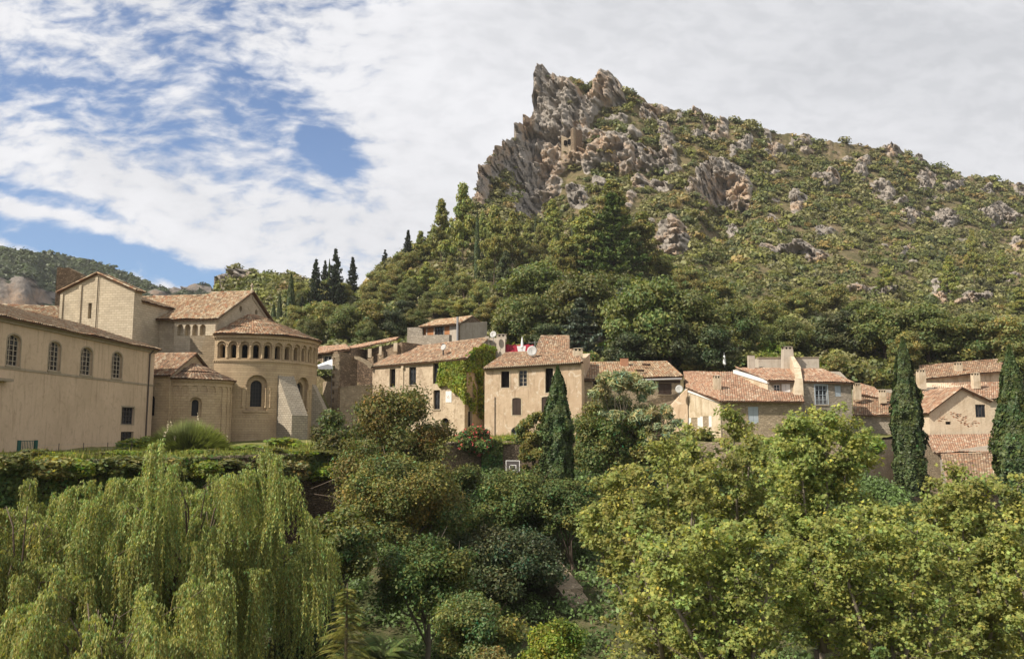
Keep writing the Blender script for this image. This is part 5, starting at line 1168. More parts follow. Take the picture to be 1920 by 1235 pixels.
def trunkmesh(rg, cl, h0, r0, top=.85, nb=9, bend=.05, base=-.05):
    mb = MB(); p = [Vector((0, 0, base))]; z = base; k = 6
    for i in range(1, k + 1): p.append(Vector((rg.normal(0, bend * i / k), rg.normal(0, bend * i / k), base + (top - base) * i / k)))
    mb.tube(p, [r0 * (1 - .85 * i / k) + r0 * (.25 if i == 0 else 0) for i in range(k + 1)], 8)
    idx = rg.choice(len(cl), min(nb, len(cl)), replace=False)
    for i in idx:
        c = Vector(cl[i, :3]); z0 = max(h0, min(c.z - .12, top * .85)); f_ = (z0 - base) / (top - base) * k; j = int(min(k - 1, max(0, f_))); s_ = p[j].lerp(p[j + 1], f_ - j)
        m_ = s_.lerp(c, .5) + Vector((rg.normal(0, .02), rg.normal(0, .02), -.02)); mb.tube([s_, m_, c], [r0 * .42, r0 * .25, r0 * .08], 5)
    return mb
PROTO = {}
PZ = -3000.0
def proto(key, name, rg, build, leaf, bark='bark', trunk=True, cname='crown'):
    root = bpy.data.objects.new(name, None); C.objects.link(root)
    V, Fa, tint, cl = build
    o = npmesh(cname, V, Fa, M[leaf], root, tint=tint)
    if trunk: trunk.build('trunk', M[bark], root, True)
    PROTO[key] = root; root['used'] = 0; return root
def place(key, xc, w_, ytop, ybase, Y, label, cat='tree', group=None, depth=None, rot=None, sink=0.0, name=None):
    """xc, w: centre and width in photo pixels at distance Y; ytop..ybase: its height there"""
    t_, b_ = at(xc, ytop, Y), at(xc, ybase, Y); H = t_.z - b_.z + sink; w_m = w_ / 1600 * Y * 1.0; rt_ = PROTO[key]
    rot = RND.uniform(0, 6.28) if rot is None else rot; loc = Vector(((t_.x + b_.x) / 2, Y, b_.z - sink)); dd = depth or w_m
    if abs(dd - w_m) > .01: rot = RND.choice([0, math.pi])
    if not rt_['used']:
        rt_['used'] = 1; r = rt_; r.location = loc; r.rotation_euler = (0, 0, rot); r.scale = (w_m, dd, H)
    else: r = dup(rt_, loc, rot, (w_m, dd, H))
    for k_ in ('used',):
        if k_ in r and r is not rt_: del r[k_]
    if 'group' in r: del r['group']
    props(r, label, cat, group)
    if name: r.name = name
    return r
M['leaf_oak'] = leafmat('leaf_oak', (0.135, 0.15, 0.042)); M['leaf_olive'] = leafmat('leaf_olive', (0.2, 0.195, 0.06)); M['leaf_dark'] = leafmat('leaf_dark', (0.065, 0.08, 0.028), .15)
M['leaf_pine'] = leafmat('leaf_pine', (0.21, 0.215, 0.048), .2); M['leaf_fir'] = leafmat('leaf_fir', (0.036, 0.048, 0.022), .1); M['leaf_cypress'] = leafmat('leaf_cypress', (0.06, 0.082, 0.022), .1)
M['leaf_plane'] = leafmat('leaf_plane', (0.235, 0.25, 0.068), .35, .58, .22); M['leaf_willow'] = leafmat('leaf_willow', (0.25, 0.265, 0.088), .3, .58, .22); M['leaf_photinia'] = leafmat('leaf_photinia', (0.165, 0.165, 0.048), .25, .58, .22)
M['leaf_laurel'] = leafmat('leaf_laurel', (0.088, 0.112, 0.028), .15, .58, .22); M['leaf_bright'] = leafmat('leaf_bright', (0.2, 0.24, 0.035), .35); M['leaf_grey'] = leafmat('leaf_grey', (0.26, 0.265, 0.135), .2)
M['leaf_ivy'] = leafmat('leaf_ivy', (0.12, 0.15, 0.04), .25, .58, .22); M['leaf_blue'] = leafmat('leaf_blue', (0.1, 0.125, 0.085), .1); M['leaf_scrub'] = leafmat('leaf_scrub', (0.162, 0.152, 0.056), .2)
M['petal_pink'] = flatmat('petal_pink', (.62, .22, .30), .7, .1, 0, .1); M['petal_red'] = flatmat('petal_red', (.55, .10, .09), .7, .1, 0, .1); M['plume'] = flatmat('plume_straw', (.42, .36, .24), .9, .1, 0, .3)
rg = np.random.default_rng(77)
for i in range(3):
    b = crown(rg, 'oak', 75, 24000, .023, .25, .08, 0, .72); proto('oak%d' % i, 'broadleaf_tree', rg, b, 'leaf_oak', trunk=trunkmesh(rg, b[3], .22, .028))
for i in range(2):
    b = crown(rg, 'oak', 55, 16000, .025, .25, .1, .02, .72); proto('olive%d' % i, 'broadleaf_tree', rg, b, 'leaf_olive', trunk=trunkmesh(rg, b[3], .2, .025))
for i in range(2):
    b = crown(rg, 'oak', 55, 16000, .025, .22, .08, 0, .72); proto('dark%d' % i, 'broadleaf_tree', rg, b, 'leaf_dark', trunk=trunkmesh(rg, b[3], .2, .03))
for i in range(3):
    b = crown(rg, 'pine', 80, 15000, .022, .25, .08, 0, .55, upb=.9); proto('pine%d' % i, 'pine_tree', rg, b, 'leaf_pine', trunk=trunkmesh(rg, b[3], .35, .014, .95, 12, .03))
b = crown(rg, 'pine', 90, 16000, .022, .25, .08, 0, .5, upb=.9); proto('darkpine', 'pine_tree', rg, b, 'leaf_cypress', trunk=trunkmesh(rg, b[3], .2, .016, .95, 12, .03))
for i in range(2):
    b = crown(rg, 'bush', 14, 2600, .07, .25, .12, .02, .8); proto('bush%d' % i, 'shrub', rg, b, 'leaf_olive', trunk=False, cname='foliage')
b = crown(rg, 'bush', 14, 2600, .07, .25, .1, 0, .8); proto('bushgreen', 'shrub', rg, b, 'leaf_oak', trunk=False, cname='foliage')
b = crown(rg, 'bush', 14, 2600, .07, .25, .1, .04, .8); proto('bushbright', 'shrub', rg, b, 'leaf_bright', trunk=False, cname='foliage')
b = crown(rg, 'bush', 14, 2400, .06, .2, .06, 0, .8); proto('bushgrey', 'shrub', rg, b, 'leaf_grey', trunk=False, cname='foliage')
# spindle cypresses
def cypress(rg, n, size, key, wob=.12, leaf='leaf_cypress'):
    z = rg.random(n) ** .9; a = rg.uniform(0, 6.28, n); w_ = .5 * np.clip(np.sin(np.pi * np.clip(z * .80 + .17, 0, 1)) ** .75, .02, 1) * np.interp(z, [0, .9, 1], [1, .62, .10])
    lump = fbm(np.stack([np.cos(a) * 2.2, np.sin(a) * 2.2, z * 11], 1), 3, int(n % 91)); r = w_ * (.72 + wob * 3.2 * (lump - .45)) * rg.random(n) ** .12
    P_ = np.stack([np.cos(a) * r, np.sin(a) * r, z], 1); Nn = np.stack([np.cos(a), np.sin(a), np.full(n, .25)], 1)
    V, Fa = leafquads(rg, P_, Nn, size, 1.0, 0, .45); cid = (z * 30).astype(int) * 6 + (a).astype(int)
    V[:, 2] = (V[:, 2] - np.repeat(P_[:, 2], 4)) * .28 + np.repeat(P_[:, 2], 4)          # the unit tree is stretched tall
    tk = MB(); tk.tube([(0, 0, -.03), (0, 0, .5), (0, 0, .93)], [.07, .05, .01], 6)
    proto(key, 'cypress_tree', rg, (V, Fa, tintof(rg, n, cid, .28, .08), None), leaf, trunk=tk)
cypress(rg, 9000, .11, 'cyp0'); cypress(rg, 42000, .055, 'cypbig', .30)
# firs with layered boughs
def fir(rg, key, tiers, n, size, leaf, spread=1.0, name='fir_tree'):
    P_, Nn, cid = [], [], []; tk = MB(); tk.tube([(0, 0, -.04), (0, 0, .5), (0, 0, .99)], [.02, .012, .002], 6); bi = 0
    for ti in range(tiers):
        z0 = .10 + .88 * (ti + rg.uniform(-.2, .2)) / tiers; L_ = .5 * (1 - z0) ** .8 * spread + .015; nb = int(rg.integers(6, 10))
        for k_ in range(nb):
            a = rg.uniform(0, 6.28); l = L_ * rg.uniform(.6, 1.08); m_ = int(n / tiers / nb * (.4 + 1.4 * (1 - z0))) + 4; s_ = rg.random(m_) ** .7
            side = rg.normal(0, .16, m_) * l * (1.15 - s_); zz = z0 - .20 * l * s_ + .16 * l * s_ ** 2.5 - np.abs(rg.normal(0, .012, m_))
            P_.append(np.stack([np.cos(a) * l * s_ - np.sin(a) * side, np.sin(a) * l * s_ + np.cos(a) * side, zz], 1)); Nn.append(np.tile([0, 0, 1.0], (m_, 1))); cid.append(np.full(m_, bi)); bi += 1
            if k_ % 2 == 0: tk.tube([(0, 0, z0), (math.cos(a) * l * .8, math.sin(a) * l * .8, z0 - .1 * l)], [.006, .002], 4)
    P_ = np.concatenate(P_); Nn = np.concatenate(Nn); cid = np.concatenate(cid)
    V, Fa = leafquads(rg, P_, Nn, size, 1.8, 0, .5); proto(key, name, rg, (V, Fa, tintof(rg, len(P_), cid, .25, .06), None), leaf, trunk=tk)
fir(rg, 'fir0', 22, 7000, .035, 'leaf_fir'); fir(rg, 'fir1', 26, 8000, .032, 'leaf_fir', 1.1); fir(rg, 'cedar', 18, 11000, .032, 'leaf_laurel', 1.4, 'cedar_tree'); fir(rg, 'bluecedar', 18, 8000, .034, 'leaf_blue', 1.4, 'cedar_tree')

# ------- conifers on the skyline and the slope
KEYT = []
def T_(key, xc, w_, yt, yb, label, Y=None, cat='tree', group=None, depth=None, sink=None):
    if Y is None: q, _ = hill_at(xc, yb); Y = q.y
    hm = (yb - yt) / 1600 * Y; sk = hm * .13 if key[:3] in ('oak', 'oli', 'dar') else Y * .004
    return place(key, xc, w_, yt, yb, Y, label, cat, group, depth, sink=(sk if sink is None else sink))
for a in [('fir0', 592, 46, 481, 585, 'dark spiky fir, leftmost of the tight clump behind the apse roof'), ('fir1', 609, 34, 484, 575, 'slim dark fir between the two tallest of the clump behind the apse'),
          ('fir1', 629, 52, 461, 585, 'tallest dark fir of the clump rising behind the apse roof'), ('fir0', 661, 40, 478, 560, 'dark fir standing alone at the right edge of the clump behind the apse'), ('cyp0', 617, 11, 486, 560, 'narrow dark cypress spike among the firs behind the apse'),
          ('cyp0', 545, 26, 515, 612, 'dark cypress rising behind the choir gable, taller of the pair'), ('cyp0', 524, 16, 548, 612, 'slender cypress just left of the taller cypress behind the choir gable'), ('cyp0', 513, 15, 568, 606, 'small cypress close to the verge of the choir gable'),
          ('fir0', 566, 30, 552, 610, 'small dark fir between the gable cypresses and the tall firs'),
          ('fir1', 722, 26, 466, 505, 'small dark pine spire on the left skyline, lowest on the ridge'), ('pine2', 738, 24, 480, 508, 'low rounded pine beside the lowest spire on the left ridge'), ('fir0', 765, 34, 428, 492, 'dark fir spire on the ridge with leaning top'),
          ('pine0', 789, 46, 434, 490, 'spreading green pine right of the leaning ridge fir'), ('pine1', 806, 36, 440, 486, 'bushy pine tucked behind the spreading ridge pine'), ('pine2', 828, 78, 374, 505, 'tall pine with layered crown on the left ridge'),
          ('pine0', 868, 88, 346, 510, 'tallest pine on the ridge left of the lone cypress'), ('cyp0', 894.5, 18, 400, 528, 'lone pencil-thin dark cypress on the slope below the crag'),
          ('pine0', 926, 78, 388, 536, 'light green pine with long bare trunk right of the lone cypress'), ('pine1', 962, 74, 396, 520, 'light green pine with bare trunk below the left crag'), ('pine2', 905, 40, 396, 470, 'yellow-green pine behind the lone cypress'),
          ('pine2', 1036, 80, 374, 480, 'round-topped light pine below the pale cliff face'), ('pine0', 1010, 46, 425, 500, 'small pine left of the thin dark cypress row'), ('pine1', 990, 44, 410, 480, 'bright pine top under the left cliffs'),
          ('cyp0', 1075, 18, 400, 462, 'dark cypress in front of the middle cliff'), ('cyp0', 1004, 10, 402, 440, 'thin small cypress beneath the pale cliff'), ('cyp0', 968, 9, 396, 432, 'thinnest cypress at the foot of the left crag'),
          ('pine1', 1098, 120, 392, 530, 'broad light pine left of the big dark cedar'), ('pine2', 1150, 150, 338, 480, 'great light green pine behind the big dark cedar'), ('cedar', 1150, 128, 350, 530, 'big dark cedar with tiered boughs above the oak wood'),
          ('pine0', 1205, 120, 400, 530, 'light pine right of the big dark cedar'), ('pine0', 1060, 80, 440, 540, 'dull green pine left of the big cedar, lower on the slope'), ('darkpine', 948, 60, 470, 560, 'dark low pine under the two bare-trunked pines'),
          ('pine1', 1825, 46, 430, 540, 'bright yellow-green pine standing out on the right slope'), ('pine2', 1780, 60, 480, 560, 'round light pine left of the bright pine on the right slope'), ('pine0', 1880, 50, 470, 540, 'light pine right of the bright one on the right slope'),
          ('pine1', 1660, 50, 497, 552, 'small round pine above the long pale rock ledge'), ('pine0', 1910, 60, 540, 600, 'pine at the right edge of the photo above the cypress')]:
    T_(*a)
# ------- oak wood behind the village
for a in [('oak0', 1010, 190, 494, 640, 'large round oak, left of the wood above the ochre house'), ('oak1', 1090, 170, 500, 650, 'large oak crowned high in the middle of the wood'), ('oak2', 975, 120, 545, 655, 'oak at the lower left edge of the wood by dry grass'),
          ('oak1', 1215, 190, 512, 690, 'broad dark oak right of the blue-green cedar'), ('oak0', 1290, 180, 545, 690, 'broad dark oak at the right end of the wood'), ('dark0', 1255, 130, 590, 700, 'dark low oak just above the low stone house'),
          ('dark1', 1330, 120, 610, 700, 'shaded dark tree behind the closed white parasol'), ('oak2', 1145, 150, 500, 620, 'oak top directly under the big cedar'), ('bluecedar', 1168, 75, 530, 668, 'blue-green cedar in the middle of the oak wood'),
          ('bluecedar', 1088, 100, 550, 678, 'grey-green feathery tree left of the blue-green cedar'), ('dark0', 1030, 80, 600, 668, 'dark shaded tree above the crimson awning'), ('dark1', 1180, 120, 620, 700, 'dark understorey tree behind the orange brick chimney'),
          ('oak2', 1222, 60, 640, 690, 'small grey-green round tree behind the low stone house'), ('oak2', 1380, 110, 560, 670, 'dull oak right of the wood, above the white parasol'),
          ('dark0', 1590, 150, 572, 670, 'dark spreading oak above the tapering chimney house'), ('oak1', 1660, 150, 560, 680, 'broad oak left of the middle cypress'), ('oak0', 1740, 150, 570, 690, 'broad-crowned oak behind the middle cypress'),
          ('oak2', 1820, 160, 580, 690, 'spreading oak behind the three-chimney house'), ('olive0', 1890, 140, 590, 700, 'pale green oak behind the right cypress'), ('oak1', 1480, 90, 590, 670, 'green tree above the roof terrace'), ('olive1', 1700, 80, 620, 700, 'light green tree just behind the middle cypress'),
          ('oak0', 1930, 130, 620, 720, 'tree at the right edge behind the right cypress'), ('olive0', 1560, 80, 660, 720, 'leafy tree behind the blue french window house'), ('bushgreen', 1610, 90, 655, 745, 'dense green shrub behind the two pale chimneys'), ('bushgreen', 1650, 70, 668, 745, 'dense green shrub left of the middle cypress')]:
    T_(*a, cat='shrub' if a[0].startswith('bush') else 'tree')
# ------- slope between the firs and the oak wood
mid = [('olive0', 600, 90, 560, 640), ('oak0', 650, 90, 570, 650), ('olive1', 700, 90, 560, 645), ('oak1', 580, 60, 590, 650), ('dark0', 735, 70, 575, 640), ('olive0', 560, 60, 570, 630), ('oak2', 690, 60, 600, 655), ('olive1', 640, 60, 530, 580),
       ('olive0', 705, 60, 505, 560), ('olive1', 745, 60, 500, 560), ('oak1', 770, 50, 520, 570), ('pine1', 800, 60, 490, 560), ('olive1', 830, 56, 520, 580), ('bush0', 860, 60, 545, 590), ('olive0', 690, 50, 545, 590), ('oak0', 812, 60, 545, 595), ('olive1', 900, 50, 530, 585), ('pine2', 845, 50, 480, 540), ('dark1', 760, 50, 560, 600), ('olive0', 870, 56, 510, 560),
       ('olive1', 930, 70, 555, 605), ('oak2', 560, 40, 540, 590), ('olive0', 1430, 80, 560, 620), ('olive1', 1500, 90, 540, 600), ('olive0', 1560, 80, 530, 590), ('oak1', 1430, 70, 600, 650), ('olive1', 1350, 80, 520, 580), ('olive0', 1290, 80, 500, 560), ('oak2', 1620, 80, 560, 600)]
where = ['left of the roofs above the apse', 'behind the apse', 'on the terraced slope left of the lone cypress', 'above the oak wood']
mid += [('olive0', 760, 70, 470, 520), ('olive1', 800, 64, 500, 548), ('olive0', 730, 60, 530, 575), ('olive1', 870, 70, 560, 605), ('oak2', 780, 70, 575, 625), ('olive0', 835, 70, 560, 600), ('olive1', 905, 66, 575, 625), ('pine1', 770, 60, 505, 560), ('olive0', 620, 80, 520, 575), ('olive1', 560, 70, 530, 580), ('oak1', 690, 80, 560, 610), ('olive0', 1060, 90, 450, 520), ('olive1', 1000, 80, 460, 530), ('olive0', 1240, 80, 470, 530), ('pine0', 1120, 80, 450, 520)]
LAND = [('left of the tall fir clump', 560), ('behind the tall fir clump', 640), ('just right of the tall fir clump', 700), ('on the open left shoulder of the hill', 770), ('below the two tall ridge pines', 850), ('beside the lone cypress', 930), ('over the oak wood', 1320), ('above the white parasol', 1400), ('above the terrace parapet', 1480), ('above the tapering chimney', 1560), ('above the middle cypress', 1640)]
HUE_ = {'oli': 'olive-green', 'oak': 'mid-green', 'dar': 'dark green', 'bus': 'low olive', 'pin': 'light green'}
nlab = {}; mid.sort(key=lambda a: a[1])
for j, a in enumerate(mid):
    ld = min(LAND, key=lambda q: abs(q[1] - a[1]))[0]; hy = 'upper' if a[3] < 535 else ('middle' if a[3] < 572 else 'lower')
    lb = '%s tree, %s slope, %s' % (HUE_[a[0][:3]], hy, ld)
    nlab[lb] = nlab.get(lb, 0) + 1
    if nlab[lb] > 1: lb += [', second from left', ', third from left', ', fourth from left'][min(2, nlab[lb] - 2)]
    T_(*a, lb, group='rounded trees on the left slope' if a[1] < 960 else 'rounded trees on the right slope')
# garden shrubs behind the right houses
for j, (k_, x, w_, yt, yb, lb) in enumerate([('bushbright', 1425, 60, 640, 690, 'bright yellow-green shrub behind the small square chimney'), ('bushbright', 1560, 70, 650, 700, 'bright green garden shrub right of the roof terrace'), ('bushgreen', 1400, 70, 650, 700, 'green garden shrub left of the small square chimney'),
        ('bushgrey', 1478, 34, 595, 650, 'silver grey shrub high in the terraced garden'), ('bushgreen', 1510, 70, 600, 660, 'green shrub above the tapering chimney'), ('bushbright', 1455, 70, 615, 672, 'lime green shrub behind the terrace parapet'), ('bushgreen', 1340, 60, 660, 700, 'low shrub right of the closed white parasol'),
        ('bush0', 1300, 60, 668, 705, 'dry brownish shrub left of the closed white parasol'), ('bushgreen', 1590, 60, 690, 740, 'green shrub just above the blue french window house roof end'), ('bushgreen', 898, 44, 612, 640, 'green shrub beside the gable of the hillside house'),
        ('bushgreen', 940, 60, 640, 672, 'green shrub behind the crimson awning'), ('bush1', 1100, 60, 640, 690, 'olive shrub above the low stone house roof'), ('bushbright', 1130, 34, 625, 668, 'yellow-green shrub below the blue-green cedar')]):
    T_(k_, x, w_, yt, yb, lb, Y=118.5 if x > 1000 and yb > 680 else None, cat='shrub')
# ------- the near cypresses
place('cypbig', 1046, 84, 686, 908, 62, 'dark green cypress in front of the tall ochre house', 'tree', sink=1)
place('cypbig', 1699, 84, 632, 905, 72, 'tall dense cypress between the two groups of red roofs', 'tree', sink=1)
place('cypbig', 1904, 116, 648, 985, 60, 'largest cypress, cut by the right edge of the photo', 'tree', sink=3)
# ------- terrace planting
place('bushgreen', 385, 80, 800, 852, 72, 'round green shrub in front of the small side apse', 'shrub'); place('bushbright', 545, 100, 805, 845, 74, 'low bright green plants at the foot of the big apse', 'shrub'); place('bushbright', 255, 90, 800, 850, 70, 'leafy bright shrub by the abbey downpipe', 'shrub')
place('bushbright', 470, 110, 822, 852, 66, 'low sunlit herbs on the terrace edge before the big apse', 'shrub'); place('bushgreen', 650, 80, 838, 880, 66, 'dark green creeper bush hanging over the brown retaining wall', 'shrub', sink=0)
place('bushbright', 955, 60, 806, 836, 82, 'bright low hedge under the arched door of the ochre house', 'shrub')
for i in range(16): place('bushbright' if i % 3 else 'bushgreen', 60 + 37 * i, 62, 832 + (i % 4) * 3, 866 - i * .8, 47 + i * 1.1, 'low leafy plant in the sunlit fringe along the top of the brown retaining wall', 'shrub', 'leafy fringe along the retaining wall')
for i in range(11): place(['bushgreen', 'bush0', 'bushbright', 'bushgreen'][i % 4], 20 + 58 * i + (i * 37) % 23, 70 + (i * 31) % 46, 838 + (i * 13) % 12, 884 + (i * 17) % 22, float(np.interp(20 + 58 * i, [a for a, b in WL], [b for a, b in WL])) - .7, 'shaggy green bush spilling over the edge of the brown retaining wall', 'shrub', 'bushes spilling over the retaining wall', sink=0)
# ---------------------------------------------------------------- scrub of the hillside
rg = np.random.default_rng(31)
def bushcloud(rg, C_, S_, nq, size, cidx, flat=.8):
    """many bushes in one go: C_ centres, S_ radii, nq leaves each"""
    n = len(C_) * nq; ci = np.repeat(np.arange(len(C_)), nq); d = rg.normal(0, 1, (n, 3)); d /= np.linalg.norm(d, axis=1, keepdims=True); d[:, 2] = np.abs(d[:, 2]) - .12
    r = S_[ci] * rg.random(n) ** .3 * rg.uniform(.7, 1.2, n); P_ = C_[ci] + d * r[:, None] * np.array([1, 1, flat]); V, Fa = leafquads(rg, P_, d + np.array([0, -.2, .4]), 1.0, 1.4, 0, .7)
    sc = (S_[ci] * size)[:, None]; V = ((V.reshape(n, 4, 3) - P_[:, None]) * sc[:, None] + P_[:, None]).reshape(-1, 3); return V, Fa, ci
HC = np.array([[1.0, 1.0, 1.0], [.66, .80, .62], [1.12, 1.2, .8], [1.4, 1.08, 1.0], [.48, .62, .5], [1.3, 1.3, 1.5]])
NB = 16500
pc = rg.integers(30, NC - 1, NB * 4); pr = rg.integers(6, NR, NB * 4)
Pp = HP[pc, pr]; rk1 = rs[pc, pr]; px_, py_ = PX[pc, pr], PY[pc, pr]
dens = fbm(np.stack([px_ / 34, py_ / 24, px_ * 0], 1), 4, 51)
keep = (rng.random(len(pc)) < np.clip(1.15 - rk1 * 1.25, .035, 1)) & (rng.random(len(pc)) < np.clip(.62 + (dens - .44) * 5, .14, 1)) & (px_ < 2000) & (px_ > 395) & ~((px_ > 780) & (px_ < 900) & (py_ > 575))
Pp, px_, py_, rk1, dens = Pp[keep][:NB], px_[keep][:NB], py_[keep][:NB], rk1[keep][:NB], dens[keep][:NB]
S_ = Pp[:, 1] / 240 * rg.gamma(2.8, .42, len(Pp)) * np.where(rk1 > .5, .55, 1.0) * np.interp(py_, [150, 450, 650], [.95, 1.1, 1.35]); S_ = np.clip(S_, .4, 3.4)
low = np.interp(py_, [300, 560], [0, 1]); cz = rg.random(len(Pp)); kind = np.select([cz < .34, cz < .54, cz < .68 + .1 * low, cz < .84, cz < .92], [0, 1, 2, 3, 4], 5)
kind = np.where((kind == 3) & (rg.random(len(kind)) < low * .6), 0, kind)
big = np.argsort(-(S_ / Pp[:, 1]) * (1 - rk1) * (py_ < 640))[:260]; ism = np.zeros(len(Pp), bool); ism[big] = True
def scrub(name, sel, nq, size, mat):
    V, Fa, ci = bushcloud(rg, Pp[sel] + np.array([0, 0, .15]), S_[sel], nq, size, kind[sel]); n = len(Fa)
    tint = HC[kind[sel]][ci] * rg.normal(1, .12, (sel.sum(), 1))[ci].clip(.6, 1.5) * rg.normal(1, .22, (n, 1)).clip(.45, 1.8)
    return V, Fa, tint
V, Fa, tint = scrub('s', ~ism, 86, .30, None)
o = npmesh('hillside_scrub', V, Fa, M['leaf_scrub'], tint=tint); props(o, 'dense olive and rusty garrigue scrub covering the rocky hillside', 'scrub', kind='stuff')
SP = {}
for k_ in range(6):
    V, Fa, ci = bushcloud(rg, np.array([[0, 0, .05], [.45, .1, .0], [-.4, .2, 0], [.05, -.35, 0]]), np.array([.75, .5, .5, .45]), 130, .26, None)
    me_o = npmesh('scrub_bush', V, Fa, M['leaf_scrub'], tint=HC[k_] * rg.normal(1, .22, (len(Fa), 1)).clip(.45, 1.8)); SP[k_] = me_o; me_o['n'] = 0
cn = ['olive-green', 'dark green', 'fresh yellow-green', 'rust-brown', 'blackish green', 'grey-green']
zn = [(700, 'left shoulder of the hill'), (870, 'slope under the ridge pines'), (1000, 'slope under the jagged left crag'), (1120, 'slope below the summit crag'), (1270, 'slope above the oak wood'), (1400, 'slope below the great grey rock face'), (1560, 'middle of the right slope'), (1720, 'slope near the long pale ledge'), (1860, 'far right slope')]
for i in big:
    k_ = int(kind[i]); b_ = SP[k_]
    if b_['n'] == 0: o = b_
    else: o = b_.copy(); C.objects.link(o)
    b_['n'] = 1
    o.location = Vector(Pp[i]); s_ = S_[i] * 1.1; o.scale = (s_, s_, s_ * rg.uniform(.75, 1.1)); o.rotation_euler = (0, 0, rg.uniform(0, 6.28))
    z_ = min(zn, key=lambda q: abs(q[0] - px_[i]))[1]; hh_ = 'high' if py_[i] < 400 else ('halfway up' if py_[i] < 520 else 'low')
    props(o, '%s scrub bush %s on the %s' % (cn[k_], hh_, z_), 'bush', '%s scrub bushes %s on the %s' % (cn[k_], hh_, z_))
for o in [x for x in C.objects if x.name.startswith('scrub_bush')]:
    if 'n' in o: del o['n']
# woods of the far hill
pc = rg.integers(0, 329, 9000); pr = rg.integers(3, 109, 9000); kp = frk[pc, pr] < .5; Pf = FP[pc, pr][kp]
Sf = Pf[:, 1] / 240 * rg.gamma(6, .16, len(Pf)); V, Fa, ci = bushcloud(rg, Pf, Sf, 34, .42, None); n = len(Fa)
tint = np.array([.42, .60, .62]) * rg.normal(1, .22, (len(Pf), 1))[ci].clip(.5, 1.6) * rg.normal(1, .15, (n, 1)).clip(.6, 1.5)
o = npmesh('far_wood', V, Fa, M['leaf_scrub'], tint=tint); props(o, 'dark evergreen wood covering the distant hill behind the abbey', 'wood', kind='stuff')

# ---------------------------------------------------------------- undergrowth of the ravine and grass of the garden
n = 3000; ux = rg.uniform(-42, 46, n); uy = rg.uniform(33, 80, n); sel = uy < ywall(ux) - 1; ux, uy = ux[sel], uy[sel]
S2 = rg.uniform(.5, 1.3, len(ux)) * np.interp(uy, [33, 80], [.9, 1.2]); V, Fa, ci = bushcloud(rg, np.stack([ux, uy, zlow(ux, uy) + .3], 1), S2, 120, .15, None); n = len(Fa)
tint = np.array([.6, .95, .7]) * rg.normal(1, .25, (len(ux), 1))[ci].clip(.5, 1.7) * rg.normal(1, .25, (n, 1)).clip(.4, 1.8)
o = npmesh('undergrowth', V, Fa, M['leaf_scrub'], tint=tint); props(o, 'dark leafy undergrowth filling the ravine below the walls', 'undergrowth', kind='stuff')
n = 26000; gx_ = rg.uniform(-34, 8, n); gy_ = ywall(gx_) + rg.random(n) ** 2 * 26 + .2; P_ = np.stack([gx_, gy_, zterr(gx_, gy_)], 1)
L0 = rg.uniform(.08, .26, n) * (1 + 1.0 * (fbm(P_ * .5, 3, 8) > .58)); b = rg.normal(0, .12, (n, 3)) * L0[:, None]; wv = rg.normal(0, 1, (n, 3)) * np.array([1, 1, 0]) * .035
V = np.stack([P_ - wv, P_ + wv, P_ + b + np.array([0, 0, 1]) * L0[:, None]], 1).reshape(-1, 3)
tint = np.array([1.15, 1.5, .8]) * rg.normal(1, .25, (n, 1)).clip(.4, 1.7) * np.where(rg.random((n, 1)) < .2, np.array([[1.5, 1.1, 1.3]]), 1)
o = npmesh('garden_grass', V, np.arange(n * 3).reshape(n, 3), M['leaf_scrub'], tint=tint); props(o, 'sunlit rough grass along the top of the garden wall', 'grass', kind='stuff')

# ---------------------------------------------------------------- climbers
def climber(name, label, P_, Nn, size, leaf, tintc=(1, 1, 1), cat='climbing plant', cid=None):
    V, Fa = leafquads(rg, P_, Nn, size, 1.15, 0, .55, 'hex'); cid = (P_[:, 0] * 1.1).astype(int) + 50 + 7 * (P_[:, 2] * .9 + 30).astype(int)
    root = thing(name, label, cat, P_.min(0)); npmesh('leaves', V, Fa, M[leaf], root, tint=tintof(rg, len(P_), cid, .25, .1) * np.array(tintc)); return root
def onwall(W, poly, n, thick=.35):
    """random points inside a pixel polygon laid on wall W"""
    pts = []; xs = [p[0] for p in poly]; ys = [p[1] for p in poly]; pn = np.array(poly)
    X_ = rg.uniform(min(xs), max(xs), n * 2); Y_ = rg.uniform(min(ys), max(ys), n * 2)
    wob = (fbm(np.stack([X_ / 7, Y_ / 7, X_ * 0], 1), 3, 14) - .5) * 9
    k_ = inpoly(X_ + wob, Y_ + wob, poly); X_, Y_ = X_[k_][:n], Y_[k_][:n]
    for x, y in zip(X_, Y_): u, z_ = W.hit(x, y); pts.append(W.L(u, z_, .06 + rg.random() * thick))
    return np.array([tuple(p) for p in pts]), np.tile(np.array(W.n), (len(pts), 1))
WA = Wall(G2(697, 112), G2(871, 104)); WB = Wall(G2(871, 104), G2(871, 104) + Vector((.537, .845, 0)) * 8)
p1, n1_ = onwall(WA, [(824, 676), (872, 671), (872, 700), (876, 735), (872, 752), (862, 740), (852, 734), (840, 722), (826, 727), (822, 715), (826, 695)], 4200)
p2, n2_ = onwall(WB, [(870, 668), (884, 652), (905, 645), (925, 650), (925, 790), (905, 788), (880, 770), (874, 750), (871, 700)], 7000, .5)
k_ = (fbm(p2 * np.array([.9, .9, .28]), 4, 44) > .44) | (p2[:, 2] > 7.2); p2, n2_ = p2[k_], n2_[k_]
p3, n3_ = onwall(WA, [(866, 672), (876, 672), (876, 760), (868, 745)], 600, .4)
climber('virginia_creeper', 'bright green creeper spilling round the corner of the buff house', np.concatenate([p1, p2, p3]), np.concatenate([n1_, n2_, n3_]), .26, 'leaf_bright', (1.15, 1.2, 1.0))
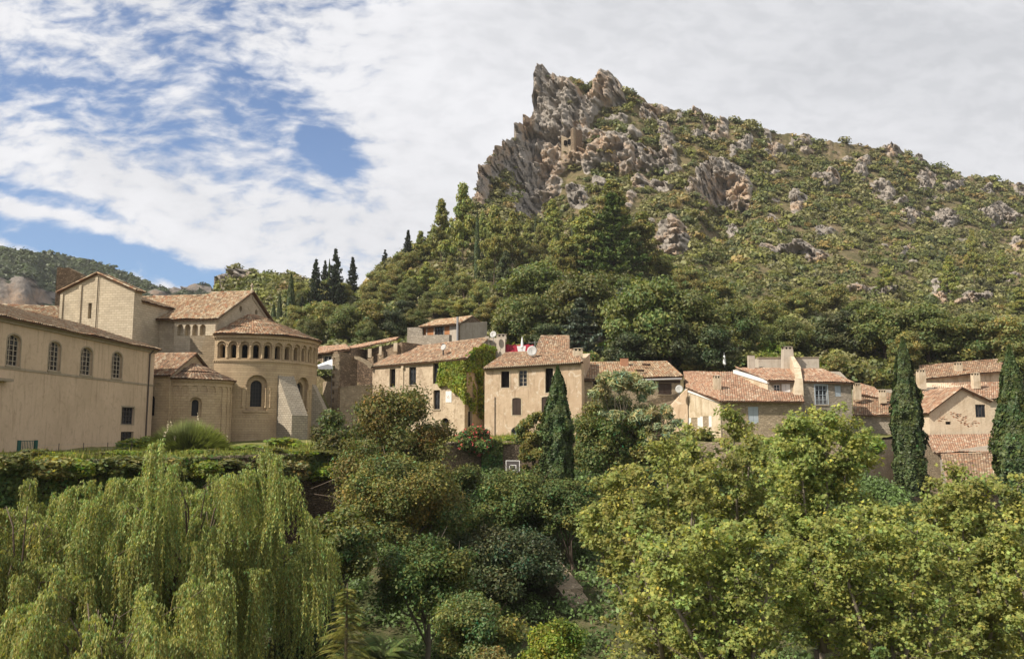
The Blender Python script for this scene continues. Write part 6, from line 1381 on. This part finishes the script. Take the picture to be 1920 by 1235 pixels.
def ivycurtain(label, px0, px1, pt0, pt1, n, drop, name='ivy', leaf='leaf_ivy', size=.2, off=.5):
    x = rg.uniform(px0, px1, n); yw_ = np.interp(x, [a for a, b in WL], [b for a, b in WL]) - off * rg.random(n)
    top = np.array([at(a, np.interp(a, [px0, px1], [pt0, pt1]), b).z for a, b in zip(x, yw_)])
    hang = (.35 + fbm(np.stack([x / 16, x * 0, x * 0], 1), 3, 23) * 1.1) * drop; z = top - rg.random(n) ** .8 * hang + rg.uniform(0, .25, n)
    P_ = np.stack([np.array([at(a, 800, b).x for a, b in zip(x, yw_)]), yw_ - .12 - rg.random(n) * .35, z], 1)
    return climber(name, label, P_, np.tile([0, -1, .3], (n, 1)), size, leaf)
ivycurtain('dark ivy curtain hanging down the retaining wall at the left edge of the photo', -60, 200, 866, 866, 17000, 6.5, size=.16); ivycurtain('ivy hanging over the brown retaining wall behind the willow', 200, 560, 862, 854, 16000, 4.5)
ivycurtain('thick ivy tuft at the right end of the abbey garden wall', 560, 680, 853, 850, 3500, 1.6); ivycurtain('dark hanging ivy streak between the two dry stone walls by the red oleander', 905, 942, 826, 828, 3500, 4.0, size=.22)

# ---------------------------------------------------------------- single near shrubs and trees
def nearcrown(name, label, cat, xc, w_, yt, yb, Y, kindc, K, n, size, leaf, seed, trunk=True, bark='bark', yellow=0, ybase=None, depth=None, shape='hex', amt=.25, hue=.12, shell=.35, nb=14, flowers=None, r0=.016, jitter=.75, aspect=1.6, group=None):
    """crown given in photo pixels at distance Y; leaf size in metres"""
    r_ = np.random.default_rng(seed); t_, b_ = at(xc, yt, Y), at(xc, yb, Y); H = t_.z - b_.z; Wm = w_ / 1600 * Y; Dm = depth or Wm
    cl = clusters(r_, kindc, K); sc = np.array([Wm, Dm, H]); mean = (Wm * Dm * H) ** (1 / 3); w2 = cl[:, 3] ** 2; cid = r_.choice(len(cl), n, p=w2 / w2.sum())
    d = r_.normal(0, 1, (n, 3)); d /= np.linalg.norm(d, axis=1, keepdims=True); r = cl[cid, 3] * r_.random(n) ** shell * r_.uniform(.65, 1.3, n)
    P_ = (cl[cid, :3] * sc) + d * r[:, None] * mean * np.array([1.1, 1.1, .85]); base = Vector((b_.x, Y, b_.z)); root = thing(name, label, cat, base, group)
    V, Fa = leafquads(r_, P_, d + np.array([0, 0, .5]), size, aspect, 0, jitter, shape); V += np.array(base)
    npmesh('crown' if trunk else 'foliage', V, Fa, M[leaf], root, tint=tintof(r_, n, cid, amt, hue, yellow))
    if trunk:
        zb_ = (at(xc, ybase, Y).z - b_.z) if ybase else 0; mb = MB(); p = [Vector((0, 0, zb_ - .5))]
        for i in range(1, 6): p.append(Vector((r_.normal(0, .03) * Wm, r_.normal(0, .03) * Wm, zb_ + (H * .8 - zb_) * i / 5)))
        rr0 = r0 * H * 1.6; mb.tube(p, [rr0, rr0 * .8, rr0 * .65, rr0 * .5, rr0 * .3, rr0 * .1], 8)
        for i in r_.choice(len(cl), min(nb, len(cl)), replace=False):
            c = Vector(cl[i, :3] * sc); j = int(r_.integers(1, 4)); s_ = p[j]; m_ = s_.lerp(c, .5) + Vector((r_.normal(0, .05), r_.normal(0, .05), -.05)) * Wm * .4; mb.tube([s_, m_, c], [rr0 * .38, rr0 * .22, rr0 * .07], 5)
            for q_ in range(3): e_ = c + Vector(r_.normal(0, 1, 3) * mean * cl[i, 3] * .8); mb.tube([m_.lerp(c, .6), e_], [rr0 * .12, rr0 * .04], 4)
        mb.v = [v + base for v in mb.v]; mb.build('trunk', M[bark], root, True)
    if flowers:
        fm, nf, fs = flowers; ci = r_.choice(len(cl), nf); d = r_.normal(0, 1, (nf, 3)); d /= np.linalg.norm(d, axis=1, keepdims=True); d[:, 1] = -np.abs(d[:, 1]); P_ = cl[ci, :3] * sc + d * (cl[ci, 3] * 1.15)[:, None] * mean + np.array(base)
        q = np.repeat(P_, 7, 0) + r_.normal(0, fs * .6, (nf * 7, 3)); V, Fa = leafquads(r_, q, np.tile([0, -1, .3], (nf * 7, 1)), fs, 1, 0, .6, 'hex'); npmesh('blossoms', V, Fa, M[fm], root)
    return root
nearcrown('oleander', 'dark green oleander with a few pink blossoms right of the big apse', 'shrub', 622, 92, 757, 862, 67, 'bush', 23, 17100, 0.112, 'leaf_oak', 1, False, flowers=('petal_pink', 9, .09), aspect=2.4)
nearcrown('oleander', 'red and pink flowering oleander on top of the dry stone wall', 'shrub', 882, 96, 790, 846, 77, 'bush', 20, 12350, 0.119, 'leaf_laurel', 2, False, flowers=('petal_red', 120, .10), aspect=2.4)
nearcrown('photinia_tree', 'olive-green bushy tree with reddish tips in front of the creeper house', 'tree', 745, 225, 731, 1010, 58, 'tall', 78, 49400, 0.112, 'leaf_photinia', 3, ybase=1000, yellow=.02, r0=.02)
nearcrown('broadleaf_tree', 'wide olive-brown tree below the garden wall, in the centre left', 'tree', 755, 270, 850, 1050, 52, 'oak', 91, 64600, 0.102, 'leaf_photinia', 4, ybase=1240, yellow=.015, r0=.02, bark='bark_pale')
nearcrown('broadleaf_tree', 'dark glossy tree with bare crossing branches low in the centre', 'tree', 800, 240, 1000, 1190, 44, 'oak', 62, 41800, 0.092, 'leaf_laurel', 5, ybase=1260, r0=.02, bark='bark_pale', nb=20)
nearcrown('laurel', 'dense dark laurel mass left of the basketball backboard', 'shrub', 965, 240, 874, 1080, 58, 'oak', 91, 68400, 0.106, 'leaf_laurel', 6, ybase=1120, shell=.22, jitter=.5)
nearcrown('laurel', 'rounded dark laurel mass right of the basketball backboard', 'shrub', 1070, 140, 884, 1030, 56, 'oak', 57, 41800, 0.102, 'leaf_laurel', 7, ybase=1100, shell=.22, jitter=.5)
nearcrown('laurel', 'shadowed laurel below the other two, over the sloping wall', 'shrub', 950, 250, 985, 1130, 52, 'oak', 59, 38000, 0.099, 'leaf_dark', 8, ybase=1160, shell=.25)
nearcrown('broadleaf_tree', 'leafy green tree left of the cypress before the ochre house', 'tree', 1003, 66, 765, 895, 72, 'tall', 44, 20900, 0.125, 'leaf_photinia', 9, ybase=930)
nearcrown('broadleaf_tree', 'big dark green tree right of the cypress, before the low stone house', 'tree', 1150, 180, 745, 925, 68, 'oak', 78, 49400, 0.125, 'leaf_oak', 10, ybase=960, r0=.02)
nearcrown('broadleaf_tree', 'dark tree in front of the white rendered house side', 'tree', 1215, 120, 770, 930, 66, 'oak', 57, 30400, 0.125, 'leaf_oak', 11, ybase=960)
nearcrown('willow_shrub', 'feathery grey-green tree with wispy top before the low stone house', 'tree', 1165, 130, 694, 800, 66, 'tall', 30, 13300, 0.086, 'leaf_grey', 12, ybase=900, shell=.7, aspect=4.5, r0=.012, bark='bark_pale')
nearcrown('willow_shrub', 'wispy grey-green bush right of the feathery tree', 'shrub', 1240, 70, 758, 840, 64, 'tall', 26, 6840, 0.086, 'leaf_grey', 13, ybase=880, shell=.7, aspect=4.5)
nearcrown('broadleaf_tree', 'fresh green young tree beside the willow on the left of the ravine', 'tree', 630, 170, 960, 1130, 42, 'oak', 59, 38000, 0.099, 'leaf_oak', 14, ybase=1260, bark='bark_pale')
nearcrown('shrub', 'dark shrub in the shade at the foot of the willow', 'shrub', 570, 150, 1080, 1235, 38, 'bush', 26, 22800, 0.079, 'leaf_dark', 15, False)
nearcrown('shrub', 'dark leafy bush low in the middle of the ravine', 'shrub', 880, 220, 1110, 1260, 40, 'oak', 52, 34200, 0.079, 'leaf_oak', 16, ybase=1300)
nearcrown('shrub', 'bright yellow-green bush at the bottom edge right of centre', 'shrub', 1040, 130, 1130, 1260, 36, 'bush', 28, 22800, 0.073, 'leaf_bright', 17, False, yellow=.05)
nearcrown('shrub', 'yellow-green bush at the bottom edge, centre of the photo', 'shrub', 930, 100, 1190, 1275, 33, 'bush', 20, 15200, 0.066, 'leaf_olive', 18, False)
nearcrown('shrub', 'sunlit yellowish hedge between the laurels and the plane trees', 'shrub', 1150, 90, 905, 985, 60, 'bush', 18, 11400, 0.092, 'leaf_bright', 19, False)
nearcrown('shrub', 'low green bush under the red oleander wall', 'shrub', 870, 110, 862, 930, 66, 'bush', 20, 15200, 0.106, 'leaf_laurel', 20, False)
# young conifer and palm in the bottom left
def feather(name, label, px, Y, yt, yb, nfr, L_, leaf, seed, up=.8, cat='tree', trunkh=0, ll=.22, nleaf=46):
    r_ = np.random.default_rng(seed); b_ = at(px, yb, Y); t_ = at(px, yt, Y); root = thing(name, label, cat, b_); P_, A_ = [], []
    for i in range(nfr):
        a = r_.uniform(0, 6.28); e = r_.uniform(.15, 1.2) * up; L1 = L_ * r_.uniform(.7, 1.1); c0 = b_ + UP * ((t_.z - b_.z) * (trunkh if cat == 'palm' else r_.random() ** 1.1 * .9))
        if cat != 'palm': L1 *= 1.15 - (c0.z - b_.z) / (t_.z - b_.z + .01)
        h = Vector((math.cos(a), math.sin(a), 0)); prev = None
        for s_ in np.linspace(.06, 1, nleaf):
            q = c0 + h * (L1 * s_ * math.cos(e * (1 - .3 * s_))) + UP * (L1 * (math.sin(e) * s_ - .62 * s_ * s_)); sd = h.cross(UP)
            for sg in (-1, 1):
                l_ = ll * L_ * (math.sin(math.pi * (s_ * .85 + .12))); d = (sd * sg + h * .6 - UP * .35).normalized(); P_.append(q); A_.append((d * l_, (h * .9 + UP * .2).normalized() * l_ * .075))
    P_ = np.array([tuple(p) for p in P_]); D1 = np.array([tuple(a) for a, b in A_]); D2 = np.array([tuple(b) for a, b in A_]); n = len(P_)
    V = np.stack([P_ - D2, P_ + D1 * .5 - D2 * .7, P_ + D1, P_ + D1 * .5 + D2 * 1.3], 1).reshape(-1, 3)
    npmesh('fronds', V, np.arange(n * 4).reshape(n, 4), M[leaf], root, tint=tintof(r_, n, np.arange(n) // (2 * nleaf), .2, .06))
    mb = MB(); mb.tube([b_ - UP * .6, b_ + UP * (t_.z - b_.z) * (.95 if cat != 'palm' else max(.1, trunkh))], [.09 if cat != 'palm' else .2, .02 if cat != 'palm' else .16], 8); mb.build('trunk', M['bark'], root); return root
feather('young_conifer', 'young yellow-green feathery conifer at the bottom left of centre', 648, 34, 1085, 1250, 150, 1.5, 'leaf_pine', 4, .5, nleaf=26, ll=.16)
feather('palm_tree', 'small palm with drooping grey-green fronds at the bottom of the ravine', 715, 37, 1150, 1270, 30, 2.2, 'leaf_laurel', 6, 1.1, 'palm', .3)
# ornamental grass plumes by the side apse
k = thing('pampas_grass', 'large grey-green pampas grass mound with fine arching blades before the side apse', 'ornamental grass', at(352, 850, 62)); c = at(352, 852, 62); n = 9000
a = rg.uniform(0, 6.28, n); L0 = rg.uniform(1.5, 2.9, n); sp_ = rg.uniform(.05, 1.15, n); P_ = np.array(c)[None] + np.stack([np.cos(a), np.sin(a), a * 0], 1) * rg.uniform(0, .7, n)[:, None] * np.array([1.4, 1, 1]); V = []; h = np.stack([np.cos(a), np.sin(a), a * 0], 1); sd = np.stack([-np.sin(a), np.cos(a), a * 0], 1) * .018
pts = [P_ + h * (L0 * np.sin(sp_) * s_)[:, None] + np.array([0, 0, 1])[None] * (L0 * (np.cos(sp_) * s_ - .35 * s_ ** 2 * np.sin(sp_)))[:, None] for s_ in (0, .45, 1)]
V = np.stack([pts[0] - sd, pts[0] + sd, pts[1] + sd, pts[2], pts[1] - sd], 1).reshape(-1, 3); npmesh('blades', V, np.arange(n * 5).reshape(n, 5), M['leaf_grey'], k, tint=rg.normal(1, .2, (n, 1)).clip(.5, 1.6) * np.array([1, 1.15, .85]))
pl = rg.choice(n, 22); pts_ = pts[2][pl]; V, Fa = leafquads(rg, np.repeat(pts_, 16, 0) + rg.normal(0, 1, (22 * 16, 3)) * np.array([.04, .04, .16]), np.tile([0, -1., 0], (22 * 16, 1)), .07, 2.2, 0, .7); npmesh('plumes', V, Fa, M['plume'], k)

# ---------------------------------------------------------------- weeping willows
def willow(label, xc, Y, w_, ytop, zbot, seed, nstr, arch=.55):
    r_ = np.random.default_rng(seed); t_ = at(xc, ytop, Y); base = Vector((t_.x, Y, zlow(np.float64(t_.x), np.float64(Y)) - .3)); Wm = w_ / 1600 * Y; root = thing('willow_tree', label, 'tree', base)
    limbs = []; nl = 26; mb = MB(); H = t_.z - base.z
    mb.tube([base, base + Vector((.1, 0, H * .3)), base + Vector((-.1, .1, H * .55))], [.45, .34, .28], 10)
    for i in range(nl):
        a = 2 * math.pi * (i + r_.uniform(-.3, .3)) / nl; q = r_.uniform(.2, .95); e_ = Vector((t_.x + math.cos(a) * Wm * .5 * q, Y + math.sin(a) * Wm * .45 * q, t_.z - H * (.10 + .30 * q ** 2.2) * r_.uniform(.6, 1.5)))
        s_ = base + Vector((0, 0, H * r_.uniform(.3, .55))); m_ = s_.lerp(e_, .55) + UP * H * .10; tip = e_ + Vector((math.cos(a), math.sin(a), -.6)) * Wm * .07
        mb.tube([s_, m_, e_, tip], [.08, .035, .015, .005], 6); limbs.append((s_, m_, e_, tip))
    SP_, V, tint, cid = [], [], [], []; tw = []
    cen = []
    tufts = []
    for i in range(max(20, nstr // 26)):
        s_, m_, e_, tip = limbs[r_.integers(nl)]; f_ = r_.random() ** .5; p = m_.lerp(tip, f_) + Vector(r_.normal(0, 1, 3) * np.array([.16, .16, .09]) * Wm)
        p.z += H * .07 - r_.random() ** 1.8 * H * .40; out_ = Vector((p.x - t_.x, p.y - Y, 0)); out_ = out_.normalized() if out_.length > .01 else Vector((1, 0, 0))
        tufts.append((p, out_, r_.uniform(1.4, 4.2), r_.uniform(.3, 1.1) * arch)); mb.tube([p - out_ * .7 - UP * .25, p - out_ * .3 + UP * .02, p + UP * .05, p + out_ * .3 - UP * .1], [.012, .010, .007, .004], 4)
    for i in range(nstr):
        p0, out_, Lt, ar = tufts[r_.integers(len(tufts))]; an = r_.normal(0, .55); o2 = Vector((out_.x * math.cos(an) - out_.y * math.sin(an), out_.x * math.sin(an) + out_.y * math.cos(an), 0))
        p = p0 + Vector(r_.normal(0, 1, 3) * np.array([.16, .16, .12])); L_ = max(.7, min(p.z - zbot, Lt * r_.uniform(.5, 1.25))); sway = Vector(r_.normal(0, .07, 3)); m = int(L_ / .075)
        t = (np.arange(m) + .5) / m * L_; hor = ar * r_.uniform(.5, 1.3) * (1 - np.exp(-t / .6)); ver = t - .45 * np.minimum(t, .6)
        pts = np.array(p)[None] + np.array(o2)[None] * hor[:, None] + np.array(sway)[None] * t[:, None] - np.array([0, 0, 1])[None] * (ver - .22 * np.exp(-((t - .35) ** 2) / .08))[:, None]
        cen.append(pts); cid.append(np.full(m, i)); tw.append(pts[::6])
    mb.build('trunk', M['bark'], root, True)
    P_ = np.concatenate(cen); cid = np.concatenate(cid); P_ = np.repeat(P_, 2, 0); cid = np.repeat(cid, 2); n = len(P_)
    sd = r_.normal(0, 1, (n, 3)) * np.array([1, 1, .25]); sd /= np.linalg.norm(sd, axis=1, keepdims=True); D1 = (sd * .55 + np.array([0, 0, -1])); D1 /= np.linalg.norm(D1, axis=1, keepdims=True); l_ = r_.uniform(.09, .17, n)[:, None]
    D2 = np.cross(D1, r_.normal(0, 1, (n, 3))); D2 /= np.linalg.norm(D2, axis=1, keepdims=True); D2 *= .021 * r_.uniform(.8, 1.4, n)[:, None]; P_ = P_ + r_.normal(0, .03, (n, 3))
    V = np.stack([P_, P_ + D1 * l_ * .45 + D2, P_ + D1 * l_, P_ + D1 * l_ * .45 - D2], 1).reshape(-1, 3)
    npmesh('hanging_leaves', V, np.arange(n * 4).reshape(n, 4), M['leaf_willow'], root, tint=tintof(r_, n, cid, .22, .08, .01, nstr))
    V, Fa = [], []; k_ = 0
    for pts in tw:
        for i, p in enumerate(pts): V += [p + np.array([-.006, 0, 0]), p + np.array([.006, 0, 0]), p + np.array([0, .008, 0])]
        for i in range(len(pts) - 1):
            a = k_ + 3 * i
            for q in range(3): Fa.append([a + q, a + (q + 1) % 3, a + 3 + (q + 1) % 3, a + 3 + q])
        k_ += 3 * len(pts)
    npmesh('twigs', np.array(V), np.array(Fa), M['twig'], root); return root
willow('great weeping willow filling the lower left, its strands hiding the retaining wall', 372, 37, 430, 832, -13, 3, 4700)
willow('weeping willow at the left edge of the photo, thinner and yellower than the great one', 50, 33, 330, 890, -12, 4, 3400)
willow('lower weeping willow in the bottom left corner, in front of the other two', 185, 27, 300, 1075, -12, 5, 2000)

# shrubs between the plane trees and the houses
for i, (x, w_, yt, yb, Y_) in enumerate([(1300, 90, 790, 850, 86), (1365, 90, 806, 855, 85), (1430, 90, 800, 855, 86), (1500, 90, 806, 855, 85), (1570, 90, 800, 856, 86), (1630, 80, 790, 856, 88), (1275, 70, 800, 860, 84), (1600, 60, 815, 860, 84), (1460, 60, 815, 860, 84)]):
    place(['bushgreen', 'bush0', 'bushbright'][i % 3], x, w_, yt, yb, Y_, ['shaggy green', 'dull olive', 'bright green'][i % 3] + ' shrub at the wall foot ' + ['left of the white rendered side', 'under the low broad red roof', 'under the pale grey-blue shutters', 'left of the french window house', 'below the french window', 'left of the middle cypress', 'before the sloping buff wall', 'right of the french window house', 'under the narrow shuttered door'][i], 'shrub')
# ---------------------------------------------------------------- plane trees
def plane(label, xc, Y, w_, ytop, ylow, seed, K, n, lean=0.0, size=.145, ns=9):
    r_ = np.random.default_rng(seed); t_ = at(xc, ytop, Y); lo = at(xc, ylow, Y); base = Vector((t_.x, Y, float(zlow(t_.x, Y)) - .3)); Wm = w_ / 1600 * Y; Hc = t_.z - lo.z; root = thing('plane_tree', label, 'tree', base)
    mb = MB(); fork = Vector((t_.x, Y, lo.z - 1.0)); cl = []
    for s_ in range(3): a = 2.1 * s_ + r_.uniform(-.3, .3); o_ = Vector((math.cos(a), math.sin(a), 0)); mb.tube([base + o_ * .2, base.lerp(fork, .6) + o_ * .2, fork + o_ * .4], [.2, .15, .11], 7)
    for s_ in range(ns):
        a = 6.28 * s_ / ns + r_.uniform(-.4, .4); q = r_.uniform(.25, 1) if s_ else 0; o_ = Vector((math.cos(a) * Wm * .46 * q, math.sin(a) * Wm * .34 * q, 0)); top = fork + o_ + UP * ((t_.z - fork.z) * (1 - .30 * q * q) * r_.uniform(.88, 1.0)); m1 = fork + o_ * .45 + UP * (top.z - fork.z) * .35; m2 = fork + o_ * .8 + UP * (top.z - fork.z) * .68
        P4 = [fork + o_ * .12, m1, m2, top]; mb.tube(P4, [.10, .07, .045, .012], 6)
        for i in range(K // ns):
            f_ = r_.random() ** .8 * 2.95 + .02; j = int(f_); b0 = P4[j].lerp(P4[j + 1], f_ - j); ht = f_ / 3; l_ = (1.15 - .7 * ht) * Wm * .17 * r_.uniform(.3, 1.2); a2 = r_.uniform(0, 6.28); e_ = b0 + Vector((math.cos(a2) * l_, math.sin(a2) * l_, l_ * r_.uniform(.15, .9)))
            mb.tube([b0, b0.lerp(e_, .5) + UP * .05, e_], [.022, .013, .004], 4)
            for u in (.45, .75, 1.0): c = b0.lerp(e_, u); cl.append((c.x + r_.normal(0, .1), c.y + r_.normal(0, .1), c.z + .05, r_.uniform(.12, .36) * (size / .15)))
        for i in range(5): c = top - UP * (.28 * i); cl.append((c.x, c.y, c.z, .16 + .05 * i))
    cl = np.array(cl); K2 = len(cl); w2 = cl[:, 3] ** 1.8; cid = r_.choice(K2, n, p=w2 / w2.sum()); d = r_.normal(0, 1, (n, 3)); d /= np.linalg.norm(d, axis=1, keepdims=True)
    P_ = cl[cid, :3] + d * (cl[cid, 3] * r_.random(n) ** .42 * r_.uniform(.6, 1.5, n))[:, None] * np.array([1.2, 1.2, .8])
    V, Fa = leafquads(r_, P_, d * .5 + np.array([-.15, -.3, .75]), size, 1.0, 0, .55, 'star'); npmesh('crown', V, Fa, M['leaf_plane'], root, tint=tintof(r_, n, cid // 9, .24, .06, .03))
    mb.build('trunk', M['bark_pale'], root, True); return root
plane('broad plane tree with star-shaped leaves, tallest, rising to the french window house', 1530, 34, 470, 764, 1170, 1, 380, 43000)
plane('plane tree on the left of the group, its crown reaching to the laurels', 1250, 32, 430, 815, 1220, 2, 330, 38000)
plane('plane tree on the right of the group, below the two big cypresses', 1800, 33, 440, 846, 1220, 3, 330, 38000)
plane('low front plane tree at the bottom right, in front of the taller ones', 1660, 27, 520, 930, 1260, 4, 330, 30000, size=.125)
plane('low front plane tree at the bottom, left of the other low one', 1370, 26, 500, 960, 1260, 5, 330, 30000, size=.125)
plane('plane tree half hidden behind the tallest one, before the red-roofed house', 1375, 42, 330, 774, 1000, 6, 200, 21000, size=.18)
plane('plane tree cut by the right edge of the photo', 1960, 29, 260, 930, 1250, 7, 170, 17000, size=.15)
# ---------------------------------------------------------------- thin haze of the valley air
mb = MB(); mb.hexa([Vector(p) for p in ((-1900, -40, -175), (1900, -40, -175), (1900, 1500, -175), (-1900, 1500, -175), (-1900, -40, 420), (1900, -40, 420), (1900, 1500, 420), (-1900, 1500, 420))])
m = bpy.data.materials.new('haze'); m.use_nodes = True; m.node_tree.nodes.clear(); t = NT(m.node_tree)
v = t.add('VolumePrincipled', {'Color': (.95, .96, 1.0), 'Density': 0.0001}); o_ = t.add('OutputMaterial'); t.l.new(v.outputs[0], o_.inputs['Volume'])
h = mb.build('haze', m); outward(h.data); h['kind'] = 'stuff'
